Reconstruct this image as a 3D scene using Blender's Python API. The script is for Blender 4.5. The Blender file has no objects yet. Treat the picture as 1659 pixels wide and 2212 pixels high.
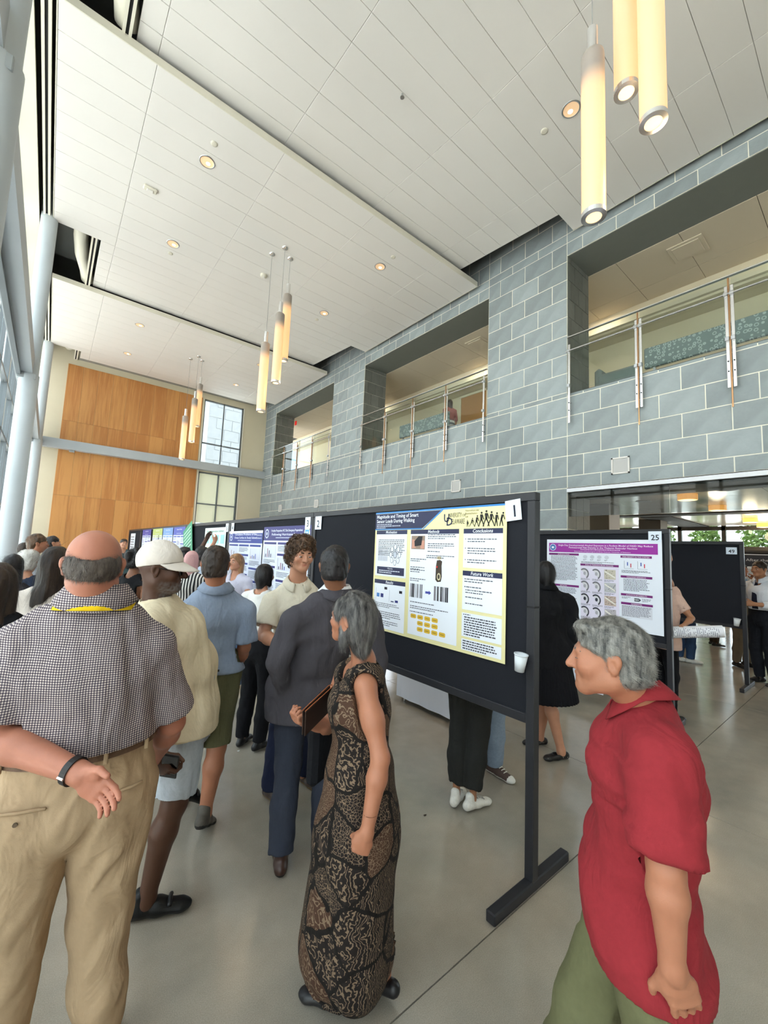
import bpy, bmesh, math, random
import numpy as np
from mathutils import Vector, Matrix

# ------------------------------------------------------------------ camera
F_PX, CX, CY = 886.7, 829.5, 1106.0            # focal length and centre in pixels of the 1659 x 2212 frame
YAW, PITCH, ROLL = [math.radians(a) for a in (39.093, 5.536, 2.428)]
EYE = np.array([0.0, 0.0, 1.75])
FWD = np.array([math.sin(YAW)*math.cos(PITCH), math.cos(YAW)*math.cos(PITCH), math.sin(PITCH)])
_r = np.array([math.cos(YAW), -math.sin(YAW), 0.0])
_u = np.cross(_r, FWD)
RGT = math.cos(ROLL)*_r + math.sin(ROLL)*_u
UPV = -math.sin(ROLL)*_r + math.cos(ROLL)*_u
sc = bpy.context.scene
cam_d = bpy.data.cameras.new('camera')
cam_d.sensor_fit = 'HORIZONTAL'; cam_d.sensor_width = 36.0
cam_d.lens = F_PX*36.0/1659.0
cam_d.clip_start = 0.05; cam_d.clip_end = 300
cam = bpy.data.objects.new('camera', cam_d)
sc.collection.objects.link(cam)
cam.matrix_world = Matrix(((RGT[0], UPV[0], -FWD[0], EYE[0]), (RGT[1], UPV[1], -FWD[1], EYE[1]), (RGT[2], UPV[2], -FWD[2], EYE[2]), (0, 0, 0, 1)))
sc.camera = cam

# ------------------------------------------------------------------ world: a bright overcast sky
W = bpy.data.worlds.new('overcast_sky'); sc.world = W; W.use_nodes = True
_bg = W.node_tree.nodes['Background']
_bg.inputs['Color'].default_value = (0.82, 0.91, 1.0, 1)
_bg.inputs['Strength'].default_value = 4.0
sc.view_settings.view_transform = 'Standard'; sc.view_settings.look = 'None'
sc.view_settings.gamma = 1.0; sc.view_settings.use_curve_mapping = False
sc.view_settings.exposure = 0.10
sc.cycles.use_denoising = True
sc.cycles.use_adaptive_sampling = True; sc.cycles.adaptive_threshold = 0.05
sc.cycles.max_bounces = 7; sc.cycles.diffuse_bounces = 4; sc.cycles.glossy_bounces = 4
sc.cycles.transparent_max_bounces = 12; sc.cycles.transmission_bounces = 4
sc.cycles.sample_clamp_indirect = 6.0
sc.cycles.caustics_reflective = False; sc.cycles.caustics_refractive = False

def lamp(name, kind, loc, energy, color=(1, 1, 1), size=0.1, rot=(0, 0, 0), size_y=None, portal=False):
    d = bpy.data.lights.new(name, kind); d.energy = energy; d.color = color
    if kind == 'AREA':
        d.size = size
        if size_y: d.shape = 'RECTANGLE'; d.size_y = size_y
        if portal: d.cycles.is_portal = True
    else:
        d.shadow_soft_size = size
    o = bpy.data.objects.new(name, d); sc.collection.objects.link(o); o.location = loc; o.rotation_euler = rot
    return o
_sun = lamp('sun', 'SUN', (0, 40, 40), 34.0, (1.0, .975, .95), 0.01)
_sun.data.angle = math.radians(.6); _sun.rotation_euler = Vector((.25, .60, .76)).to_track_quat('Z', 'Y').to_euler()
# daylight enters through the glass curtain wall on the left, the end window and the lobby glazing: sampling portals in those openings
lamp('curtain_wall_portal', 'AREA', (-1.12, 5.5, 3.9), 1, size=7.6, size_y=23.0, rot=(0, math.radians(-90), 0), portal=True)
lamp('lobby_glass_portal', 'AREA', (16.2, 3.0, 1.5), 1, size=2.9, size_y=11.0, rot=(0, math.radians(90), 0), portal=True)

# ------------------------------------------------------------------ helpers
random.seed(7); RNG = np.random.default_rng(7)
COL = sc.collection
def at(px, py, depth):
    """world point seen at a pixel of the 1659 x 2212 frame, at a given distance along the viewing axis"""
    return EYE + depth*(RGT*(px-CX)/F_PX - UPV*(py-CY)/F_PX + FWD)
def lin(c):
    """sRGB 0-255 to linear"""
    out = []
    for v in c[:3]:
        v = v/255.0
        out.append(v/12.92 if v <= 0.04045 else ((v+0.055)/1.055)**2.4)
    return tuple(out)
MATS = {}
def nn(nt, t, **kw):
    n = nt.nodes.new(t)
    for k, v in kw.items():
        if k in n.inputs: n.inputs[k].default_value = v
        else: setattr(n, k, v)
    return n
def mat(name, rgb=(200, 200, 200), rough=0.6, metal=0.0, var=0.0, vscale=6.0, bump=0.0, bscale=60.0, spec=0.5, emit=None, estr=0.0, obvar=0.0, stretch=(1, 1, 1), coat=0.0, sheen=0.0, vdetail=4.0, linear=None):
    """principled material with optional noise colour variation, per-object variation and fine relief"""
    if name in MATS: return MATS[name]
    m = bpy.data.materials.new(name); m.use_nodes = True; MATS[name] = m
    nt = m.node_tree; b = nt.nodes['Principled BSDF']
    c = linear or lin(rgb)
    b.inputs['Base Color'].default_value = (*c, 1); b.inputs['Roughness'].default_value = rough; b.inputs['Metallic'].default_value = metal
    b.inputs['Specular IOR Level'].default_value = spec
    if coat: b.inputs['Coat Weight'].default_value = coat; b.inputs['Coat Roughness'].default_value = 0.08
    if sheen: b.inputs['Sheen Weight'].default_value = sheen
    if emit:
        b.inputs['Emission Color'].default_value = (*lin(emit), 1); b.inputs['Emission Strength'].default_value = estr
    if var or bump or obvar:
        tc = nn(nt, 'ShaderNodeTexCoord'); mp = nn(nt, 'ShaderNodeMapping'); mp.inputs['Scale'].default_value = stretch
        nt.links.new(tc.outputs['Object'], mp.inputs['Vector'])
    last = None
    if var:
        nz = nn(nt, 'ShaderNodeTexNoise', Scale=vscale, Detail=vdetail, Roughness=0.6); nt.links.new(mp.outputs[0], nz.inputs['Vector'])
        mr = nn(nt, 'ShaderNodeMapRange'); mr.inputs['From Min'].default_value = 0.25; mr.inputs['From Max'].default_value = 0.75
        mr.inputs['To Min'].default_value = 1-var; mr.inputs['To Max'].default_value = 1+var
        nt.links.new(nz.outputs['Fac'], mr.inputs['Value']); last = mr.outputs[0]
    if obvar:
        oi = nn(nt, 'ShaderNodeObjectInfo'); mr2 = nn(nt, 'ShaderNodeMapRange')
        mr2.inputs['To Min'].default_value = 1-obvar; mr2.inputs['To Max'].default_value = 1+obvar
        nt.links.new(oi.outputs['Random'], mr2.inputs['Value'])
        if last is None: last = mr2.outputs[0]
        else:
            mu = nn(nt, 'ShaderNodeMath', operation='MULTIPLY'); nt.links.new(last, mu.inputs[0]); nt.links.new(mr2.outputs[0], mu.inputs[1]); last = mu.outputs[0]
    if last is not None:
        vm = nn(nt, 'ShaderNodeVectorMath', operation='SCALE'); vm.inputs[0].default_value = c
        nt.links.new(last, vm.inputs['Scale']); nt.links.new(vm.outputs[0], b.inputs['Base Color'])
    if bump:
        bz = nn(nt, 'ShaderNodeTexNoise', Scale=bscale, Detail=5.0, Roughness=0.6); nt.links.new(mp.outputs[0], bz.inputs['Vector'])
        bp = nn(nt, 'ShaderNodeBump', Strength=bump, Distance=0.02); nt.links.new(bz.outputs['Fac'], bp.inputs['Height']); nt.links.new(bp.outputs[0], b.inputs['Normal'])
    return m
def glass_mat(name, tint=(0.93, 0.97, 0.95), refl=0.9, rough=0.0, ior=1.45):
    """clear sheet glass: lets light straight through and mirrors by the Fresnel law"""
    if name in MATS: return MATS[name]
    m = bpy.data.materials.new(name); m.use_nodes = True; MATS[name] = m; nt = m.node_tree; nt.nodes.clear()
    o = nn(nt, 'ShaderNodeOutputMaterial'); mx = nn(nt, 'ShaderNodeMixShader'); tr = nn(nt, 'ShaderNodeBsdfTransparent', Color=(*tint, 1)); gl = nn(nt, 'ShaderNodeBsdfGlossy', Roughness=rough, Color=(refl, refl, refl, 1)); fr = nn(nt, 'ShaderNodeFresnel', IOR=ior)
    ge = nn(nt, 'ShaderNodeNewGeometry'); inv = nn(nt, 'ShaderNodeMath', operation='SUBTRACT'); inv.inputs[0].default_value = 1.0; mu = nn(nt, 'ShaderNodeMath', operation='MULTIPLY')
    nt.links.new(ge.outputs['Backfacing'], inv.inputs[1]); nt.links.new(fr.outputs[0], mu.inputs[0]); nt.links.new(inv.outputs[0], mu.inputs[1])     # the far face of a sheet adds no second mirror
    nt.links.new(mu.outputs[0], mx.inputs[0]); nt.links.new(tr.outputs[0], mx.inputs[1]); nt.links.new(gl.outputs[0], mx.inputs[2]); nt.links.new(mx.outputs[0], o.inputs[0])
    return m

class MB:
    """collects shapes and links them as ONE mesh object"""
    def __init__(s): s.v = []; s.f = []; s.m = []
    def add(s, vs, fs, mi=0):
        o = len(s.v); s.v += [tuple(map(float, p)) for p in vs]; s.f += [tuple(i+o for i in f) for f in fs]; s.m += [mi]*len(fs)
    def box(s, lo, hi, mi=0, M=None, bev=0.0):
        x0, y0, z0 = lo; x1, y1, z1 = hi
        if bev > 0:
            b = bev; vs = []
            for (z, e, c) in ((z0, b, .4*b), (z0+b, 0, b), (z1-b, 0, b), (z1, b, .4*b)):
                X0, X1, Y0, Y1 = x0+e, x1-e, y0+e, y1-e
                vs += [(X0+c, Y0, z), (X1-c, Y0, z), (X1, Y0+c, z), (X1, Y1-c, z), (X1-c, Y1, z), (X0+c, Y1, z), (X0, Y1-c, z), (X0, Y0+c, z)]
            fs = [tuple(range(7, -1, -1)), tuple(range(24, 32))]
            for r in range(3):
                for i in range(8): fs.append((r*8+i, r*8+(i+1) % 8, r*8+8+(i+1) % 8, r*8+8+i))
        else:
            vs = [(x0, y0, z0), (x1, y0, z0), (x1, y1, z0), (x0, y1, z0), (x0, y0, z1), (x1, y0, z1), (x1, y1, z1), (x0, y1, z1)]
            fs = [(0, 3, 2, 1), (4, 5, 6, 7), (0, 1, 5, 4), (1, 2, 6, 5), (2, 3, 7, 6), (3, 0, 4, 7)]
        if M is not None: vs = [M @ Vector(v) for v in vs]
        s.add(vs, fs, mi); return s
    def cyl(s, p0, p1, r0, r1=None, n=16, mi=0, caps=True):
        r1 = r0 if r1 is None else r1
        p0 = Vector(p0); p1 = Vector(p1); w = (p1-p0).normalized()
        a = Vector((1, 0, 0)) if abs(w.x) < 0.9 else Vector((0, 1, 0)); u = w.cross(a).normalized(); v = w.cross(u)
        vs = []
        for p, r in ((p0, r0), (p1, r1)):
            for i in range(n):
                t = 2*math.pi*i/n; vs.append(p + u*(r*math.cos(t)) + v*(r*math.sin(t)))
        fs = [(i, (i+1) % n, n+(i+1) % n, n+i) for i in range(n)]
        if caps: fs += [tuple(range(n-1, -1, -1)), tuple(range(n, 2*n))]
        s.add(vs, fs, mi); return s
    def lathe(s, prof, n=24, mi=0, c=(0, 0, 0), close=False):
        """profile of (radius, z) turned about a vertical axis"""
        vs = []; k = len(prof)
        for r, z in prof:
            for i in range(n):
                t = 2*math.pi*i/n; vs.append((c[0]+r*math.cos(t), c[1]+r*math.sin(t), c[2]+z))
        fs = []
        for j in range(k-1):
            for i in range(n): fs.append((j*n+i, j*n+(i+1) % n, (j+1)*n+(i+1) % n, (j+1)*n+i))
        s.add(vs, fs, mi); return s
    def tube(s, pts, r, n=8, mi=0):
        pts = [Vector(p) for p in pts]; vs = []; k = len(pts); up = Vector((0, 0, 1)); pu = None
        for i, p in enumerate(pts):
            w = (pts[min(i+1, k-1)]-pts[max(i-1, 0)]).normalized()
            if pu is None:
                a = up if abs(w.z) < 0.9 else Vector((1, 0, 0)); u = w.cross(a).normalized()
            else: u = (pu - w*pu.dot(w)).normalized()
            pu = u; v = w.cross(u); rr = r[i] if isinstance(r, (list, tuple)) else r
            for j in range(n):
                t = 2*math.pi*j/n; vs.append(p+u*(rr*math.cos(t))+v*(rr*math.sin(t)))
        fs = [(i*n+j, i*n+(j+1) % n, (i+1)*n+(j+1) % n, (i+1)*n+j) for i in range(k-1) for j in range(n)]
        fs += [tuple(range(n-1, -1, -1)), tuple(range((k-1)*n, k*n))]
        s.add(vs, fs, mi); return s
    def mesh(s, name, mats, smooth=False):
        me = bpy.data.meshes.new(name); me.from_pydata(s.v, [], s.f)
        for m in (mats if isinstance(mats, (list, tuple)) else [mats]): me.materials.append(m)
        if any(s.m): me.polygons.foreach_set('material_index', s.m)
        if smooth: me.polygons.foreach_set('use_smooth', [True]*len(me.polygons))
        me.update(); return me
    def build(s, name, mats, parent=None, loc=(0, 0, 0), smooth=False):
        return link(name, s.mesh(name, mats, smooth), parent, loc)
def link(name, me, parent=None, loc=(0, 0, 0), rot=(0, 0, 0), scale=None):
    o = bpy.data.objects.new(name, me); COL.objects.link(o); o.location = loc; o.rotation_euler = rot
    if scale: o.scale = scale
    if parent: o.parent = parent
    return o
def tag(o, label=None, cat=None, group=None, kind=None):
    if label: o['label'] = label
    if cat: o['category'] = cat
    if group: o['group'] = group
    if kind: o['kind'] = kind
    return o
def thing(name, label, cat, loc=(0, 0, 0), rotz=0.0, group=None):
    o = bpy.data.objects.new(name, None); COL.objects.link(o); o.location = loc; o.rotation_euler = (0, 0, rotz)
    return tag(o, label, cat, group)
def struct(name, loc=(0, 0, 0), label=None):
    o = bpy.data.objects.new(name, None); COL.objects.link(o); o.location = loc
    return tag(o, label, None, None, 'structure')
def mesh_np(name, v, q, mats, smooth=True, mi=None):
    """mesh from numpy vertices and quads"""
    me = bpy.data.meshes.new(name)
    me.vertices.add(len(v)); me.vertices.foreach_set('co', np.ascontiguousarray(v, dtype=np.float32).ravel())
    me.loops.add(q.size); me.loops.foreach_set('vertex_index', np.ascontiguousarray(q, dtype=np.int32).ravel())
    me.polygons.add(len(q)); me.polygons.foreach_set('loop_start', np.arange(0, q.size, q.shape[1], dtype=np.int32))
    me.polygons.foreach_set('loop_total', np.full(len(q), q.shape[1], dtype=np.int32))
    for m in (mats if isinstance(mats, (list, tuple)) else [mats]): me.materials.append(m)
    if mi is not None: me.polygons.foreach_set('material_index', np.ascontiguousarray(mi, dtype=np.int32))
    if smooth: me.polygons.foreach_set('use_smooth', np.ones(len(q), dtype=bool))
    me.update(calc_edges=True); me.validate()
    return me
def cube_mesh(name, m, bev=0.0):
    return MB().box((-.5, -.5, -.5), (.5, .5, .5), bev=bev).mesh(name, m)
# ================================================================== the hall
XW, YE, YB, XG = 7.0, 17.13, -6.0, -1.05        # stone wall, end wall, back wall, glass line
m_grout = mat('pale_grout', (240, 237, 222), 0.9)
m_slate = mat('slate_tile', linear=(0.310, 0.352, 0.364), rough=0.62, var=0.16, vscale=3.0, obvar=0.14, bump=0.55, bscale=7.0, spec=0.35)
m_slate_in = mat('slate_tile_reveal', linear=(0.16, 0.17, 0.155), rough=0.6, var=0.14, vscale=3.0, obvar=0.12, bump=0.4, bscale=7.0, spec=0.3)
m_cream = mat('cream_plaster', (214, 204, 178), 0.85, var=0.03, vscale=1.5)
m_white = mat('white_ceiling_paint', (233, 229, 224), 0.5, obvar=0.01)
m_white2 = mat('warm_white_trim', (224, 219, 203), 0.5)
m_dark = mat('dark_void_paint', (84, 86, 84), 0.9)
m_soffit = mat('grey_painted_soffit', (112, 116, 110), 0.7, var=0.03)
m_steel_paint = mat('grey_painted_steel', (170, 176, 180), 0.45, var=0.03, vscale=3)
m_col = mat('pale_grey_column_paint', (196, 203, 208), 0.5, var=0.02)
m_alu = mat('brushed_aluminium', (196, 198, 200), 0.32, 1.0)
m_stain = mat('stainless_steel', (226, 224, 222), 0.26, 0.85)
m_black = mat('black_slot', (18, 18, 20), 0.8)
m_mull = mat('grey_mullion', (120, 126, 130), 0.4, 0.3)
g_clear = glass_mat('clear_window_glass', (0.94, 0.97, 0.96))
g_rail = glass_mat('green_tinted_rail_glass', (0.90, 0.945, 0.925), ior=1.5)
g_grey = glass_mat('grey_smoke_screen_glass', (0.55, 0.58, 0.58), ior=1.5)

# ---- floor: polished concrete slabs with narrow sawn joints
def concrete_mat():
    m = bpy.data.materials.new('polished_concrete'); m.use_nodes = True; nt = m.node_tree; b = nt.nodes['Principled BSDF']
    geo = nn(nt, 'ShaderNodeNewGeometry')
    n1 = nn(nt, 'ShaderNodeTexNoise', Scale=0.55, Detail=5.0, Roughness=0.6); n2 = nn(nt, 'ShaderNodeTexNoise', Scale=260.0, Detail=2.0); n3 = nn(nt, 'ShaderNodeTexNoise', Scale=2.6, Detail=6.0, Roughness=0.65)
    for n in (n1, n2, n3): nt.links.new(geo.outputs['Position'], n.inputs['Vector'])
    cr = nn(nt, 'ShaderNodeValToRGB'); e = cr.color_ramp.elements
    e[0].position = 0.36; e[0].color = (0.280, 0.262, 0.220, 1); e[1].position = 0.62; e[1].color = (0.390, 0.332, 0.265, 1)
    mid = cr.color_ramp.elements.new(0.49); mid.color = (0.340, 0.300, 0.246, 1)
    nt.links.new(n1.outputs['Fac'], cr.inputs[0])
    mr = nn(nt, 'ShaderNodeMapRange'); mr.inputs['From Min'].default_value = 0.2; mr.inputs['From Max'].default_value = 0.8; mr.inputs['To Min'].default_value = 0.78; mr.inputs['To Max'].default_value = 1.22
    nt.links.new(n2.outputs['Fac'], mr.inputs['Value'])
    mr3 = nn(nt, 'ShaderNodeMapRange'); mr3.inputs['From Min'].default_value = 0.25; mr3.inputs['From Max'].default_value = 0.75; mr3.inputs['To Min'].default_value = 0.86; mr3.inputs['To Max'].default_value = 1.14
    nt.links.new(n3.outputs['Fac'], mr3.inputs['Value'])
    mu = nn(nt, 'ShaderNodeMath', operation='MULTIPLY'); nt.links.new(mr.outputs[0], mu.inputs[0]); nt.links.new(mr3.outputs[0], mu.inputs[1])
    vm = nn(nt, 'ShaderNodeVectorMath', operation='SCALE'); nt.links.new(cr.outputs[0], vm.inputs[0]); nt.links.new(mu.outputs[0], vm.inputs['Scale']); nt.links.new(vm.outputs[0], b.inputs['Base Color'])
    rr = nn(nt, 'ShaderNodeMapRange'); rr.inputs['To Min'].default_value = 0.10; rr.inputs['To Max'].default_value = 0.24
    nt.links.new(n3.outputs['Fac'], rr.inputs['Value']); nt.links.new(rr.outputs[0], b.inputs['Roughness'])
    b.inputs['Specular IOR Level'].default_value = 0.62
    bp = nn(nt, 'ShaderNodeBump', Strength=0.010, Distance=0.05); nt.links.new(n3.outputs['Fac'], bp.inputs['Height']); nt.links.new(bp.outputs[0], b.inputs['Normal'])
    return m
m_conc = concrete_mat()
floor = struct('floor', (0, 0, 0), 'polished grey concrete floor with sawn joints')
MB().box((-1.3, -6.2, -0.30), (16.3, 17.4, -0.02)).build('sub_floor', mat('joint_filler', (48, 44, 40), 0.9), floor)
xs = [-1.3, 3.785, 6.94, 10.1, 13.2, 16.3]; ys = [-6.2, -5.04, -1.89, 1.26, 4.41, 7.56, 10.71, 13.86, 17.4]
for i in range(len(xs)-1):
    for j in range(len(ys)-1):
        if xs[i] > 6.9 and ys[j] > 10: continue
        MB().box((xs[i]+.003, ys[j]+.003, -0.06), (xs[i+1]-.003, ys[j+1]-.003, 0.0)).build('floor_slab', m_conc, floor)

# ---- ceiling: three white panelled clouds, each flat and then tilting up towards the next one
ceil = struct('ceiling', (0, 0, 7.7), 'white panelled ceiling in stepped clouds')
MB().box((-1.3, -6.2, 1.15), (9.0, 17.4, 1.35)).build('roof_deck', m_dark, ceil)
ROW, Z7 = 0.385, 0.0
def cloud(y0, yfold, yend, ystop=None, joined=False):
    jm = MB()
    xl, xr, xl2, xr2 = -0.47, 6.85, 0.27, 6.34
    joints = [0.51, 2.235, 3.96, 5.685]
    def zof(y): return 0.0 if y <= yfold else (y-yfold)/(yend-yfold)*0.17
    rows = []; y = y0
    while y < yfold-0.02: rows.append((y, min(y+ROW, yfold))); y += ROW
    y = yfold
    while y < yend-0.02: rows.append((y, min(y+ROW, yend))); y += ROW
    for (a, b) in rows:
        if ystop and a > ystop: continue
        slope = a >= yfold-1e-6; L, R_ = (xl2, xr2) if slope else (xl, xr)
        edges = [L] + [j for j in joints if L+0.05 < j < R_-0.05] + [R_]
        for u, v in zip(edges[:-1], edges[1:]):
            g = 0.002; za, zb = zof(a), zof(b)
            mb = jm if joined else MB(); A, B_, U, V = a+g, b-g, u+g, v-g
            e = 0.004
            mb.add([(U, A, za+.03), (V, A, za+.03), (V, B_, zb+.03), (U, B_, zb+.03), (U, A, za+e), (V, A, za+e), (V, B_, zb+e), (U, B_, zb+e), (U+e, A+e, za), (V-e, A+e, za), (V-e, B_-e, zb), (U+e, B_-e, zb)],
                   [(0, 1, 2, 3), (4, 0, 3, 7), (1, 5, 6, 2), (5, 1, 0, 4), (3, 2, 6, 7), (8, 11, 10, 9), (4, 8, 9, 5), (5, 9, 10, 6), (6, 10, 11, 7), (7, 11, 8, 4)])
            if not joined: mb.build('ceiling_panel', m_white, ceil)
    if joined: tag(jm.build('ceiling_panels', m_white, ceil), kind='stuff')
    # pale backing seen in the joints, fascia on the near edge, rims
    MB().box((xl+.01, y0+.01, 0.034), (xr-.01, yfold, 0.06)).build('cloud_backing', mat('joint_shadow_grey', (150, 147, 140), 0.9), ceil)
    mb = MB(); mb.add([(xl2, yfold, .035), (xr2, yfold, .035), (xr2, yend, .205), (xl2, yend, .205), (xl2, yfold, .06), (xr2, yfold, .06), (xr2, yend, .23), (xl2, yend, .23)], [(0, 1, 2, 3), (7, 6, 5, 4), (0, 4, 5, 1), (2, 6, 7, 3), (1, 5, 6, 2), (0, 3, 7, 4)])
    mb.build('cloud_backing', mat('joint_shadow_grey'), ceil)
    MB().box((xl, y0-.012, -.004), (xr, y0, 0.105)).build('fascia', m_white2, ceil)
    MB().box((xr, y0-.012, -.004), (xr+.012, yfold, 0.105)).build('edge_trim', m_white2, ceil)
    MB().box((xl-.012, y0-.012, -.004), (xl, yfold, 0.105)).build('edge_trim', m_white2, ceil)
    # linear air slots beside the cloud
    for (xa, y1, y2, z) in ((xl-.15, y0+.05, yfold-.08, 0.0), (xl2-.15, yfold+.15, yend-.05, 0.09)):
        r = MB()
        r.box((xa, y1, z), (xa+.032, y2, z+.06)); r.box((xa+.066, y1, z), (xa+.098, y2, z+.06)); r.box((xa, y1-.03, z), (xa+.098, y1, z+.06)); r.box((xa, y2, z), (xa+.098, y2+.03, z+.06))
        sl = r.build('air_slot_frame', m_white2, ceil)
        MB().box((xa+.032, y1, z+.02), (xa+.066, y2, z+.05)).build('air_slot', m_black, sl)
    # open notch at the column with a round white duct in it
    t = MB().tube([(-0.05, yfold+.05, .55), (-0.05, yfold+1.0, .52), (0.0, yfold+1.5, .42), (0.12, yfold+1.9, .30), (.16, yend-.05, .26)], .13, 16); t.build('duct', m_white2, ceil, smooth=True)
    MB().box((-0.62, yfold-.05, 0.62), (0.27, yend, 0.66)).build('notch_lid', m_dark, ceil)
cloud(-0.85, 3.34, 5.56); cloud(5.50, 9.66, 11.91); cloud(11.85, 16.0, 18.3, 16.7)
cloud(-7.15, -3.0, -0.8, joined=True)
MB().box((-1.3, YB, 0.0), (-0.68, YE, 0.06)).build('window_head_soffit', m_white2, ceil)

# ---- right wall: slate tiles on a grout bed, three balcony openings above, passages below
wall_r = struct('wall_right', (XW, 0, 0), 'grey slate tile wall with balcony openings')
TH = 0.83
OPEN = [(-1.04, 3.52), (5.27, 9.82), (11.57, 16.10)]
ZS, ZT, ZH = 4.72, 7.38, 3.0
def bed(y0, y1, z0, z1): MB().box((-0.005, y0, z0), (TH, y1, z1)).build('wall_core', m_grout, wall_r)
zones = [(-6.2, -2.8, 0), (-2.8, -1.04, 0), (-1.04, 3.52, 1), (3.52, 5.27, 0), (5.27, 9.82, 1), (9.82, 11.57, 0), (11.57, 16.10, 1), (16.10, YE, 0)]
for (a, b, o) in zones:
    if o: bed(a, b, ZH, ZS-.02); bed(a, b, ZT, 8.95)
    else: bed(a, b, 0, 8.95)
zl = [0.0, 0.10, 0.46, 0.82, 1.18, 1.55, 1.91, 2.28, 2.64, 3.0, 3.215, 3.58, 3.94, 4.30, 4.66, 4.75, 5.11, 5.47, 5.83, 6.19, 6.55, 6.91, 7.27, 7.63, 7.81, 8.17, 8.53, 8.9]
TL, HT = 0.583, 0.2915
tiles = []
for (a, b, o) in zones:
    w = b-a; n = max(1, round(w/TL)); tl = w/n
    for r in range(len(zl)-1):
        z0, z1 = zl[r], zl[r+1]
        if o and z1 <= ZH+1e-3: continue
        if o and z0 >= 4.74 and z1 <= ZT: continue
        if o and z0 < ZT < z1: z0 = ZT
        if o and z0 < 4.7 and z1 > 4.7: z1 = ZS
        if o and abs(z0-4.66) < 1e-3: z1 = ZS-.005
        cuts = [b-k*tl for k in range(n+1)] if r % 2 else [b]+[b-(k+.5)*tl for k in range(n)]+[a]
        for c1, c0 in zip(cuts[:-1], cuts[1:]):
            if c1-c0 > 0.02 and z1-z0 > 0.02: tiles.append((c0, c1, z0, z1))
def tile_share(t):
    y, z = (t[0]+t[1])/2, (t[2]+t[3])/2
    v = np.array([XW, y, z])-EYE; d = v@FWD
    if d < 0.3: return -1.0
    px, py = CX+F_PX*(v@RGT)/d, CY-F_PX*(v@UPV)/d
    hid = (px < 1165 and py > 1150) or px > 1700 or py > 1300
    return (-1.0 if hid else 1.0)*(t[1]-t[0])*(t[3]-t[2])/d**2*(XW/d)
tiles.sort(key=tile_share, reverse=True)
tmesh = {}
rest = MB()
for k, (c0, c1, z0, z1) in enumerate(tiles):
    g = 0.007; dy, dz = c1-c0-2*g, z1-z0-2*g
    pr = RNG.uniform(-.0015, .0015)
    if k < 300:
        key = (round(dy, 3), round(dz, 3))
        if key not in tmesh: tmesh[key] = MB().box((-.009, -dy/2, -dz/2), (.02, dy/2, dz/2), bev=.002).mesh('slate_tile', m_slate)
        link('slate_tile', tmesh[key], wall_r, (pr, (c0+c1)/2, (z0+z1)/2))
    else:
        rest.box((pr-.009, c0+g, z0+g), (pr+.02, c1-g, z1-g))
tag(rest.build('slate_tiles', m_slate, wall_r), kind='stuff')
# reveals: tiled jambs and painted soffits
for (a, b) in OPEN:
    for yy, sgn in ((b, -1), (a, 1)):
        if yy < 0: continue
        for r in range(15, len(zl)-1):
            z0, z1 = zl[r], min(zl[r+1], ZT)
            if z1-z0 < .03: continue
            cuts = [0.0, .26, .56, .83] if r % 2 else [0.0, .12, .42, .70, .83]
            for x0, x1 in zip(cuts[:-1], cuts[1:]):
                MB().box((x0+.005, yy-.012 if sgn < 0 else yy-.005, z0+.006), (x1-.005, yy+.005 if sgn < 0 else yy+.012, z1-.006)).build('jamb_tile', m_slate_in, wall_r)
    MB().box((.004, a, ZT-.012), (TH, b, ZT)).build('soffit', m_soffit, wall_r)
    MB().box((.0, a, ZS-.02), (TH, b, ZS)).build('sill', mat('dark_stone_sill', (92, 98, 98), 0.5), wall_r)
for (a, b) in OPEN:
    # aluminium channel and hanging smoke screen under the beam of each passage
    tr = MB().box((-.03, a, ZH-.075), (.03, b, ZH-.012)).build('passage_trim', mat('channel_reflection_white', (236, 238, 244), .35), wall_r)  # window reflection on the aluminium is painted in as near-white
    MB().box((-.02, a, ZH-.012), (.05, b, ZH)).build('shadow_gap', m_black, tr)
    MB().box((.05, a, ZH-.11), (TH, b, ZH)).build('passage_soffit', m_soffit, wall_r)
    n = 3; w = (b-a)/n
    for k in range(n):
        MB().box((.035, a+k*w+.004, ZH-.50), (.047, a+(k+1)*w-.004, ZH-.075)).build('smoke_screen_pane', g_grey, wall_r)
# dark pier side of the passage next to the first pier
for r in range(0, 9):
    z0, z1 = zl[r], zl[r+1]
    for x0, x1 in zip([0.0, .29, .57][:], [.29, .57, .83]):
        MB().box((x0+.005, 3.508, z0+.006), (x1-.005, 3.525, z1-.006)).build('jamb_tile', m_slate_in, wall_r)

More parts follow.
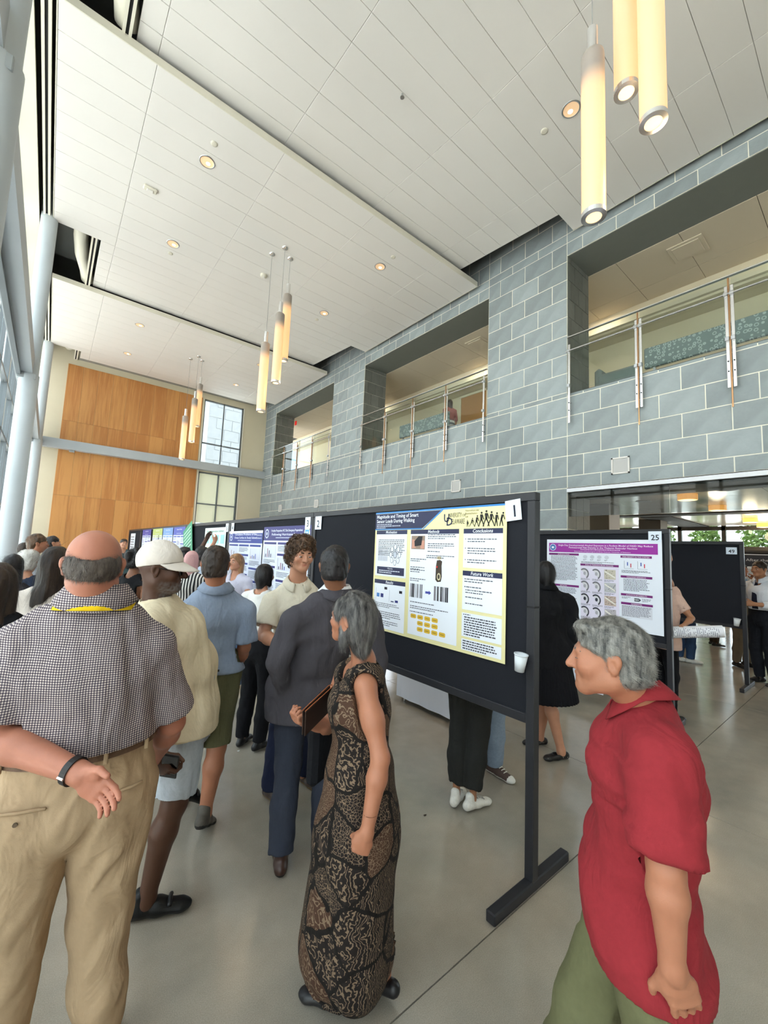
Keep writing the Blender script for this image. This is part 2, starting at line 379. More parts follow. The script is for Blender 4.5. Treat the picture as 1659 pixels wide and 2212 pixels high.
# ---- end wall with wood panelling, window and steel beam
wall_e = struct('wall_end', (0, YE, 0), 'cream end wall with tall wood panelling')
for (x0, x1, z0, z1) in ((-1.3, 4.38, 0, 9.0), (5.97, 7.9, 0, 9.0), (4.38, 5.97, 7.58, 9.0), (4.38, 5.97, 4.62, 4.97), (4.38, 5.97, 0, 2.2)):
    MB().box((x0, 0, z0), (x1, .25, z1)).build('plaster', m_cream, wall_e)
def wood_mat():
    m = bpy.data.materials.new('honey_wood_veneer'); m.use_nodes = True; nt = m.node_tree; b = nt.nodes['Principled BSDF']
    tc = nn(nt, 'ShaderNodeTexCoord'); oi = nn(nt, 'ShaderNodeObjectInfo'); ad = nn(nt, 'ShaderNodeVectorMath', operation='ADD')
    sc_ = nn(nt, 'ShaderNodeVectorMath', operation='SCALE'); sc_.inputs['Scale'].default_value = 13.0
    cb = nn(nt, 'ShaderNodeCombineXYZ')
    for i in range(3): nt.links.new(oi.outputs['Random'], cb.inputs[i])
    nt.links.new(cb.outputs[0], sc_.inputs[0]); nt.links.new(tc.outputs['Object'], ad.inputs[0]); nt.links.new(sc_.outputs[0], ad.inputs[1])
    mp = nn(nt, 'ShaderNodeMapping'); mp.inputs['Scale'].default_value = (1.0, 1.0, 0.05); nt.links.new(ad.outputs[0], mp.inputs['Vector'])
    n1 = nn(nt, 'ShaderNodeTexNoise', Scale=22.0, Detail=5.0, Roughness=0.6); nt.links.new(mp.outputs[0], n1.inputs['Vector'])
    n2 = nn(nt, 'ShaderNodeTexNoise', Scale=3.0, Detail=2.0); nt.links.new(mp.outputs[0], n2.inputs['Vector'])
    ad2 = nn(nt, 'ShaderNodeMath', operation='ADD'); nt.links.new(n1.outputs['Fac'], ad2.inputs[0]); nt.links.new(n2.outputs['Fac'], ad2.inputs[1])
    ad3 = nn(nt, 'ShaderNodeMath', operation='ADD'); nt.links.new(ad2.outputs[0], ad3.inputs[0])
    mo = nn(nt, 'ShaderNodeMapRange'); mo.inputs['To Min'].default_value = -0.2; mo.inputs['To Max'].default_value = 0.2; nt.links.new(oi.outputs['Random'], mo.inputs['Value']); nt.links.new(mo.outputs[0], ad3.inputs[1])
    cr = nn(nt, 'ShaderNodeValToRGB'); e = cr.color_ramp.elements; e[0].position = 0.72; e[0].color = (*lin((184, 122, 66)), 1); e[1].position = 1.25 if False else 1.0; e[1].color = (*lin((206, 148, 86)), 1)
    mr = nn(nt, 'ShaderNodeMath', operation='MULTIPLY'); mr.inputs[1].default_value = 0.85; nt.links.new(ad3.outputs[0], mr.inputs[0]); nt.links.new(mr.outputs[0], cr.inputs[0]); nt.links.new(cr.outputs[0], b.inputs['Base Color'])
    b.inputs['Roughness'].default_value = 0.42
    return m
m_wood = wood_mat()
nW = 10
for (z0, z1) in ((0.05, 3.16), (3.16, 4.80), (4.80, 5.66), (5.66, 7.60)):
    for k in range(nW):
        w = 4.3/nW
        MB().box((k*w+.002, -.022, z0+.002), ((k+1)*w-.002, 0, z1-.002)).build('wood_panel', m_wood, wall_e)
bm_e = MB().box((-0.48, -.30, 4.66), (7.12, -.06, 4.96)); bm_e.build('steel_beam', m_steel_paint, wall_e)
MB().box((0.28, -.22, 4.60), (0.42, -.12, 4.66)).build('beam_bracket', m_steel_paint, wall_e)

def window(name, x0, x1, z0, z1, nx, zs, loc, frosted=None, label=None):
    wr = struct(name, loc, label); f = .05
    fr = MB(); fr.box((x0, 0, z0), (x0+f, .08, z1)); fr.box((x1-f, 0, z0), (x1, .08, z1)); fr.box((x0, 0, z0), (x1, .08, z0+f)); fr.box((x0, 0, z1-f), (x1, .08, z1))
    fr.build('window_frame', m_mull, wr)
    xsn = [x0+(x1-x0)*k/nx for k in range(nx+1)]
    for xm in xsn[1:-1]: MB().box((xm-f/2, 0, z0), (xm+f/2, .08, z1)).build('mullion', m_mull, wr)
    for zm in zs: MB().box((x0, 0, zm-f/2), (x1, .08, zm+f/2)).build('transom', m_mull, wr)
    zz = [z0]+list(zs)+[z1]
    for a, b in zip(xsn[:-1], xsn[1:]):
        for c, d in zip(zz[:-1], zz[1:]): MB().box((a+.01, .035, c+.01), (b-.01, .045, d-.01)).build('pane', frosted or g_clear, wr)
    return wr
window('window_1', 4.38, 5.97, 4.97, 7.58, 2, [5.80], (0, YE+.05, 0), label='tall end wall window above the grey beam')
window('window_2', 4.38, 5.97, 2.2, 4.62, 2, [3.35], (0, YE+.05, 0), label='tall end wall window below the grey beam')
MB().box((4.34, YE-.02, 2.2), (4.38, YE+.05, 7.58)).build('trim_1', m_white2)['kind'] = 'structure'
MB().box((5.97, YE-.02, 2.2), (6.01, YE+.05, 7.58)).build('trim_2', m_white2)['kind'] = 'structure'
def shade_mat():
    if 'pale_shade_cloth' in MATS: return MATS['pale_shade_cloth']
    m = mat('pale_shade_cloth', (216, 212, 196), .9); nt = m.node_tree; b = nt.nodes['Principled BSDF']; tr = nn(nt, 'ShaderNodeBsdfTranslucent', Color=(.30, .29, .26, 1)); ad = nn(nt, 'ShaderNodeAddShader'); o = nt.nodes['Material Output']
    nt.links.new(b.outputs[0], ad.inputs[0]); nt.links.new(tr.outputs[0], ad.inputs[1]); nt.links.new(ad.outputs[0], o.inputs[0]); return m
# roller shades half lowered behind the lower window
for k, (a, b) in enumerate(((4.42, 5.16), (5.19, 5.94))):
    s_ = tag(MB().box((a, YE+.14, 2.6), (b, YE+.15, 4.6)).build('roller_shade', shade_mat()), ['pale roller shade in the left half of the lower end window', 'pale roller shade in the right half of the lower end window'][k], 'roller shade', 'shades in the end window')

# ---- back wall behind the viewer
wall_b = struct('wall_back', (0, YB, 0), 'plain plaster wall behind the viewer')
MB().box((-1.3, -.2, 0), (7.0, 0, 9.0)).build('plaster', m_cream, wall_b)
MB().box((2.2, 0, 0), (4.2, .03, 2.6)).build('door_leaf_panel', mat('back_wall_wood', (170, 118, 66), .5), wall_b)

# ---- left: glass curtain wall, columns and beams
cw = struct('wall_left', (XG, 0, 0), 'glass curtain wall with grey mullions')
yy = [YB+1.5*k for k in range(16)]
zz = [0.05, 1.05, 2.55, 4.05, 5.1, 6.4, 7.66]
for y in yy: MB().box((-.06, y-.035, 0), (.06, y+.035, 7.76)).build('mullion', m_mull, cw)
for z in zz: MB().box((-.05, YB, z-.03), (.05, YE, z+.03)).build('transom', m_mull, cw)
for a, b in zip(yy[:-1], yy[1:]):
    for c, d in zip(zz[:-1], zz[1:]): MB().box((-.006, a+.035, c+.03), (.006, b-.035, d-.03)).build('pane', g_clear, cw)
MB().box((-.25, YB, 7.76), (.10, YE, 9.0)).build('head_wall', m_white2, cw)
# steel beam along the columns
MB().box((-0.73-XG, -2.98, 4.66), (-0.48-XG, YE-.3, 4.96)).build('steel_beam', m_steel_paint, cw)
MB().box((-0.70-XG, -2.98, 4.60), (-0.64-XG, YE-.3, 4.66)).build('beam_rail', m_mull, cw)
MB().box((-0.73-XG, -2.98, 4.96), (-0.60-XG, YE-.3, 5.03)).build('beam_cap', m_steel_paint, cw)
for k, y in enumerate((3.35, 9.68, 16.0)):
    c = thing('round_column', ['nearest round grey steel column at the upper left', 'round grey steel column between the nearest and the farthest ones', 'farthest round grey steel column, by the end wall'][k], 'column', (-0.53, y, 0), 0, 'columns along the glass wall')
    MB().lathe([(.145, 0), (.145, 4.66)], 28).build('lower_shaft', m_col, c, smooth=True)
    MB().lathe([(.128, 4.66), (.128, 8.9)], 28).build('upper_shaft', m_col, c, smooth=True)
    MB().box((-.17, -.17, 0), (.17, .17, .02), bev=.005).build('base_plate', m_steel_paint, c)
    MB().box((-.16, -.13, 4.56), (.10, .13, 4.66), bev=.006).build('beam_seat', m_steel_paint, c)
    MB().box((-.20, -.20, 4.96), (-.04, .20, 5.30), bev=.008).build('gusset_plate', m_steel_paint, c)

# ---- outside: pale paving, neighbouring stone building, shrubs beyond the lobby glass
og = MB().box((-60, -40, -0.5), (60, 70, -0.31)).build('ground', mat('pale_paving', (198, 197, 194), 0.9, var=0.05)); tag(og, 'pale paving outside the glass', kind='structure')
nb = thing('stone_building', 'pale stone building with windows seen through the end window', 'building', (9.5, 31, -0.3))
m_bs = mat('pale_limestone', (138, 141, 143), 0.85, var=0.05, vscale=2)
MB().box((-1.2, 0, 0), (9, 8, 32)).build('stone_body', m_bs, nb)
for r in range(20):
    for k in range(9):
        x0 = -1.2+k*1.14+(0.57 if r % 2 else 0)
        if 2 <= k <= 6 and 3 < (r*.8+5) % 7 < 6: continue
        MB().box((x0+.02, -.03, 5+r*.8+.02), (min(x0+1.12, 9), 0, 5+r*.8+.78)).build('stone_block', m_bs, nb)
m_bw = mat('dark_reflecting_pane', (120, 140, 150), 0.15)
for (x, z) in ((1.6, 8.2), (1.6, 12.2), (4.6, 8.2), (4.6, 12.2)):
    w_ = MB().box((x, -.08, z), (x+1.6, -.02, z+1.9)).build('window', m_bw, nb); MB().box((x+.77, -.1, z), (x+.83, -.08, z+1.9)).build('glazing_bar', m_white2, w_)

fb = thing('added_light_block', 'added low building shape outside the glass wall, limiting light deep on the ceiling', 'building', (-17, 4, -0.3))  # added unseen building; holds low outdoor light off the deeper ceiling
MB().box((-6, -30, 0), (0, 34, 8.5)).build('light_block_body', mat('light_block_grey', (168, 168, 166), .9, var=.12, vscale=3), fb)
MB().box((-6.3, -30.3, 8.5), (.3, 34.3, 8.9)).build('light_block_cap', m_white2, fb)
for k in range(14):
    w_ = MB().box((.0, -27+k*4.2, 1.2), (.05, -25+k*4.2, 3.4)).build('window', m_bw, fb); MB().box((.05, -26.05+k*4.2, 1.2), (.08, -25.95+k*4.2, 3.4)).build('glazing_bar', m_white2, w_)

# ---- upper corridor behind the balcony openings
cor = struct('upper_corridor', (0, 0, 0), 'upper corridor behind the balconies')
m_cor = mat('corridor_ceiling_paint', (206, 194, 172), 0.7, obvar=0.02)
MB().box((XW+.02, -6.2, 4.42), (10.2, 20, 4.70)).build('corridor_floor', mat('corridor_carpet', (96, 98, 92), 0.95, var=.06, vscale=20), cor)
MB().box((XW+TH, -6.2, ZT+.02), (10.2, 20, ZT+.2)).build('corridor_slab', m_dark, cor)
for a in range(-2, 19):
    for k, x in enumerate((XW+TH, XW+TH+1.15)):
        MB().box((x+.004, a*1.0+.004, ZT-.02), (x+1.146, a*1.0+.996, ZT+.02)).build('corridor_ceiling_tile', m_cor, cor)
MB().box((10.1, -6.2, 4.7), (10.3, 20, 7.5)).build('corridor_wall', m_cream, cor)
MB().box((9.5, -6.2, 6.95), (10.1, 20, 7.36)).build('corridor_bulkhead', m_cream, cor)
MB().box((9.42, -6.2, 7.0), (9.5, 20, 7.08)).build('light_cove', mat('cove_lip', (206, 198, 176), 0.6), cor)
for k, y in enumerate((2.0, 6.6, 13.0)):
    v = thing('ceiling_vent', ['square ceiling vent above the nearest balcony', 'square ceiling vent above the middle balcony', 'square ceiling vent above the farthest balcony'][k], 'vent', (8.35, y, ZT-.02), 0, 'corridor ceiling vents')
    MB().box((-.26, -.26, -.02), (.26, .26, 0), bev=.006).build('frame', m_cor, v); MB().box((-.20, -.20, -.035), (.20, .20, -.02), bev=.005).build('face_plate', m_cor, v)
for k, y in enumerate((0.4, 3.9, 7.4, 12.0, 15.0)):
    lamp('corridor_downlight', 'AREA', (9.0, y, ZT-.05), 13, (1.0, .88, .72), .5)
for k, (y, lb) in enumerate(((8.1, 'wooden corridor door behind the middle balcony'), (13.0, 'wooden corridor door behind the farthest balcony'))):
    d = struct('door_%d' % (k+1), (10.08, y, 4.7), lb); MB().box((-.03, -.5, 0), (0.0, .5, 2.15)).build('door_leaf', mat('corridor_door_wood', (170, 124, 74), .5), d)
    MB().box((-.05, -.58, 0), (0.01, -.5, 2.2)).build('door_frame', m_cream, d); MB().box((-.05, .5, 0), (0.01, .58, 2.2)).build('door_frame', m_cream, d)
    MB().box((-.05, -.58, 2.15), (0.01, .58, 2.22)).build('door_frame', m_cream, d)

# ---- low lobby to the right, beyond the passage
lob = struct('lobby', (0, 0, 0), 'low lobby beyond the slate wall')
m_lc = mat('satin_lobby_ceiling', (206, 198, 186), 0.16, obvar=.02, spec=.6)
LZ = 3.0
for i, x in enumerate([XW+TH+.02, 9.3, 10.75, 12.2, 12.55, 14.0, 15.4]):
    x1 = [9.3, 10.75, 12.0, 12.2, 14.0, 15.4, 16.3][i]
    if x1 <= x+.05: continue
    for j in range(-3, 6):
        MB().box((x+.004, j*1.2+.004, LZ), (x1-.004, j*1.2+1.196, LZ+.03)).build('lobby_ceiling_panel', m_lc, lob)
MB().box((XW+TH, -6.2, LZ+.05), (16.4, 9, LZ+.35)).build('lobby_slab', m_dark, lob)
MB().box((12.02, -6.2, LZ-.02), (12.5, 9, LZ+.0)).build('ceiling_slot', m_black, lob)
MB().box((12.5, 3.55, LZ-.03), (16.2, 4.25, LZ)).build('ceiling_slot', m_black, lob)
MB().box((XW+TH, 8.8, 0), (16.3, 9.0, LZ+.1)).build('lobby_wall', mat('pinkish_lobby_plaster', (216, 196, 180), .8), lob)
MB().box((XW+TH, -6.2, 0), (16.3, -6.0, LZ+.1)).build('lobby_wall', mat('pinkish_lobby_plaster'), lob)
lw = struct('window_4', (16.25, 0, 0), 'row of lobby windows facing the shrubs')
for y in np.arange(-6, 9.1, 1.15): MB().box((-.06, y-.05, 0), (.06, y+.05, LZ)).build('mullion', mat('dark_mullion', (58, 56, 52), .5), lw)
for z in (.06, 2.30, 2.92): MB().box((-.06, -6, z-.06), (.06, 8.9, z+.06)).build('transom', mat('dark_mullion'), lw)
for y in np.arange(-6, 8.9, 1.15): MB().box((-.005, y+.05, .12), (.005, y+1.1, 2.24)).build('pane', g_clear, lw); MB().box((-.005, y+.05, 2.36), (.005, y+1.1, 2.86)).build('pane', g_clear, lw)
for k, (x, y) in enumerate(((9.6, 4.05), (13.6, 4.3))):
    c = thing('square_pillar', ['dark square pillar in the lobby near the slate pier', 'dark square pillar deeper in the lobby'][k], 'pillar', (x, y, 0), 0, 'lobby pillars')
    MB().box((-.28, -.28, 0), (.28, .28, LZ), bev=.01).build('shaft', mat('bronze_grey_cladding', (92, 86, 78), .45), c); MB().box((-.29, -.29, 0), (.29, .29, .12), bev=.005).build('skirting', m_black, c)
# ================================================================== fixtures
def glow_mat(name, col, s0, s1, z0, z1):
    """acrylic lit from inside: emission rises along the lamp's own height"""
    m = bpy.data.materials.new(name); m.use_nodes = True; nt = m.node_tree; b = nt.nodes['Principled BSDF']
    b.inputs['Base Color'].default_value = (.34, .29, .25, 1); b.inputs['Roughness'].default_value = .35
    tc = nn(nt, 'ShaderNodeTexCoord'); sx = nn(nt, 'ShaderNodeSeparateXYZ'); mr = nn(nt, 'ShaderNodeMapRange', interpolation_type='SMOOTHSTEP')
    mr.inputs['From Min'].default_value = z0; mr.inputs['From Max'].default_value = z1; mr.inputs['To Min'].default_value = s0; mr.inputs['To Max'].default_value = s1
    nt.links.new(tc.outputs['Object'], sx.inputs[0]); nt.links.new(sx.outputs['Z'], mr.inputs['Value']); nt.links.new(mr.outputs[0], b.inputs['Emission Strength'])
    b.inputs['Emission Color'].default_value = (*col, 1)
    return m
m_glow = glow_mat('glowing_acrylic_tube', (1.0, .52, .18), .92, 0.0, 1.02, 1.26)
m_glowdisc = mat('glowing_disc', (255, 230, 200), .4, emit=(255, 214, 160), estr=1.3)
def pendant(x, y, zb, label, group):
    p = thing('pendant_lamp', label, 'pendant lamp', (x, y, zb), 0, group); r = .086
    MB().lathe([(r, .03), (r, 1.36), (r*.96, 1.395), (r*.80, 1.41), (.0, 1.415)], 32).build('shade', m_glow, p, smooth=True)
    MB().lathe([(r+.003, .035), (r+.003, 0), (r*.66, -.004), (r*.66, .01)], 32).build('bottom_ring', m_stain, p, smooth=False)
    MB().lathe([(r*.66, .002), (r*.3, .001), (0, .001)], 32).build('bottom_lens', m_glowdisc, p)
    MB().lathe([(.040, 1.405), (.040, 1.64), (.0, 1.645)], 20).build('stem_cap', m_stain, p, smooth=False)
    MB().cyl((0, 0, 1.64), (0, 0, 7.7-zb), .004, n=6).build('cord', mat('grey_cord', (150, 148, 146), .5), p)
    MB().lathe([(.0, 7.675-zb), (.055, 7.68-zb), (.06, 7.70-zb)], 20).build('canopy', m_stain, p, smooth=True)
    return p
PB = (4.38, 4.90, 5.49)
LB = ['lowest lamp', 'middle height lamp', 'highest lamp']
for nm, pts in (('nearest', ((3.02, 1.31), (3.09, .92), (3.25, 1.15))), ('middle', ((3.0, 7.66), (3.12, 7.32), (3.34, 7.53))), ('farthest', ((3.04, 13.99), (3.19, 13.62), (3.36, 13.85)))):
    for k, (x, y) in enumerate(pts):
        pendant(x, y, PB[k], 'glowing tube pendant, %s of the %s cluster of three' % (LB[k], nm), 'tube pendants in the %s cluster' % nm)
    lamp('pendant_cluster_light', 'POINT', (sum(p[0] for p in pts)/3+.25, sum(p[1] for p in pts)/3-.25, 4.9), 18, (1.0, .72, .42), .2)

m_cone = mat('warm_lit_reflector', (240, 206, 168), .4, 0, emit=(255, 206, 156), estr=.35)
DL = [((1.38, 6.45), 'left downlight nearest the fold-up edge of the middle ceiling cloud'), ((1.39, 8.76), 'left downlight deeper in the middle ceiling cloud'), ((1.42, 12.79), 'left downlight at the front of the far ceiling cloud'), ((1.42, 15.06), 'left downlight at the back of the far ceiling cloud'), ((4.86, 6.46), 'right downlight at the front of the middle ceiling cloud'), ((4.88, 8.75), 'right downlight at the back of the middle ceiling cloud'), ((4.88, 12.79), 'right downlight at the front of the far ceiling cloud'), ((4.88, 15.06), 'right downlight at the back of the far ceiling cloud'), ((4.84, 2.38), 'copper lit downlight beside the nearest pendants')]
for (x, y), lb in DL:
    d = thing('downlight', lb, 'downlight', (x, y, 7.7), 0, 'recessed ceiling downlights')
    MB().lathe([(.118, -.002), (.112, -.009), (.098, -.008), (.098, .0)], 28).build('rim', m_alu, d, smooth=True)
    MB().lathe([(.098, -.007), (.086, -.004), (.05, -.003), (0, -.003)], 28).build('reflector', m_cone, d, smooth=True)
    MB().lathe([(.03, -.0045), (0, -.0045)], 16, c=(.02, .02, 0)).build('bulb', mat('lit_bulb', (255, 240, 220), .4, emit=(255, 236, 205), estr=9), d)
    lamp('downlight_beam', 'SPOT', (x, y, 7.66), 60, (1.0, .80, .56), .08).data.spot_size = math.radians(70)
for (x, y), lb in (((1.37, 6.07), 'small white cover disc beside the left front downlight'), ((4.88, 6.06), 'small white cover disc beside the right front downlight'), ((4.84, 2.76), 'small white cover disc near the pendants at upper right'), ((4.89, 9.14), 'small white cover disc beside the right rear downlight'), ((1.41, 9.09), 'small white cover disc beside the left rear downlight')):
    d = tag(MB().lathe([(.048, 0), (.046, -.010), (.03, -.013), (0, -.013)], 20).build('sprinkler_cover', m_white2, None, (x, y, 7.7), True), lb, 'sprinkler cover', 'sprinkler covers')
s_ = thing('fire_strobe', 'white fire strobe on the middle ceiling cloud', 'strobe', (.79, 7.6, 7.7)); MB().box((-.10, -.05, -.045), (.10, .05, 0), bev=.012).build('housing', m_white2, s_); MB().box((-.05, -.03, -.06), (.05, .03, -.045), bev=.008).build('lens', m_white, s_)
s_ = thing('smoke_detector', 'white round smoke detector behind the middle pendants', 'smoke detector', (3.14, 8.41, 7.7)); MB().lathe([(.075, 0), (.075, -.025), (.055, -.05), (.0, -.055)], 24).build('housing', m_white2, s_, smooth=True); MB().lathe([(.03, -.055), (.026, -.065), (0, -.066)], 16).build('sensor', m_white, s_)
s_ = thing('fire_sprinkler', 'small sprinkler head on the near ceiling cloud', 'sprinkler', (3.05, 3.74, 7.73)); MB().cyl((0, 0, 0), (0, 0, -.05), .012, n=10).build('neck', m_alu, s_); MB().cyl((0, 0, -.05), (0, 0, -.055), .028, n=14).build('deflector', m_alu, s_)

# wall grilles
for k, y in enumerate((2.645, 6.07, 12.27, 15.08)):
    v = thing('wall_grille', ['white square wall grille above the passage at right', 'second white wall grille along the slate wall', 'third white wall grille along the slate wall', 'farthest white wall grille on the slate wall'][k], 'vent', (XW-.012, y, 3.285), 0, 'square grilles on the slate wall')
    fr = MB(); h = .135
    fr.box((-.02, -h, -h), (0, -h+.022, h)); fr.box((-.02, h-.022, -h), (0, h, h)); fr.box((-.02, -h, -h), (0, h, -h+.022)); fr.box((-.02, -h, h-.022), (0, h, h)); fr.build('frame', m_white, v)
    MB().box((-.006, -h+.02, -h+.02), (0, h-.02, h-.02)).build('mesh_plate', mat('grille_mesh', (190, 190, 188), .6), v)

# balcony railings
m_rod = mat('warm_reflection_steel', (196, 150, 110), .25, 1.0)  # stainless rod; the warm reflection on it is put into the colour
def railing(a, b, ys, label):
    R_ = thing('balcony_railing', label, 'railing', (XW, 0, 4.72), 0, 'glass balcony railings')
    MB().box((-.045, a+.01, 1.035), (.005, b-.01, 1.055), bev=.004).build('handrail', m_stain, R_)
    MB().cyl((-.10, a+.02, .75), (-.10, b-.02, .75), .014, n=10).build('mid_rail', m_stain, R_)
    n = len(ys)
    for k, y in enumerate(ys):
        end = k in (0, n-1)
        offs = (0,) if end else (-.032, .032)
        for o in offs:
            p = MB().box((-.075, y+o-.019, -.57), (-.058, y+o+.019, .88), bev=.003).build('post', m_stain, R_)
            for zc in (.75, .11): MB().box((-.112, y+o-.024, zc-.028), (-.05, y+o+.024, zc+.028), bev=.004).build('clamp', m_alu, p)
            for zc in (-.20, -.34): MB().cyl((-.083, y+o, zc), (-.02, y+o, zc), .009, n=8).build('bolt', mat('dark_bolt', (60, 60, 60), .4, 1), p)
        if not end: MB().cyl((-.09, y, -.85), (-.09, y, .98), .011, n=8).build('rod', m_rod, R_)
    for y0, y1 in zip(ys[1:], ys[:-1]):
        MB().box((-.052, y0+.02, .0), (-.040, y1-.02, 1.03)).build('glass_pane', g_rail, R_)
railing(-1.04, 3.52, (3.455, 2.34, 1.215, .10, -1.0), 'glass and steel railing of the nearest balcony')
railing(5.27, 9.82, (9.76, 8.655, 7.53, 6.40, 5.32), 'glass and steel railing of the middle balcony')
railing(11.57, 16.10, (16.05, 14.95, 13.82, 12.70, 11.60), 'glass and steel railing of the farthest balcony')

# upholstered benches behind the railings
def ring_mat():
    m = bpy.data.materials.new('ring_pattern_fabric'); m.use_nodes = True; nt = m.node_tree; b = nt.nodes['Principled BSDF']
    tc = nn(nt, 'ShaderNodeTexCoord'); mp = nn(nt, 'ShaderNodeMapping'); mp.inputs['Scale'].default_value = (.01, 1, 1)
    vo = nn(nt, 'ShaderNodeTexVoronoi', Scale=14.0); vo.inputs['Randomness'].default_value = .55
    nt.links.new(tc.outputs['Object'], mp.inputs[0]); nt.links.new(mp.outputs[0], vo.inputs['Vector'])
    cr = nn(nt, 'ShaderNodeValToRGB'); e = cr.color_ramp.elements; e[0].position = .2; e[0].color = (*lin((128, 138, 140)), 1); e[1].position = .44; e[1].color = (*lin((128, 138, 140)), 1)
    n_ = e.new(.30); n_.color = (*lin((186, 194, 196)), 1); n2 = e.new(.38); n2.color = (*lin((186, 194, 196)), 1)
    nt.links.new(vo.outputs['Distance'], cr.inputs[0]); nt.links.new(cr.outputs[0], b.inputs['Base Color']); b.inputs['Roughness'].default_value = .9
    return m
m_ring = ring_mat(); m_seat = mat('grey_upholstery', (140, 148, 148), .95, var=.05, vscale=30)
def bench(y0, y1, label):
    b = thing('corridor_bench', label, 'bench', (8.02, 0, 4.70), 0, 'ring patterned benches on the upper floor')
    MB().box((0, y0, .52), (.07, y1, .90), bev=.015).build('backrest', m_ring, b)
    MB().box((.02, y0, .34), (.60, y1, .46), bev=.03).build('seat', m_seat, b)
    k = max(2, int((y1-y0)/1.2)+1)
    for i in range(k):
        y = y0+.15+(y1-y0-.3)*i/(k-1)
        MB().box((.02, y-.02, 0), (.06, y+.02, .54)).build('leg', m_alu, b); MB().box((.52, y-.02, 0), (.56, y+.02, .34)).build('leg', m_alu, b)
bench(-1.0, 2.62, 'ring patterned bench behind the nearest balcony glass'); bench(7.3, 9.3, 'ring patterned bench behind the middle balcony glass')
s_ = thing('lounge_chair', 'grey low lounge chair at the corner of the nearest balcony', 'chair', (8.05, 3.1, 4.70))
MB().box((0, -.38, .12), (.8, .36, .40), bev=.06).build('seat', m_seat, s_); MB().box((-.02, -.38, .3), (.18, .36, .68), bev=.05).build('backrest', m_seat, s_); MB().box((0, .28, .2), (.8, .42, .82), bev=.05).build('armrest', m_seat, s_)
for dx in (.1, .7):
    for dy in (-.28, .28): MB().cyl((dx, dy, 0), (dx, dy, .14), .02, n=8).build('leg', m_alu, s_)
s_ = thing('exit_sign', 'small red exit sign in the farthest balcony opening', 'exit sign', (7.86, 16.06, 7.14)); MB().box((-.02, -.12, -.09), (.02, .0, .09), bev=.005).build('housing', mat('exit_red', (196, 40, 40), .4, emit=(255, 40, 30), estr=.4), s_)

# lobby ceiling lamps: shallow amber drums
for k, (x, y) in enumerate(((8.77, 2.22), (10.71, 2.2), (13.92, 2.2), (14.14, 5.9), (15.7, 2.2))):
    l_ = thing('drum_lamp', ['amber drum ceiling lamp nearest the slate wall passage', 'second amber drum ceiling lamp in the lobby', 'third amber drum ceiling lamp in the lobby', 'amber drum ceiling lamp beyond the lobby pillar', 'farthest amber drum ceiling lamp in the lobby'][k], 'ceiling lamp', (x, y, LZ), 0, 'amber drum lamps')
    MB().lathe([(.15, 0), (.15, -.10), (.14, -.105)], 24).build('shade', mat('amber_glow', (255, 200, 120), .4, emit=(255, 176, 84), estr=1.5), l_, smooth=False); MB().lathe([(.14, -.105), (0, -.105)], 24).build('diffuser', mat('pale_amber_glow', (255, 226, 180), .4, emit=(255, 220, 160), estr=2.0), l_)
    lamp('drum_lamp_light', 'POINT', (x, y, LZ-.3), 16, (1.0, .78, .52), .15)
for k, (x, y) in enumerate(((8.5, 1.62), (9.3, 3.1))):
    tag(MB().lathe([(.14, 0), (.135, -.012), (0, -.013)], 24).build('ceiling_speaker', mat('speaker_grey', (120, 118, 114), .6), None, (x, y, LZ)), ['round grey ceiling speaker at the lobby edge', 'round grey ceiling speaker deeper in the lobby'][k], 'speaker', 'lobby ceiling speakers')

# shrubs outside the lobby glass
m_leaf = mat('sunlit_shrub_leaf', (96, 124, 60), .6, var=.4, vscale=9)
for k, y in enumerate((1.4, 2.8, 4.2, 5.6, 7.0)):
    b_ = thing('shrub', ['shrub outside the lobby glass at the frame edge', 'second shrub outside the lobby glass', 'third shrub outside the lobby glass', 'fourth shrub outside the lobby glass', 'farthest shrub outside the lobby glass'][k], 'shrub', (18.6, y, -0.3), 0, 'shrubs beyond the lobby windows')
    MB().cyl((0, 0, 0), (0, 0, 1.4), .05, .03, 8).build('trunk', mat('bark', (96, 82, 66), .9), b_)
    n = 1500; c = RNG.normal(0, 1, (n, 3)); c /= np.linalg.norm(c, axis=1)[:, None]; c *= RNG.uniform(.35, 1, (n, 1))**.5; c = c*[.70, .43, 1.9]+[0, 0, 2.3]
    mb = MB()
    for p in c:
        a = RNG.normal(0, 1, 3); a /= np.linalg.norm(a); b2 = np.cross(a, RNG.normal(0, 1, 3)); b2 /= np.linalg.norm(b2); L = RNG.uniform(.12, .24)
        mb.add([p, p+a*L*.5+b2*L*.3, p+a*L, p+a*L*.5-b2*L*.3], [(0, 1, 2, 3)])
    tag(mb.build('foliage', m_leaf, b_), kind='stuff')

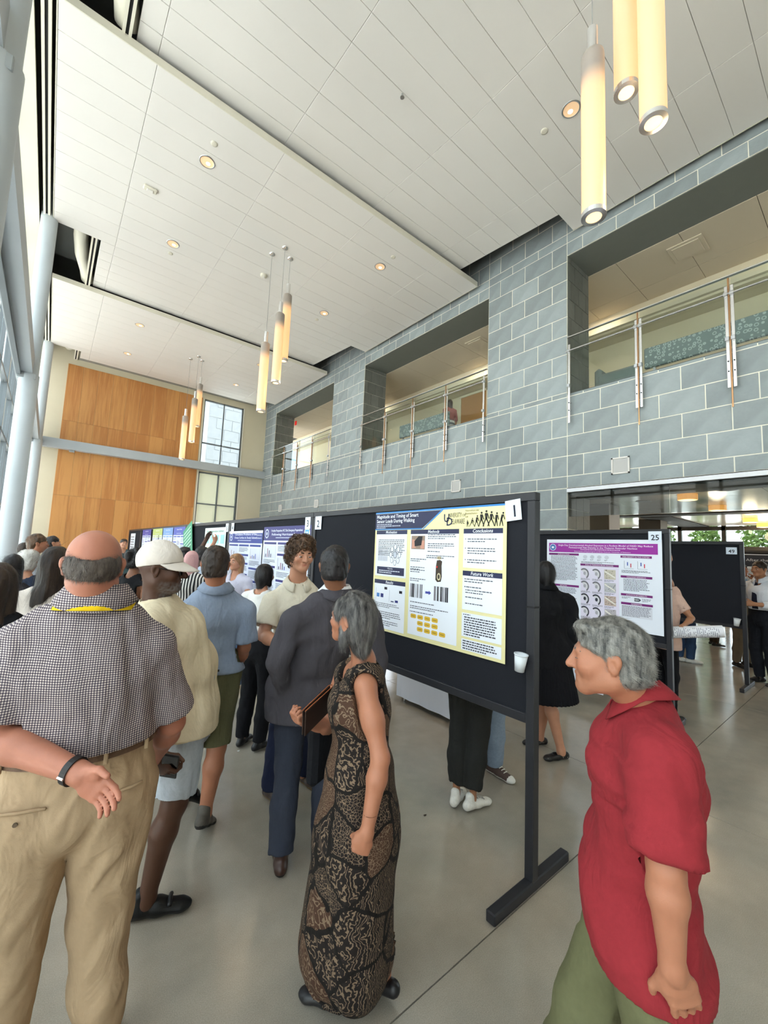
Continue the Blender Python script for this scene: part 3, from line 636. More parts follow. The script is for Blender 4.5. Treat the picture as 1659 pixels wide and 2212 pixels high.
# ================================================================== display boards
m_felt = mat('black_felt', (38, 39, 44), .97, var=.10, vscale=180, spec=.15)
m_frame = mat('black_powder_coat', (44, 44, 48), .42, var=.06, vscale=8, spec=.35)
def board(x, y0, y1, label, feet=(1, 1), group='black display boards', z0=.84, z1=2.13):
    b = thing('display_board', label, 'display board', (x, y0, 0), 0, group); L = y1-y0; t = .028
    MB().box((-.012, .03, z0+.03), (.012, L-.03, z1-.03)).build('felt_panel', m_felt, b)
    MB().box((-t, .0, z1-.05), (t, L, z1), bev=.003).build('top_rail', m_frame, b)
    MB().box((-t, .05, z0), (t, L-.05, z0+.05), bev=.003).build('bottom_rail', m_frame, b)
    for k, yy_ in enumerate((0, L-.05)):
        zb = 0.0 if feet[k] else z0
        MB().box((-t, yy_, zb+.04 if feet[k] else zb), (t, yy_+.05, z1-.05), bev=.003).build('upright', m_frame, b)
        if feet[k]: MB().box((-.36, yy_-.002, 0), (.36, yy_+.052, .055), bev=.006).build('foot', m_frame, b)
    MB().box((-t-.002, -.001, z0+.63), (t+.002, .051, z0+.64)).build('splice_seam', m_black, b)
    return b
R1 = [1.26, 3.80, 6.37, 8.93, 11.49, 14.05, 16.4]
nmR = ['display board carrying the cream and navy walking poster', 'display board with the two posters behind the curly haired presenter', 'display board with the mint green poster', 'fourth display board along the row, carrying a strip of posters', 'fifth display board along the row', 'last display board in the row, nearest the wood wall']
for k in range(6): board(2.165, R1[k]+.004, R1[k+1]-.004, nmR[k], (1, 1))
board(5.26, 1.50, 4.06, 'display board carrying the purple banner poster'); board(5.26, 4.08, 6.64, 'display board next behind the purple poster board')
board(8.06, 1.36, 3.90, 'empty display board numbered 49 in the lobby')
board(12.4, 1.15, 2.2, 'far lobby display board with a dark poster', group='black display boards')
# ================================================================== posters and printed cards
def ink(rgb): return mat('ink_%02x%02x%02x' % tuple(rgb), rgb, .45, spec=.35)
def glyph_mesh(txt, bold=False):
    cu = bpy.data.curves.new('lettering', 'FONT'); cu.body = txt; cu.size = 1.0; cu.resolution_u = 2; cu.fill_mode = 'FRONT'
    if bold: cu.offset = .012
    o = bpy.data.objects.new('lettering', cu); COL.objects.link(o)
    me = o.to_mesh(depsgraph=bpy.context.evaluated_depsgraph_get()) if False else bpy.data.meshes.new_from_object(o)
    v = np.array([p.co[:] for p in me.vertices]) if len(me.vertices) else np.zeros((0, 3)); f = [tuple(p.vertices) for p in me.polygons]
    bpy.data.meshes.remove(me); bpy.data.objects.remove(o); bpy.data.curves.remove(cu)
    return v, f
class Canvas:
    """flat print: u to the right, v up, in metres; every layer lies a hair above the one below"""
    def __init__(s): s.mb = MB(); s.cols = []
    def mi(s, c):
        c = tuple(c)
        if c not in s.cols: s.cols.append(c)
        return s.cols.index(c)
    def poly(s, pts, c, layer=1): s.mb.add([(-.0007*layer, -u, v) for u, v in pts], [tuple(range(len(pts)))], s.mi(c))
    def rect(s, u0, v0, u1, v1, c, layer=1): s.poly([(u0, v0), (u1, v0), (u1, v1), (u0, v1)], c, layer)
    def disc(s, u, v, r, c, layer=1, n=20, ry=None): s.poly([(u+r*math.cos(2*math.pi*i/n), v+(ry or r)*math.sin(2*math.pi*i/n)) for i in range(n)], c, layer)
    def text(s, t, u, v, size, c, layer=3, align='l', bold=False, width=None, italic=0.0):
        P, f = glyph_mesh(t, bold)
        if not len(P): return
        w = P[:, 0].max(); k = size
        sx = k if width is None else width/w
        o = {'l': 0, 'c': -w*sx/2, 'r': -w*sx}[align]
        s.mb.add([(-.0007*layer, -(u+o+p[0]*sx+p[1]*k*italic), v+p[1]*k) for p in P], f, s.mi(c))
    def lines(s, u0, v1, u1, n, dv, h, c=(96, 98, 108), layer=3, last=.6, ragged=.12):
        for i in range(n):
            u = u0; end = u1-(u1-u0)*random.uniform(0, ragged)
            if i == n-1: end = u0+(u1-u0)*last
            while u < end-.004:
                w = min(random.uniform(.008, .028), end-u); s.rect(u, v1-i*dv-h, u+w, v1-i*dv, c, layer); u += w+.0045
    def build(s, root): return s.mb.build('print', [ink(c) for c in s.cols], root)
def poster(label, x, yl, zt, w, h, paper, draw, name='poster', group=None, cat='poster', tilt=0.0, curl=0.0):
    r = thing(name, label, cat, (x, yl, zt-h), 0, group); r.rotation_euler = (tilt, 0, 0)
    MB().box((0, -w, 0), (.0012, 0, h)).build('sheet', ink(paper), r)
    c = Canvas(); draw(c, w, h); c.build(r); return r
NAVY, CREAM, WHT, BLUE = (40, 44, 78), (236, 226, 170), (240, 243, 250), (60, 132, 200)

def draw_walk(c, w, h):
    c.rect(.005, h-.148, w-.005, h-.004, CREAM); c.rect(0, h-.012, w, h, BLUE, 2)
    c.poly([(0, h-.138), (.565, h-.138), (.750, h-.014), (0, h-.014)], NAVY, 2); c.rect(0, h-.147, .56, h-.138, BLUE, 3); c.poly([(.56, h-.147), (.575, h-.147), (.770, h-.012), (.750, h-.012)], BLUE, 3)
    c.text('Magnitude and Timing of Smart', .018, h-.050, .040, WHT, 4, bold=True, width=.50); c.text('Sensor Loads During Walking', .018, h-.088, .040, WHT, 4, bold=True, width=.46)
    for i, wd in enumerate((.20, .30, .12)): c.lines(.018, h-.098-i*.014, .018+wd, 1, .01, .007, (200, 204, 220), 4, last=1)
    c.text('U', .772, h-.100, .080, NAVY, 4, bold=True); c.text('D', .797, h-.125, .080, NAVY, 4, bold=True)
    c.text('NIVERSITY', .820, h-.070, .044, (84, 76, 70), 4, width=.115); c.text('OF', .938, h-.066, .024, (84, 76, 70), 4); c.text('ELAWARE', .846, h-.116, .050, (84, 76, 70), 4, width=.115)
    c.text('Neuromuscular', .965, h-.035, .018, (120, 104, 66), 4); c.text('Biomechanics', .965, h-.055, .018, (120, 104, 66), 4); c.text('Lab', .965, h-.075, .018, (120, 104, 66), 4)
    BLK = (26, 22, 20)                                                       # eight walking figures, child to elder
    for i, (hh, lean, st) in enumerate(((.052, 0, .006), (.066, .12, .022), (.084, .15, .016), (.108, .02, .020), (.118, .02, .024), (.108, .06, .026), (.098, .12, .010), (.098, .3, .012))):
        u = .985+i*.0375; v = h-.138; hh *= .88; hp = v+hh*.50; sh = v+hh*.82; uh = u+lean*hh*.35
        c.disc(uh+lean*hh*.15, v+hh*.93, hh*.075, BLK, 4, 12)
        c.poly([(u-hh*.08, hp), (u+hh*.08, hp), (uh+hh*.10, sh), (uh-hh*.09, sh)], BLK, 4)
        for sg in (-1, 1):
            c.poly([(u-hh*.055, hp+.003), (u+hh*.055, hp+.003), (u+sg*st*.6+hh*.04, v+hh*.25), (u+sg*st+hh*.03, v), (u+sg*st-hh*.03, v), (u+sg*st*.6-hh*.04, v+hh*.25)], BLK, 4)
            c.poly([(uh+sg*hh*.06, sh), (uh+sg*hh*.10, sh), (uh+sg*(hh*.12+st*.3)+.004, hp-.002), (uh+sg*(hh*.10+st*.3), hp-.004)], BLK, 5)
    def head(u0, u1, v1, t):
        c.rect(u0, v1-.032, u1, v1, NAVY, 3); c.text(t, (u0+u1)/2, v1-.026, .032, WHT, 4, 'c', True, italic=.18)
    cols = ((.022, .400), (.440, .915), (.955, 1.260))
    for (u0, u1), segs in zip(cols, (((h-.150, .43), (.40, .018)), ((h-.150, .03),), ((h-.150, .545), (.525, .275), (.255, .105), (.09, .02)))):
        for (a, b) in segs: c.rect(u0, b, u1, a, WHT, 2)
    (a0, a1), (b0, b1), (d0, d1) = cols
    head(a0, a1, h-.150, 'Motivation'); c.lines(a0+.03, h-.225, a1-.02, 10, .0135, .0062)
    c.rect(a0+.03, .55, a0+.155, .66, (226, 228, 236), 3)
    for k in range(9): c.rect(a0+.036+k*.0135, .553, a0+.041+k*.0135, .58+.06*random.random(), (170, 172, 184), 4)
    for k in range(8):
        t = 2*math.pi*k/8; c.disc(a0+.245+.052*math.cos(t), .605+.062*math.sin(t), .018, (120, 124, 136), 3, 14, .024); c.disc(a0+.245+.052*math.cos(t), .605+.062*math.sin(t), .014, WHT, 4, 14, .02)
    c.disc(a0+.245, .605, .024, (120, 124, 136), 3, 16, .03); c.disc(a0+.245, .605, .018, (206, 210, 222), 4, 16, .024)
    c.rect(a0+.025, .445, a1-.02, .505, NAVY, 3); c.text('Objective', (a0+a1)/2, .488, .017, WHT, 4, 'c', italic=.18); c.lines(a0+.05, .478, a1-.05, 2, .015, .007, (216, 220, 232), 4)
    head(a0, a1, .40, 'Results')
    for (u, v, ww, hh, cc) in ((.13, .325, .035, .02, (24, 24, 40)), (.31, .31, .035, .02, (24, 24, 40)), (.035, .26, .036, .03, (84, 140, 206)), (.085, .26, .036, .03, (44, 52, 120)), (.215, .235, .035, .008, (44, 52, 90)), (.265, .235, .035, .018, (44, 52, 120))): c.rect(a0+u, v, a0+u+ww, v+hh, cc, 3)
    c.rect(a0+.025, .24, a0+.027, .33, (130, 132, 142), 3); c.rect(a0+.195, .235, a0+.197, .325, (130, 132, 142), 3)
    c.lines(a0+.02, .215, a1-.06, 3, .013, .005); c.lines(a0+.02, .15, a1-.02, 4, .015, .006); c.lines(a0+.02, .08, a1-.04, 3, .015, .006)
    head(b0, b1, h-.150, 'Methods')
    c.rect(b0+.012, .655, b0+.155, .755, (150, 128, 112), 3); c.poly([(b0+.02, .66), (b0+.06, .665), (b0+.07, .72), (b0+.02, .73)], (206, 150, 130), 4); c.poly([(b0+.11, .66), (b0+.15, .66), (b0+.15, .72), (b0+.11, .72)], (206, 150, 130), 4); c.poly([(b0+.05, .675), (b0+.12, .685), (b0+.13, .75), (b0+.09, .752), (b0+.045, .715)], (34, 32, 36), 5)
    c.lines(b0+.185, .765, b1-.01, 3, .014, .006); c.lines(b0+.185, .70, b1-.03, 3, .014, .006); c.lines(b0+.185, .645, b1-.08, 1, .014, .006); c.lines(b0+.175, .615, b1-.02, 2, .014, .006)
    for v in (.585, .525, .505, .44): c.lines(b0+.01, v, b0+.175, 2, .014, .006)
    c.poly([(b0+.27, .445), (b0+.288, .43), (b0+.322, .435), (b0+.33, .47), (b0+.326, .545), (b0+.33, .575), (b0+.31, .585), (b0+.28, .58), (b0+.272, .54)], (66, 54, 44), 3)
    c.disc(b0+.302, .468, .018, (206, 196, 160), 4, 16, .026); c.disc(b0+.302, .468, .010, (70, 60, 50), 5, 16, .016); c.disc(b0+.30, .598, .022, (220, 206, 170), 3, 16, .012); c.disc(b0+.284, .535, .007, (210, 40, 40), 5, 10)
    for u0 in (b0+.015, b0+.26):
        for k in range(9): c.rect(u0+k*.015, .30, u0+k*.015+random.choice((.004, .008, .012)), .40, (30, 26, 34) if k % 3 else (120, 110, 116), 3)
    c.poly([(b0+.175, .34), (b0+.21, .34), (b0+.21, .332), (b0+.232, .348), (b0+.21, .364), (b0+.21, .356), (b0+.175, .356)], (66, 74, 156), 3)
    c.lines(b0+.02, .27, b1-.05, 1, .014, .006); c.lines(b0+.02, .24, b1-.03, 2, .014, .006); c.lines(b0+.02, .20, b1-.06, 1, .014, .006)
    YL = (226, 184, 64)
    for r, row in enumerate(((0, 1, 2, 3), (1, 2, 3), (1, 2, 3, 4))):
        for q in row:
            u, v = b0+.03+q*.072, .150-r*.043; c.poly([(u, v+.006), (u+.008, v), (u+.05, v), (u+.058, v+.006), (u+.058, v+.024), (u+.05, v+.03), (u+.008, v+.03), (u, v+.024)], YL, 3); c.rect(u+.012, v+.013, u+.046, v+.017, (150, 116, 30), 4)
    head(d0, d1, h-.150, 'Conclusions')
    for v in (.735, .675, .60): c.lines(d0+.035, v, d1-.04, 2 if v != .675 else 3, .016, .0065); c.disc(d0+.018, v-.003, .004, (90, 90, 100), 3, 8)
    head(d0, d1, .525, 'Future Work'); c.lines(d0+.015, .475, d1-.05, 2, .016, .0065); c.lines(d0+.015, .425, d0+.15, 1, .016, .0065, last=1)
    for v in (.405, .36, .32): c.lines(d0+.025, v, d1-.05, 2 if v > .4 else 1, .016, .0065)
    c.lines(d0+.012, .247, d0+.07, 1, .01, .005, (60, 60, 70), last=1); c.lines(d0+.02, .232, d1-.03, 8, .0155, .0075, (70, 70, 80), last=.5); c.lines(d0+.012, .082, d1-.03, 4, .0155, .0075, (70, 70, 80), last=.7)
poster('glossy cream and navy poster about smart sensor loads during walking', 2.138, 2.735, 2.075, 1.285, .95, CREAM, draw_walk)

PUR, PUR2 = (158, 52, 160), (122, 44, 118)
def draw_purple(c, w, h):
    c.rect(.03, h-.165, w-.04, h-.045, PUR, 2)
    c.disc(.085, h-.103, .045, (214, 226, 240), 3); c.disc(.085, h-.103, .037, (60, 110, 180), 4); c.rect(.068, h-.118, .102, h-.09, (230, 238, 246), 5)
    c.text('Single Day Developmental Alcohol Exposure in a Rodent Model of FASD May Reduce', .16, h-.083, .030, (246, 226, 250), 4, bold=True, width=1.10)
    c.text('Perineuronal Net Density in the Thalamic Reticular Nucleus', .70, h-.112, .030, (246, 226, 250), 4, 'c', True, width=.80)
    c.lines(.45, h-.122, .92, 1, .01, .009, (236, 206, 240), 4, last=1); c.text('Department of Psychological and Brain Sciences, University of Delaware', .70, h-.156, .020, (246, 226, 250), 4, 'c', width=.66)
    def band(u0, u1, v, t): c.rect(u0, v-.026, u1, v, PUR2, 3); c.text(t, (u0+u1)/2, v-.021, .020, (240, 220, 240), 4, 'c', True)
    band(.03, .43, h-.178, 'INTRODUCTION'); c.lines(.06, h-.215, .42, 22, .0145, .006); band(.03, .43, .46, 'METHODS'); c.lines(.06, .42, .42, 6, .0145, .006); c.lines(.06, .31, .42, 4, .0145, .006); c.lines(.06, .20, .42, 5, .0145, .006)
    for k in range(4): c.disc(.51+k*.085, h-.215, .026, (206, 210, 222), 3, 16, .022); c.lines(.485+k*.085, h-.245, .53+k*.085, 2, .010, .004)
    c.lines(.46, h-.275, .88, 2, .010, .005); band(.45, .90, h-.30, 'PNNs IN THINNING BRAIN REGIONS'); c.rect(.45, .05, .90, h-.328, (232, 226, 244), 2)
    for r in range(4):
        v = h-.415-r*.155
        for q in range(3):
            u = .515+q*.14
            if q < 2:
                dk = (120, 118, 126) if r < 2 else (60, 60, 70)
                c.poly([(u+.055*math.cos(t)-.02, v+.065*math.sin(t)-.01) for t in np.linspace(-.9, 2.2, 16)], (222, 220, 226), 3)
                c.poly([(u+.06*math.cos(t)-.02, v+.068*math.sin(t)-.01) for t in np.linspace(-1.0, 2.3, 14)]+[(u+.045*math.cos(t)-.02, v+.05*math.sin(t)-.01) for t in np.linspace(2.3, -1.0, 14)], dk, 4)
                c.disc(u-.012, v-.005, .016, dk if r == 2 else (176, 174, 184), 5, 14, .022)
            else:
                cc = ((206, 198, 182), (196, 196, 200), (198, 178, 166), (190, 184, 190))[r]; c.rect(u-.06, v-.06, u+.07, v+.055, cc, 3)
                for _ in range(22):
                    a, b = u+random.uniform(-.055, .06), v+random.uniform(-.055, .045); c.poly([(a, b), (a+.012, b+.004), (a+.016, b+.010), (a+.002, b+.006)], tuple(int(x*.62) for x in cc), 4)
                c.poly([(u-.055, v+.045), (u+.065, v-.03), (u+.065, v-.045), (u-.055, v+.025)], (236, 232, 224), 5)
            c.lines(u-.06, v-.068, u+.06, 3, .009, .004)
    band(.92, 1.245, h-.185, 'PNN DENSITY IN THE CORTEX')
    for u0 in (.96, 1.10):
        c.rect(u0, h-.335, u0+.0025, h-.245, (90, 90, 100), 3); c.rect(u0, h-.335, u0+.10, h-.333, (90, 90, 100), 3)
        c.rect(u0+.03, h-.30, u0+.04, h-.26, (60, 90, 180), 3); c.rect(u0+.065, h-.32, u0+.075, h-.275, (206, 60, 80), 3)
    c.lines(.93, h-.355, 1.23, 3, .011, .005); band(.92, 1.245, h-.415, 'ONGOING RESEARCH'); c.lines(.95, h-.455, 1.22, 9, .0155, .0065)
    band(.92, 1.245, h-.62, 'ACKNOWLEDGEMENTS'); c.lines(.93, h-.66, 1.03, 2, .012, .005); c.rect(1.06, h-.70, 1.11, h-.665, (70, 74, 84), 3); c.poly([(1.11, h-.70), (1.13, h-.6825), (1.11, h-.665)], (70, 74, 84), 3); c.text('NIH', 1.085, h-.691, .026, WHT, 5, 'c', True); c.lines(1.14, h-.665, 1.24, 3, .013, .005)
    band(.92, 1.245, h-.72, 'REFERENCES'); c.rect(.925, h-.885, 1.24, h-.752, (222, 224, 234), 3); c.lines(.93, h-.76, 1.235, 9, .0135, .007, (130, 132, 146), 4)
    c.lines(.06, .13, .42, 3, .0145, .006)
poster('white poster with a purple banner and brain section pictures', 5.233, 2.915, 2.01, 1.345, 1.04, (236, 241, 252), draw_purple)
def draw_blank_foot(c, w, h):
    c.rect(.02, .05, w-.02, .06, (214, 130, 60), 2); c.lines(.04, h-.05, w-.05, 6, .03, .01, (150, 170, 214))
poster('white sheet with an orange rule hanging low under the purple poster', 5.225, 2.62, .80, .42, .62, (232, 238, 250), draw_blank_foot)

def draw_blue(title, hd, ncol, seed, logo=None):
    def d(c, w, h):
        random.seed(seed); c.rect(0, h-.17, w, h, hd, 2)
        for k, t in enumerate(title): c.text(t, w*.52, h-.062-k*.046, .038, (232, 234, 248), 4, 'c', True, width=min(w*.66, .030*len(t)))
        c.lines(w*.3, h-.13, w*.7, 1, .01, .010, (200, 206, 232), 4, last=1)
        if logo != 'none': c.disc(.10, h-.085, .058, (206, 214, 236), 3); c.disc(.10, h-.085, .044, hd, 4); c.disc(.10, h-.085, .02, (206, 214, 236), 5)
        if logo == 'emblem':
            c.disc(w-.085, h-.085, .065, (226, 222, 190), 3, 12); c.poly([(w-.13, h-.05), (w-.04, h-.05), (w-.06, h-.15), (w-.11, h-.15)], (88, 166, 232), 4); c.poly([(w-.11, h-.07), (w-.06, h-.07), (w-.085, h-.15)], (210, 232, 250), 5)
        if logo == 'ud': c.text('University', w-.20, h-.07, .034, (226, 230, 246), 4, width=.17); c.text('Delaware', w-.20, h-.11, .034, (226, 230, 246), 4, width=.17)
        cw_ = (w-.04)/ncol
        for k in range(ncol):
            u0 = .02+k*cw_; v = h-.19
            while v > .12:
                c.rect(u0+.02, v-.026, u0+cw_-.02, v, hd, 3); v -= .045; n = random.randint(3, 6)
                if random.random() < .45:
                    c.rect(u0+.03, v-.15, u0+cw_-.03, v, (214, 218, 232), 3); c.rect(u0+.05, v-.145, u0+.055, v-.01, (90, 90, 110), 4)
                    for q in range(4): c.rect(u0+.075+q*.05, v-.14, u0+.095+q*.05, v-.03-random.random()*.08, random.choice(((70, 90, 180), (150, 100, 120), (60, 60, 90))), 4)
                    v -= .17
                c.lines(u0+.03, v, u0+cw_-.03, n, .017, .007); v -= n*.017+.02
    return d
poster('poster with a dark navy banner and round seal, behind the curly haired presenter', 2.138, 5.05, 2.0, 1.22, .95, (226, 232, 248), draw_blue(['Frontline Perspectives: NC Clinic Emergency Preparedness', 'Following Hurricane Season'], (58, 56, 118), 3, 11, 'emblem'))
def draw_ocean(c, w, h):
    draw_blue(['Circulation Problems of the', 'Ocean Surface in Study Subset'], (44, 62, 140), 3, 12, 'ud')(c, w, h); c.rect(0, h-.035, w, h, (238, 242, 250), 4)
poster('poster with a bright blue banner, left of the navy banner one', 2.138, 6.34, 1.96, 1.26, .95, (226, 232, 248), draw_ocean)
def draw_mint(c, w, h):
    c.rect(.02, h-.30, w-.02, h-.02, (214, 240, 228), 2); c.text('Seasonal Segmentation Sediment', w/2, h-.075, .05, (60, 90, 84), 3, 'c', True, width=.9)
    for k in range(4): c.rect(.08+k*.26, h-.26, .26+k*.26, h-.12, (150, 206, 206), 3)
    c.rect(.02, h-.40, w-.02, h-.33, (226, 214, 120), 3); c.lines(.05, h-.43, w-.05, 18, .022, .009)
poster('mint green poster high on the board beside the pinned blue one', 2.138, 7.60, 2.03, 1.10, .92, (230, 244, 238), draw_mint)
cols6 = [((64, 66, 150), 'small far poster with a violet banner at the board end'), ((176, 190, 110), 'small far poster with an olive green banner'), ((110, 150, 214), 'small far poster with a pale blue banner'), ((66, 84, 176), 'small far poster with a strong blue banner, nearest of the far strip')]
for k, (yl, (cc, lb)) in enumerate(zip((13.75, 12.25, 11.02, 9.95), cols6)):
    poster(lb, 2.138, yl, 2.09, (1.25, 1.15, 1.0, .98)[k], .95, (222, 230, 246), draw_blue(['Research Poster'], cc, 3, 20+k, 'none'))
def draw_dark(c, w, h):
    c.rect(.02, h-.28, w-.02, h-.02, (36, 44, 60), 2); c.text('After the Abolition', w/2, h-.16, .085, (206, 210, 220), 3, 'c', width=.8); c.lines(.05, h-.34, w-.05, 16, .03, .012)
poster('far lobby poster with a dark blue banner', 12.36, 2.12, 2.05, .92, .95, (214, 222, 234), draw_dark)
# number cards
def card(num, x, yl, zt, label, w=.115, h=.12, tilt=0.0, size=.10, fold=False):
    def d(c, ww, hh): c.text(num, ww/2, hh*.18, size, (24, 26, 46), 2, 'c', True)
    return poster(label, x, yl, zt, w, h, (226, 236, 250), d, 'number_card', 'number cards on the boards', 'card', tilt)
card('1', 2.136, 1.452, 2.088, 'white card printed 1 at the corner of the nearest board', .105, .125, -.10)
card('2', 2.136, 3.755, 2.085, 'white card printed 2 at the far end of the nearest board', .125, .135)
card('3', 2.133, 3.965, 2.085, 'white card printed 3 above the navy banner poster', .115, .125)
card('4', 2.136, 6.28, 2.085, 'white card printed 4 above the bright blue poster', .12, .13)
card('5', 2.136, 6.53, 2.085, 'white card printed 5 above the mint green poster', .12, .13)
card('6', 2.136, 8.86, 2.085, 'white card printed 6 at the end of the mint poster board', .12, .13)
card('25', 5.228, 1.70, 2.105, 'white card printed 25 above the purple poster', .13, .12, size=.085)
card('49', 8.03, 1.565, 2.04, 'white card printed 49 on the empty lobby board', .13, .105, size=.075)
# small paper at the far black board, and a green sheet being pinned up
poster('small white notice on the last board by the wood wall', 2.136, 15.9, 2.0, .9, .8, (226, 234, 246), lambda c, w, h: c.lines(.1, h-.1, w-.1, 6, .08, .03))
gp = poster('green sheet held up crooked against the third board', 2.10, 8.75, 2.02, .62, .62, (52, 150, 110), lambda c, w, h: (c.lines(.06, h-.08, w-.06, 7, .07, .03, (190, 230, 210)), c.rect(.3, .1, .5, .25, (30, 110, 84), 2)), tilt=-.35)

# clear plastic cup pinned to the board, and one on the lobby board
m_cup = mat('translucent_plastic', (224, 228, 232), .35, spec=.5)
def cup(loc, label, s=1.0, tilt=.12):
    c = thing('plastic_cup', label, 'cup', loc, 0, 'pinned plastic cups'); c.rotation_euler = (tilt, 0, 0)
    MB().lathe([(.0, .0), (.026*s, 0), (.0365*s, .092*s), (.034*s, .092*s), (.0245*s, .004), (0, .004)], 24).build('cup_body', m_cup, c, smooth=True)
    MB().lathe([(.0365*s, .088*s), (.0395*s, .091*s), (.0395*s, .096*s), (.036*s, .096*s)], 24).build('rim', m_cup, c, smooth=True)
cup((2.098, 1.33, 1.122), 'clear plastic cup pinned to the nearest board')
cup((7.99, 1.47, .88), 'clear plastic cup pinned to the empty lobby board', 1.15)
# table under a white cloth behind the first board
t = thing('draped_table', 'long table under a plain white cloth behind the nearest board', 'table', (3.42, 2.75, 0))
MB().box((0, 0, .70), (.62, 1.05, .74), bev=.006).build('table_top', mat('table_laminate', (206, 206, 210), .5), t)
cl = MB()
for (a, b) in (((0, -.012), (0, 1.062)), ((0, 1.062), (.632, 1.062)), ((.632, 1.062), (.632, -.012)), ((.632, -.012), (0, -.012))):
    n = 14
    for i in range(n):
        def P(f, z): 
            o = .008*math.sin(f*22)*(1-z/.74); return (a[0]+(b[0]-a[0])*f+(o if a[0] == b[0] else 0)-.012, a[1]+(b[1]-a[1])*f+(o if a[1] == b[1] else 0), z)
        cl.add([P(i/n, .05), P((i+1)/n, .05), P((i+1)/n, .745), P(i/n, .745)], [(0, 1, 2, 3)])
cl.add([(-.012, -.012, .745), (.62, -.012, .745), (.62, 1.062, .745), (-.012, 1.062, .745)], [(0, 1, 2, 3)])
cl.build('cloth', mat('white_tablecloth', (226, 230, 244), .9), t)
for dx in (.05, .55):
    for dy in (.06, .98): MB().cyl((dx, dy, 0), (dx, dy, .70), .016, n=8).build('leg', m_alu, t)
# scraps on the floor
for p, lb in (((1.99, 1.66), 'small dark scrap of leaf on the bare floor'), ((2.25, 1.40), 'tan dried petal beside the board foot'), ((1.36, 3.35), 'tiny white paper fleck near the black shoe')):
    pt = at(*{0: (918, 1762), 1: (1181, 1873), 2: (515, 1623)}[[1.99, 2.25, 1.36].index(p[0])], 1.0)-EYE; g = EYE+pt*(EYE[2]/-pt[2]); a = random.random()*3
    mb = MB(); mb.add([(.014*math.cos(a+t_)*(1 if i % 2 else .7), .008*math.sin(a+t_), .002+.002*(i % 2)) for i, t_ in enumerate(np.linspace(0, 6.28, 9)[:-1])], [tuple(range(8))])
    tag(mb.build('floor_scrap', mat('scrap_'+('dark' if 'dark' in lb else 'tan' if 'tan' in lb else 'white'), {'d': (60, 48, 40), 't': (206, 170, 120), 'w': (230, 230, 226)}['d' if 'dark' in lb else 't' if 'tan' in lb else 'w'], .8), None, (g[0], g[1], .001)), lb, 'scrap')
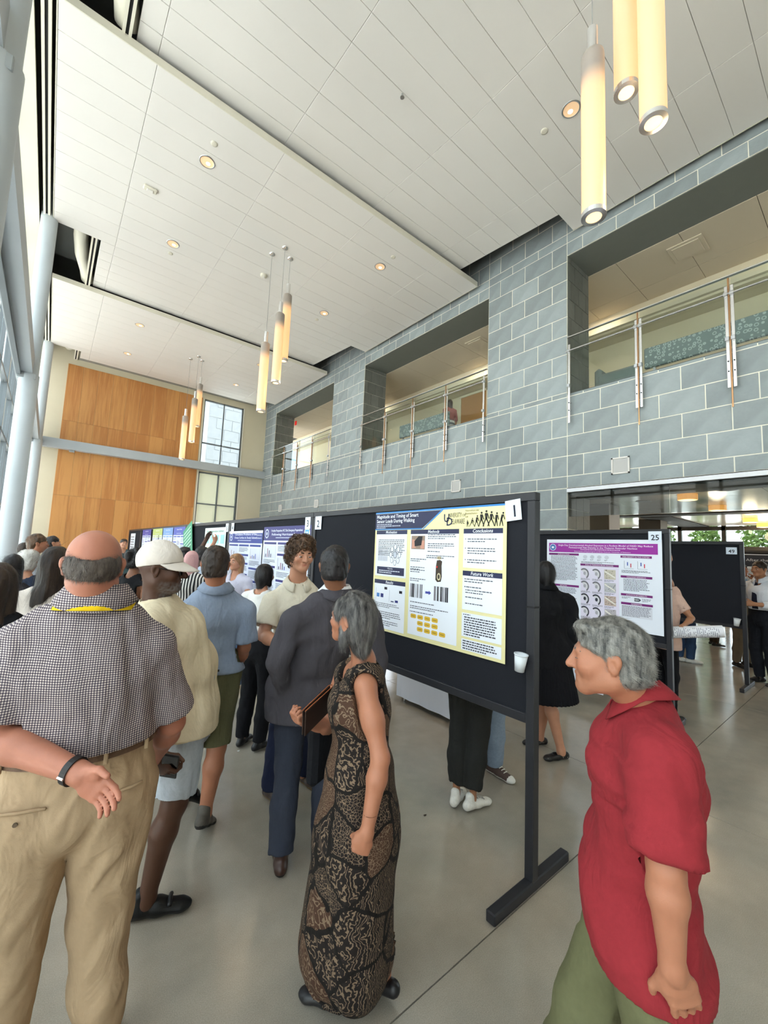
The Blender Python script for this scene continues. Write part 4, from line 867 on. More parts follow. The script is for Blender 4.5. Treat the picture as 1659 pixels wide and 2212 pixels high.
# ================================================================== people: bodies and clothes grown as smooth implicit surfaces
class Field:
    def __init__(s, lo, hi, h):
        s.h = h; s.ax = [np.arange(lo[i], hi[i]+h, h, dtype=np.float32) for i in range(3)]
        s.v = np.full([len(a) for a in s.ax], 1.0, np.float32)
    def sub(s, lo, hi):
        sl = []
        for i in range(3):
            a = int(np.searchsorted(s.ax[i], lo[i])); b = int(np.searchsorted(s.ax[i], hi[i]))
            if b <= a: return None
            sl.append(slice(a, b))
        return tuple(sl), s.ax[0][sl[0]][:, None, None], s.ax[1][sl[1]][None, :, None], s.ax[2][sl[2]][None, None, :]
    def put(s, prim, k=0.0, op='add'):
        fn, lo, hi = prim; m = k+3*s.h
        r = s.sub(np.array(lo)-m, np.array(hi)+m)
        if r is None: return
        sl, X, Y, Z = r; d = fn(X, Y, Z).astype(np.float32); a = s.v[sl]
        if op == 'sub': a, d = -a, d
        if k > 0:
            h = np.clip(.5+.5*(a-d)/k, 0, 1); o = a+(d-a)*h-k*h*(1-h)
        else: o = np.minimum(a, d)
        s.v[sl] = -o if op == 'sub' else o
    def clip(s, n, p):
        """keep the side the normal n does NOT point to"""
        n = np.array(n, np.float32); n = n/np.linalg.norm(n)
        d = (s.ax[0][:, None, None]-p[0])*n[0]+(s.ax[1][None, :, None]-p[1])*n[1]+(s.ax[2][None, None, :]-p[2])*n[2]
        s.v = np.maximum(s.v, d)
    def mesh(s):
        v = s.v; ng = v < 0
        c = np.zeros([n-1 for n in v.shape], np.uint8)
        for i in (0, 1):
            for j in (0, 1):
                for k in (0, 1): c += ng[i:ng.shape[0]-1+i, j:ng.shape[1]-1+j, k:ng.shape[2]-1+k]
        act = np.argwhere((c > 0) & (c < 8))
        if not len(act): return np.zeros((0, 3), np.float32), np.zeros((0, 4), np.int32)
        idx = np.full(c.shape, -1, np.int32); idx[act[:, 0], act[:, 1], act[:, 2]] = np.arange(len(act))
        val = np.stack([v[act[:, 0]+i, act[:, 1]+j, act[:, 2]+k] for i in (0, 1) for j in (0, 1) for k in (0, 1)], 1)
        cor = np.array([(i, j, k) for i in (0, 1) for j in (0, 1) for k in (0, 1)], np.float32)
        acc = np.zeros((len(act), 3), np.float32); cnt = np.zeros(len(act), np.float32)
        for a in range(8):
            for b in range(a+1, 8):
                if np.abs(cor[a]-cor[b]).sum() != 1: continue
                va, vb = val[:, a], val[:, b]; m = (va < 0) != (vb < 0)
                t = np.where(m, va/np.where(m, va-vb, 1), 0).astype(np.float32)
                p = cor[a]+(cor[b]-cor[a])*t[:, None]
                acc += p*m[:, None]; cnt += m
        P = (act+acc/cnt[:, None])*s.h+np.array([a[0] for a in s.ax], np.float32)
        Q = []
        for ax in range(3):
            o = [0, 0, 0]; o[ax] = 1
            A = ng[tuple(slice(0, n-o[i]) for i, n in enumerate(ng.shape))]; B = ng[tuple(slice(o[i], None) for i in range(3))]
            e = np.argwhere(A != B)
            b, d = [(1, 2), (2, 0), (0, 1)][ax]
            ok = (e[:, b] > 0) & (e[:, d] > 0) & (e[:, b] < c.shape[b]) & (e[:, d] < c.shape[d]); e = e[ok]
            if not len(e): continue
            def at_(db, dd):
                q = e.copy(); q[:, b] += db; q[:, d] += dd; return idx[q[:, 0], q[:, 1], q[:, 2]]
            q = np.stack([at_(-1, -1), at_(0, -1), at_(0, 0), at_(-1, 0)], 1)
            fl = ~A[e[:, 0], e[:, 1], e[:, 2]]; q[fl] = q[fl][:, ::-1]; Q.append(q)
        Q = np.concatenate(Q); return P, Q
def V(*a): return np.array(a, float)
def unit(a): a = np.array(a, float); return a/max(1e-9, np.linalg.norm(a))
def cone(a, b, ra, rb=None):
    a = V(*a); b = V(*b); rb = ra if rb is None else rb; ab = b-a; L2 = max(1e-9, ab@ab)
    def fn(X, Y, Z):
        px, py, pz = X-a[0], Y-a[1], Z-a[2]; t = np.clip((px*ab[0]+py*ab[1]+pz*ab[2])/L2, 0, 1)
        return np.sqrt((px-t*ab[0])**2+(py-t*ab[1])**2+(pz-t*ab[2])**2)-(ra+(rb-ra)*t)
    r = max(ra, rb); return fn, np.minimum(a, b)-r, np.maximum(a, b)+r
def ell(c, r, R=None):
    c = V(*c); r = V(*r); R = np.eye(3) if R is None else np.array(R)      # rows of R: local axes in the parent frame
    def fn(X, Y, Z):
        px, py, pz = X-c[0], Y-c[1], Z-c[2]; q = [(px*R[i, 0]+py*R[i, 1]+pz*R[i, 2])/r[i] for i in range(3)]
        k0 = np.sqrt(q[0]**2+q[1]**2+q[2]**2); k1 = np.sqrt((q[0]/r[0])**2+(q[1]/r[1])**2+(q[2]/r[2])**2)
        return k0*(k0-1)/np.maximum(k1, 1e-6)
    e = np.sqrt(((R*r[:, None])**2).sum(0)); return fn, c-e, c+e
def econe(a, b, xd, ra, rb):
    """tapered limb of elliptic section: ra, rb = (half width along xd, half depth)"""
    a = V(*a); b = V(*b); w = b-a; L = np.linalg.norm(w); w = w/max(L, 1e-9); u = V(*xd); u = unit(u-w*(u@w)); v = np.cross(w, u)
    def fn(X, Y, Z):
        px, py, pz = X-a[0], Y-a[1], Z-a[2]; h = px*w[0]+py*w[1]+pz*w[2]; t = np.clip(h/L, 0, 1); hh = h-t*L
        pu = px*u[0]+py*u[1]+pz*u[2]; pv = px*v[0]+py*v[1]+pz*v[2]; rx = ra[0]+(rb[0]-ra[0])*t; ry = ra[1]+(rb[1]-ra[1])*t; rm = np.minimum(rx, ry)
        k = np.sqrt((pu/rx)**2+(pv/ry)**2+(hh/rm)**2); ln = np.sqrt(pu**2+pv**2+hh**2)
        return np.where(k > 1e-4, ln*(1-1/np.maximum(k, 1e-4)), -rm)
    r = max(*ra, *rb); return fn, np.minimum(a, b)-r, np.maximum(a, b)+r
class Noise:
    def __init__(s, seed, n=7):
        g = np.random.default_rng(seed); s.k = g.normal(0, 1, (n, 3)); s.k /= np.linalg.norm(s.k, axis=1)[:, None]; s.k *= g.uniform(.6, 1.6, (n, 1)); s.p = g.uniform(0, 6.28, n)
    def __call__(s, P, f, st=(1, 1, 1)):
        P = P*np.array(st)*f; o = 0; w = 0
        for k, p in zip(s.k, s.p): w = np.sin(P@k+p+1.3*w); o = o+w
        return o/len(s.p)**.5
def normals(P, Q):
    n = np.cross(P[Q[:, 2]]-P[Q[:, 0]], P[Q[:, 3]]-P[Q[:, 1]]); N = np.zeros_like(P)
    for i in range(4): np.add.at(N, Q[:, i], n)
    return N/np.maximum(np.linalg.norm(N, axis=1), 1e-9)[:, None]
def fold(P, Q, seed, amp, f, st=(1, 1, 1), mask=None):
    n = Noise(seed)(P, f, st); n = np.sign(n)*np.abs(n)**.8*amp
    if mask is not None: n = n*mask(P)
    return P+normals(P, Q)*n[:, None].astype(np.float32)
def grow(prims, h, lo=None, hi=None, cuts=(), pad=.02):
    """prims: list of (prim, k, op); returns vertices, quads"""
    if lo is None:
        L = np.min([np.array(p[0][1]) for p in prims if p[2] == 'add'], 0)-pad; H = np.max([np.array(p[0][2]) for p in prims if p[2] == 'add'], 0)+pad
    else: L, H = np.array(lo), np.array(hi)
    F = Field(L, H, h)
    for p, k, op in prims: F.put(p, k, op)
    for n, q in cuts: F.clip(n, q)
    return F.mesh()

def wrinkle(m, strength=.5, scale=7.0, stretch=(1, 1, .55), dist=.03):
    """soft creases of worn cloth as relief, laid over whatever relief the material has"""
    nt = m.node_tree; b = nt.nodes['Principled BSDF']; tc = nn(nt, 'ShaderNodeTexCoord'); mp = nn(nt, 'ShaderNodeMapping'); mp.inputs['Scale'].default_value = stretch; mp.inputs['Rotation'].default_value = (.3, .35, 0)
    n1 = nn(nt, 'ShaderNodeTexNoise', Scale=scale, Detail=3.0, Roughness=.5, Distortion=1.6); bp = nn(nt, 'ShaderNodeBump', Strength=strength, Distance=dist)
    nt.links.new(tc.outputs['Object'], mp.inputs[0]); nt.links.new(mp.outputs[0], n1.inputs['Vector']); nt.links.new(n1.outputs['Fac'], bp.inputs['Height'])
    if b.inputs['Normal'].links: nt.links.new(b.inputs['Normal'].links[0].from_socket, bp.inputs['Normal'])
    nt.links.new(bp.outputs[0], b.inputs['Normal']); return m
def skin_mat(name, rgb, red=1.0):
    if name in MATS: return MATS[name]
    m = mat(name, rgb, .48, var=.07, vscale=14, bump=.06, bscale=220, spec=.4); nt = m.node_tree; b = nt.nodes['Principled BSDF']
    at_ = nn(nt, 'ShaderNodeAttribute', attribute_name='tone'); mx = nn(nt, 'ShaderNodeMix', data_type='RGBA', blend_type='MULTIPLY'); mx.inputs[0].default_value = 1.0
    src = b.inputs['Base Color'].links[0].from_socket; nt.links.new(src, mx.inputs[6]); nt.links.new(at_.outputs['Color'], mx.inputs[7]); nt.links.new(mx.outputs[2], b.inputs['Base Color'])
    b.inputs['Subsurface Weight'].default_value = .06; b.inputs['Subsurface Radius'].default_value = (.012, .004, .002)
    return m
def hair_mat(name, rgb, rgb2, scale=40, stretch=(1, 1, .18), rough=.45):
    if name in MATS: return MATS[name]
    m = bpy.data.materials.new(name); m.use_nodes = True; MATS[name] = m; nt = m.node_tree; b = nt.nodes['Principled BSDF']
    tc = nn(nt, 'ShaderNodeTexCoord'); mp = nn(nt, 'ShaderNodeMapping'); mp.inputs['Scale'].default_value = stretch; nt.links.new(tc.outputs['Object'], mp.inputs[0])
    nz = nn(nt, 'ShaderNodeTexNoise', Scale=scale, Detail=6.0, Roughness=.7); nt.links.new(mp.outputs[0], nz.inputs['Vector'])
    cr = nn(nt, 'ShaderNodeValToRGB'); e = cr.color_ramp.elements; e[0].position = .36; e[0].color = (*lin(rgb), 1); e[1].position = .64; e[1].color = (*lin(rgb2), 1)
    nt.links.new(nz.outputs['Fac'], cr.inputs[0]); nt.links.new(cr.outputs[0], b.inputs['Base Color']); b.inputs['Roughness'].default_value = rough
    bp = nn(nt, 'ShaderNodeBump', Strength=.5, Distance=.006); nt.links.new(nz.outputs['Fac'], bp.inputs['Height']); nt.links.new(bp.outputs[0], b.inputs['Normal'])
    return m

class Person:
    """joints are kept in the person's own frame: x to the right hand, y forward, z up; the root stands on the floor"""
    def __init__(s, label, base, heading, H=1.75, girth=1.0, sh=.19, female=False, res=.011, seed=1, fine=False):
        s.H = H; s.k = H/1.75; s.g = girth; s.fem = female; s.res = res; s.seed = seed; s.fine = fine; k = s.k
        s.base = np.array([base[0], base[1], base[2] if len(base) > 2 else 0.0]); s.hd = heading                  # heading: angle of the facing direction from +Y towards +X
        s.root = thing('person', label, 'person', s.base, -heading)
        s.c, s.s_ = math.cos(heading), math.sin(heading)
        J = s.J = {}
        J['neck'] = V(0, -.015, 1.475)*k; J['head'] = V(0, .02, 1.625)*k
        for n, g in (('L', -1), ('R', 1)):
            J['sh'+n] = V(g*sh/k, -.01, 1.395)*k; J['el'+n] = V(g*(sh+.045)/k, -.03, 1.13)*k; J['wr'+n] = V(g*(sh+.05)/k, .07, .90)*k
            J['hip'+n] = V(g*.088, 0, .93)*k; J['kn'+n] = V(g*.095, .02, .50)*k; J['an'+n] = V(g*.10, -.03, .085)*k
            J['toe'+n] = unit(V(g*.18, 1, 0)); J['hand'+n] = None; J['palm'+n] = V(-g, 0, 0)
        s.hf = V(0, 1, 0); s.hu = V(0, 0, 1); s.hs = (1.0 if not female else .95)*k
    def w(s, p):
        """world point to own frame"""
        d = np.array(p)-s.base; return V(d[0]*s.c-d[1]*s.s_, d[0]*s.s_+d[1]*s.c, d[2])
    def wd(s, d): return V(d[0]*s.c-d[1]*s.s_, d[0]*s.s_+d[1]*s.c, d[2])
    def px(s, **kw):
        for n, (x, y, d) in kw.items(): s.J[n] = s.w(at(x, y, d))
    def set(s, **kw):
        for n, p in kw.items(): s.J[n] = V(*p)*(s.k if not (n.startswith('toe') or n.startswith('palm') or n.startswith('hand')) else 1)
    def look(s, yaw, pitch=0.0, tilt=0.0):
        """head turned by yaw to the own right, pitched up"""
        f = V(math.sin(yaw)*math.cos(pitch), math.cos(yaw)*math.cos(pitch), math.sin(pitch)); u = V(math.sin(tilt), 0, 1); s.hf = unit(f); s.hu = unit(u-s.hf*(u@s.hf))
    def look_px(s, d_world, up=(0, 0, 1)):
        s.hf = unit(s.wd(d_world)); u = s.wd(up); s.hu = unit(u-s.hf*(u@s.hf))
    def hp(s, x, y, z):
        """head-frame point (x right, y forward, z up) to own frame"""
        r = np.cross(s.hf, s.hu); return s.J['head']+s.hs*(r*x+s.hf*y+s.hu*z)
    def hR(s): return np.array([np.cross(s.hf, s.hu), s.hf, s.hu])
    # ---- skin
    def head_prims(s, ears=True, face=True, jaw=1.0, nose=1.0, chub=0.0, neckw=1.0, smile=0.0):
        a = s.hs; R = s.hR(); P = []
        E = lambda c, r, k=.02, op='add': P.append((ell(s.hp(*c), V(*r)*a, R), k*a, op))
        C = lambda c, d, r, q=None, k=.012, op='add': P.append((cone(s.hp(*c), s.hp(*d), r*a, None if q is None else q*a), k*a, op))
        E((0, -.014, .032), (.0745, .093, .084)); E((0, .030, -.020), (.057+chub, .060, .070), .03)
        for g in (-1, 1):
            C((g*.048, -.004, -.050), (g*.012, .064, -.080), .020*jaw+chub*.6, .018*jaw, .03); E((g*.040, .058, -.016), (.025, .027, .026), .02)
        C((0, .070, -.081), (0, .068, -.082), .0185*jaw, None, .02)
        if face:
            C((-.034, .076, .026), (.034, .076, .026), .0125, None, .015)
            for g in (-1, 1): E((g*.031, .098, .006), (.017, .014, .011), .014, 'sub'); E((g*.031, .072, .005), (.0145, .0155, .0125), .006)
            C((0, .084, .022), (0, .104*(.5+.5*nose), -.020), .0075, .0120*nose, .012)
            for g in (-1, 1): E((g*.0125*nose, .092, -.025), (.0075, .010, .0075), .006)
            C((-.019, .083, -.0455), (.019, .083, -.0455), .0070, None, .006); C((0, .089, -.0445), (0, .089, -.0455), .0065, None, .006); C((-.016, .084, -.0570), (.016, .084, -.0570), .0080, None, .006)
            C((-.024, .091, -.0510+.007*smile), (0, .096, -.0515), .0030, .0034, .004, 'sub'); C((.024, .091, -.0510+.007*smile), (0, .096, -.0515), .0030, .0034, .004, 'sub')
        if ears:
            for g in (-1, 1):
                E((g*.0765, -.010, .000), (.0070, .017, .029), .006); E((g*.080, -.018, .010), (.009, .014, .019), .006); E((g*.087, -.006, .003), (.0075, .009, .015), .004, 'sub'); E((g*.086, -.010, -.006), (.006, .006, .008), .003, 'sub')
        C((0, -.022, -.045), tuple(((s.J['neck']-s.J['head'])@np.array(R).T/a)), (.055 if not s.fem else .046)*neckw, (.062 if not s.fem else .050)*neckw, .03)
        return P
    def hand_prims(s, n, pose='relaxed', hs=1.0):
        """palm and five fingers; fingers run along the forearm unless hand<n> gives a direction"""
        g = 1 if n == 'R' else -1; wr = s.J['wr'+n]; el = s.J['el'+n]; d = unit(s.J['hand'+n]) if s.J['hand'+n] is not None else unit(wr-el)
        pn = s.J['palm'+n]; pn = unit(pn-d*(pn@d)); sd = np.cross(d, pn)           # pn: out of the palm; sd: sideways
        th = sd*(1 if n == 'R' else -1)                                              # thumb side
        k = s.k*hs*(1.0 if not s.fem else .92); P = []; L = lambda a, b, c: wr+k*(d*a+th*b+pn*c)
        P.append((econe(L(.005, 0, 0), L(.05, .0, 0), th, (.028*k, .019*k), (.038*k, .016*k)), .012, 'add')); P.append((econe(L(.045, 0, 0), L(.082, 0, 0), th, (.039*k, .016*k), (.040*k, .013*k)), .012, 'add'))
        P.append((cone(L(.03, .025, .008), L(.06, .035, .012), .016*k, .013*k), .012, 'add'))
        curl = {'relaxed': (.30, .50, .35), 'open': (.18, .30, .22), 'flat': (.08, .1, .08), 'fist': (1.35, 1.5, 1.1), 'hold': (.75, .95, .7), 'curl': (.6, .8, .6)}[pose]
        for i, (off, ln, r) in enumerate(((.029, .074, .0088), (.010, .082, .0092), (-.010, .076, .0088), (-.028, .060, .0078))):
            c = [x*(1+.12*i) for x in curl]; p = L(.084, off, -.001); ang = 0; dirn = d+th*off*1.2
            for j, (fr, cc) in enumerate(zip((.45, .31, .24), c)):
                ang += cc; q = p+unit(unit(dirn)*math.cos(ang)+pn*math.sin(ang))*ln*fr*k; P.append((cone(p, q, r*k*(1-.08*j), r*k*(.94-.09*j)), .004, 'add')); p = q
        t0 = L(.03, .030, .010); sp = {'fist': (.75, .35, .8), 'hold': (.7, .6, .7), 'flat': (.7, .8, .1)}.get(pose, (.75, .65, .35)); dv = unit(d*sp[0]+th*sp[1]+pn*sp[2]); t1 = t0+dv*.042*k; P.append((cone(t0, t1, .0125*k, .0105*k), .008, 'add'))
        dv2 = unit(d*.95+th*(.2 if pose != 'fist' else -.5)+pn*(.3 if pose != 'fist' else .6)); P.append((cone(t1, t1+dv2*.034*k, .0105*k, .0085*k), .004, 'add'))
        return P, wr+k*d*.08
    def arm_prims(s, n, fat=1.0):
        k = s.k*(1.0 if not s.fem else .86)*fat; a, b, c = s.J['sh'+n], s.J['el'+n], s.J['wr'+n]; m = b+(c-b)*.28
        return [(cone(a, a+(b-a)*.5, .043*k, .046*k), .03, 'add'), (cone(a+(b-a)*.45, b, .046*k, .037*k), .03, 'add'), (cone(b, m, .037*k, .041*k), .02, 'add'), (cone(m, c, .041*k, .026*k), .02, 'add'), (cone(c, c+(c-b)*.06, .026*k, .026*k), .01, 'add')]
    def leg_prims(s, n, fat=1.0):
        k = s.k*fat; a, b, c = s.J['hip'+n], s.J['kn'+n], s.J['an'+n]; m = b+(c-b)*.30+unit(V(0, -1, 0))*.012
        return [(cone(a, b, .080*k, .052*k), .03, 'add'), (cone(b, m, .050*k, .054*k), .03, 'add'), (cone(m, c, .054*k, .034*k), .03, 'add'), (cone(c, c+V(0, 0, -.02), .036*k, .038*k), .02, 'add')]
    def torso_prims(s, ease=0.0, belly=0.0, hem=0.0, slope=1.0):
        J = s.J; k = s.k; g = s.g; pel = (J['hipL']+J['hipR'])/2; up = J['neck']-pel; xs_ = unit(J['shR']-J['shL']); xh = unit(J['hipR']-J['hipL']); sw = np.linalg.norm(J['shR']-J['shL'])/2
        fwd = unit(np.cross(unit(up), xs_)); f = lambda t, o=0: pel+up*t+fwd*o
        W = (.170, .150, .172, .150) if not s.fem else (.172, .132, .150, .128); D = (.118, .105, .122, .080) if not s.fem else (.118, .095, .115, .072)
        W = [x*k*g+ease for x in W]; D = [x*k*g+ease for x in D]; W[2] = max(W[2]*.95, sw*.80+ease); W[3] = max(W[3]*.9, sw*.70)
        st = [(f(-.02+hem), xh, W[0], D[0]), (f(.30, belly*.5), unit(xh+xs_), W[1]+belly*.5, D[1]+belly*.55), (f(.68, .012*k), xs_, W[2], D[2]), (f(.88), xs_, W[3], D[3])]
        P = [(econe(a[0], b[0], b[1], (a[2], a[3]), (b[2], b[3])), .03, 'add') for a, b in zip(st[:-1], st[1:])]
        for n in 'LR': P += [(cone(f(.84), J['sh'+n]+V(0, 0, -.01*k), .066*k+ease*.5, .046*k+ease*.8), .04, 'add'), (cone(J['neck']+V(0, 0, .01*k), J['sh'+n]*.7+J['neck']*.3+V(0, 0, -.016*k), .040*k+ease*.4, .036*k+ease*.6), .05, 'add')]
        return P
    def body(s, skin, legs=(0, 0), arms=('relaxed', 'relaxed'), tone=None, head_h=None, hand_h=None, fat=1.0, hands=True, leg_fat=1.0, hide_arms=False, **hk):
        """one continuous skin surface: trunk, limbs, hands, neck and head"""
        hp_ = s.head_prims(**hk); rest = [(p, k, o) for p, k, o in s.torso_prims(-.018)]; H = []
        for i, n in enumerate('LR'):
            if hide_arms and i in hide_arms: continue
            rest += s.arm_prims(n, fat)
            if hands and arms[i]:
                q, c = s.hand_prims(n, arms[i]); rest += q; H.append((c, .13*s.k))
            if s.J['kn'+n] is not None: rest += s.leg_prims(n, leg_fat if legs[i] else .72)
        allp = rest+hp_; h0 = s.res
        hh = head_h or (.0045 if s.fine else max(.007, s.res*.8)); hd = hand_h or (.0045 if s.fine else max(.006, s.res*.7))
        P, Q = grow(allp, h0)
        bx = [(s.J['head']+s.hs*V(-.14, -.14, -.125)-V(0, 0, 0), s.J['head']+s.hs*V(.14, .14, .14), hh)] + ([(c-r, c+r, hd) for c, r in H] if h0 > hd*1.2 else [])
        Ps, Qs = [], []; cen = P[Q].mean(1); keep = np.ones(len(Q), bool)
        for lo, hi, h in bx: keep &= ~((cen > lo+h0*.2) & (cen < hi-h0*.2)).all(1)
        Ps.append(P); Qs.append(Q[keep]); o = len(P)
        for lo, hi, h in bx:
            p, q = grow(allp, h, lo-h*2, hi+h*2)
            if len(q): c_ = p[q].mean(1); q = q[((c_ > lo-h*.5) & (c_ < hi+h*.5)).all(1)]; Ps.append(p); Qs.append(q+o); o += len(p)
        P = np.concatenate(Ps); Q = np.concatenate(Qs); u = np.unique(Q); mp = np.full(len(P), -1); mp[u] = np.arange(len(u)); P = P[u]; Q = mp[Q]
        me = mesh_np('body', P, Q, skin); col = np.ones((len(P), 4), np.float32)
        loc = (P-s.J['head'])@s.hR().T/s.hs
        lip = np.exp(-((loc[:, 0]/.022)**2+((loc[:, 1]-.088)/.02)**2+((loc[:, 2]+.0512)/.0085)**2)**2); col[:, :3] *= 1-lip[:, None]*np.array([.12, .38, .36])
        ck = np.exp(-(((np.abs(loc[:, 0])-.042)/.02)**2+((loc[:, 1]-.07)/.04)**2+((loc[:, 2]+.02)/.02)**2)); col[:, :3] *= 1-ck[:, None]*np.array([0, .10, .10])
        if tone: col[:, :3] *= tone(loc, P)
        a = me.color_attributes.new('tone', 'FLOAT_COLOR', 'POINT'); a.data.foreach_set('color', col.ravel())
        return link('body', me, s.root)
    def eyes(s, iris=(60, 44, 34), brow=(50, 36, 26), brow_w=.0045, open_=.8, white=(196, 186, 178)):
        R = s.hR(); m_w = mat('eye_white_%d' % white[0], white, .3); m_i = mat('iris_%d_%d' % iris[:2], iris, .2)
        for g in (-1, 1):
            c = s.hp(g*.0315, .0768, .0045); r = .0135*s.hs; mb = MB(); n = 14
            for a in range(7):
                for b in range(n):
                    pass
            vs = []; fs = []
            for i in range(8):
                t = (math.pi/2)*i/7*.9
                for j in range(n):
                    p = 2*math.pi*j/n; q = V(math.sin(t)*math.cos(p), math.cos(t), math.sin(t)*math.sin(p)*.62*open_); vs.append(c+(q@R)*r)
            for i in range(7):
                for j in range(n): fs.append((i*n+j, i*n+(j+1) % n, (i+1)*n+(j+1) % n, (i+1)*n+j))
            mb.add(vs, fs, 0); mb.m = [1 if k < 3*n else 0 for k in range(len(fs))]
            mb.build('eye', [m_w, m_i], s.root, smooth=True)
            if brow is not None:
                b0 = [s.hp(g*(.014+.034*t), .0895-.012*t*t-.004*t, .0285+.0045*math.sin(t*3.0)-.003*t) for t in np.linspace(0, 1, 6)]
                MB().tube(b0, [brow_w*s.hs*x for x in (.7, 1, 1.1, 1, .8, .4)], 6).build('eyebrow', mat('brow_%d_%d_%d' % brow, brow, .8), s.root, smooth=True)
    def part(s, name, P, Q, m, mi=None): return link(name, mesh_np(name, P, Q, m, True, mi), s.root)
    # ---- clothes
    def shirt(s, m, name='shirt', sleeve=.62, ease=.012, belly=0.0, hem=None, arm=1.0, folds=.006, flare=.0, fs=(1, 1, .45), neck=.075, front=.03, res=None, thigh=1.1):
        J = s.J; k = s.k; P = [(p, q, o) for p, q, o in s.torso_prims(ease, belly)]
        pel = (J['hipL']+J['hipR'])/2; hz = pel[2]+(.02 if hem is None else hem)
        if hem is not None and hem < 0: P.append((econe(pel+V(0, 0, .05), pel+V(0, 0, hem-.04), unit(J['hipR']-J['hipL']), ((.172*s.g)*k+ease+.004, .118*s.g*k+ease+.004), ((.176*s.g)*k+ease+flare, .12*s.g*k+ease+flare)), .03, 'add'))
        if hem is not None and hem < .03:
            for n in 'LR': P.append((cone(J['hip'+n]+V(0, -.012, -.02), J['hip'+n]+(J['kn'+n]-J['hip'+n])*.55, .098*k*s.g*thigh+ease+.006+flare*.5, .085*k*s.g*thigh+ease+.006+flare*.5), .04, 'add'))
        for n in 'LR':
            a, b, c = J['sh'+n], J['el'+n], J['wr'+n]
            if sleeve <= 0: continue
            r = (.052*k+ease)*arm*(1 if not s.fem else .88)
            if sleeve <= 1: e = a+(b-a)*sleeve; P.append((cone(a+(b-a)*.05, a+(b-a)*.30, r*.90, r*.98), .035, 'add')); P.append((cone(a+(b-a)*.25, e+(b-a)*.06, r*.97, r*(1.02+.1*(sleeve < .9))), .007, 'add'))
            else:
                e = b+(c-b)*(sleeve-1); P.append((cone(a+(b-a)*.05, a+(b-a)*.35, r*.92, r*.92), .035, 'add')); P.append((cone(a+(b-a)*.3, b, r*.92, r*.84), .012, 'add')); P.append((cone(b, e, r*.84, r*.66), .012, 'add'))
        h = res or s.res; L = np.min([np.array(p[0][1]) for p in P], 0)-.03; H = np.max([np.array(p[0][2]) for p in P], 0)+.03
        F = Field(L, H, h)
        for p, q, o in P: F.put(p, q, o)
        # hem, sleeve ends, neck opening
        X, Y, Z = F.ax[0][:, None, None], F.ax[1][None, :, None], F.ax[2][None, None, :]
        up = unit(J['neck']-pel); tor = np.maximum(F.v, (hz-Z).astype(np.float32))
        cut = np.full(F.v.shape, 0, np.float32); F.v = tor if sleeve <= 0 else F.v
        if sleeve > 0:
            if sleeve <= 1: F.v = tor
            else:
                near = np.zeros(F.v.shape, bool)
                for n in 'LR': near |= cone(J['el'+n], J['wr'+n], .085*k*arm)[0](X, Y, Z) < 0
                F.v = np.where(near, F.v, tor)
            for n in 'LR':
                a, b, c = J['sh'+n], J['el'+n], J['wr'+n]; e, d = (a+(b-a)*sleeve, unit(b-a)) if sleeve <= 1 else (b+(c-b)*(sleeve-1), unit(c-b))
                rr = .085*k*arm; dd = (X-e[0])*d[0]+(Y-e[1])*d[1]+(Z-e[2])*d[2]; lat = np.sqrt(np.maximum((X-e[0])**2+(Y-e[1])**2+(Z-e[2])**2-dd**2, 0))
                F.v = np.where((lat < rr) & (dd > -.01) & (dd < .12), np.maximum(F.v, dd.astype(np.float32)), F.v)
                r0 = (.052*k+ease)*arm*(1 if not s.fem else .88)-.007
                if sleeve < 2: F.put(cone(e-d*.05, e+d*.1, r0*.9, r0*1.0), .006, 'sub')
        nk = J['neck']; F.put(cone(nk+up*(-.005), nk+up*.2+V(0, .02, 0), neck*k, neck*k*1.1), .012, 'sub')
        if front: F.put(cone(nk+V(0, .075*k, -.015-front), nk+V(0, .12*k, .05), .05*k, .07*k), .015, 'sub')
        p_, q_ = F.mesh()
        mk = lambda P_: np.clip((P_[:, 2]-hz)/.10, .12, 1)*np.clip((np.linalg.norm(P_-nk, axis=1)-.085)/.06, .04, 1)
        if folds: p_ = fold(p_, q_, s.seed, folds, 16/k, fs, mk); p_ = fold(p_, q_, s.seed+5, folds*.45, 38/k, fs, mk)
        return s.part(name, p_, q_, m)
    def collar(s, m, h=.045, r=.070, open_=.5, drop=.03, name='collar', lift=.016, tip=.20):
        """turned-down collar band around the neck, open at the front"""
        J = s.J; k = s.k; up = unit(J['neck']-(J['hipL']+J['hipR'])/2); ax = unit(J['head']-J['neck']-s.hf*.02); c = J['neck']+unit(up+ax)*lift*k; up = unit(up*.6+ax*.4); xs_ = unit(J['shR']-J['shL']); fw = unit(np.cross(up, xs_)); up = unit(up+fw*tip); fw = unit(np.cross(up, xs_)); mb = MB(); n = 40; vs = []
        for i in range(n+1):
            t = -math.pi/2+open_/2+(2*math.pi-open_)*i/n+math.pi
            fr = max(0, -math.cos(t-math.pi/2)) if False else max(0, math.sin(t))
            d = xs_*math.cos(t)+fw*math.sin(t); dr = -drop*max(0, d@fw)
            for (rr, zz) in ((r*.98, -.05), (r*1.0, h*.95), (r*1.06, h), (r*1.26, h*.58-.010*max(0, -(d@fw))), (r*1.50+max(0, d@fw)*.012, h*.10+dr*.5-.030*max(0, -(d@fw)))):
                vs.append(c+d*rr*k+up*(zz*k+dr*k)+fw*.012*k)
        fs = [(i*5+j, (i+1)*5+j, (i+1)*5+j+1, i*5+j+1) for i in range(n) for j in range(4)]
        mb.add(vs, fs); o = mb.build(name, m, s.root, smooth=True)
        so = o.modifiers.new('thickness', 'SOLIDIFY'); so.thickness = .003; return o
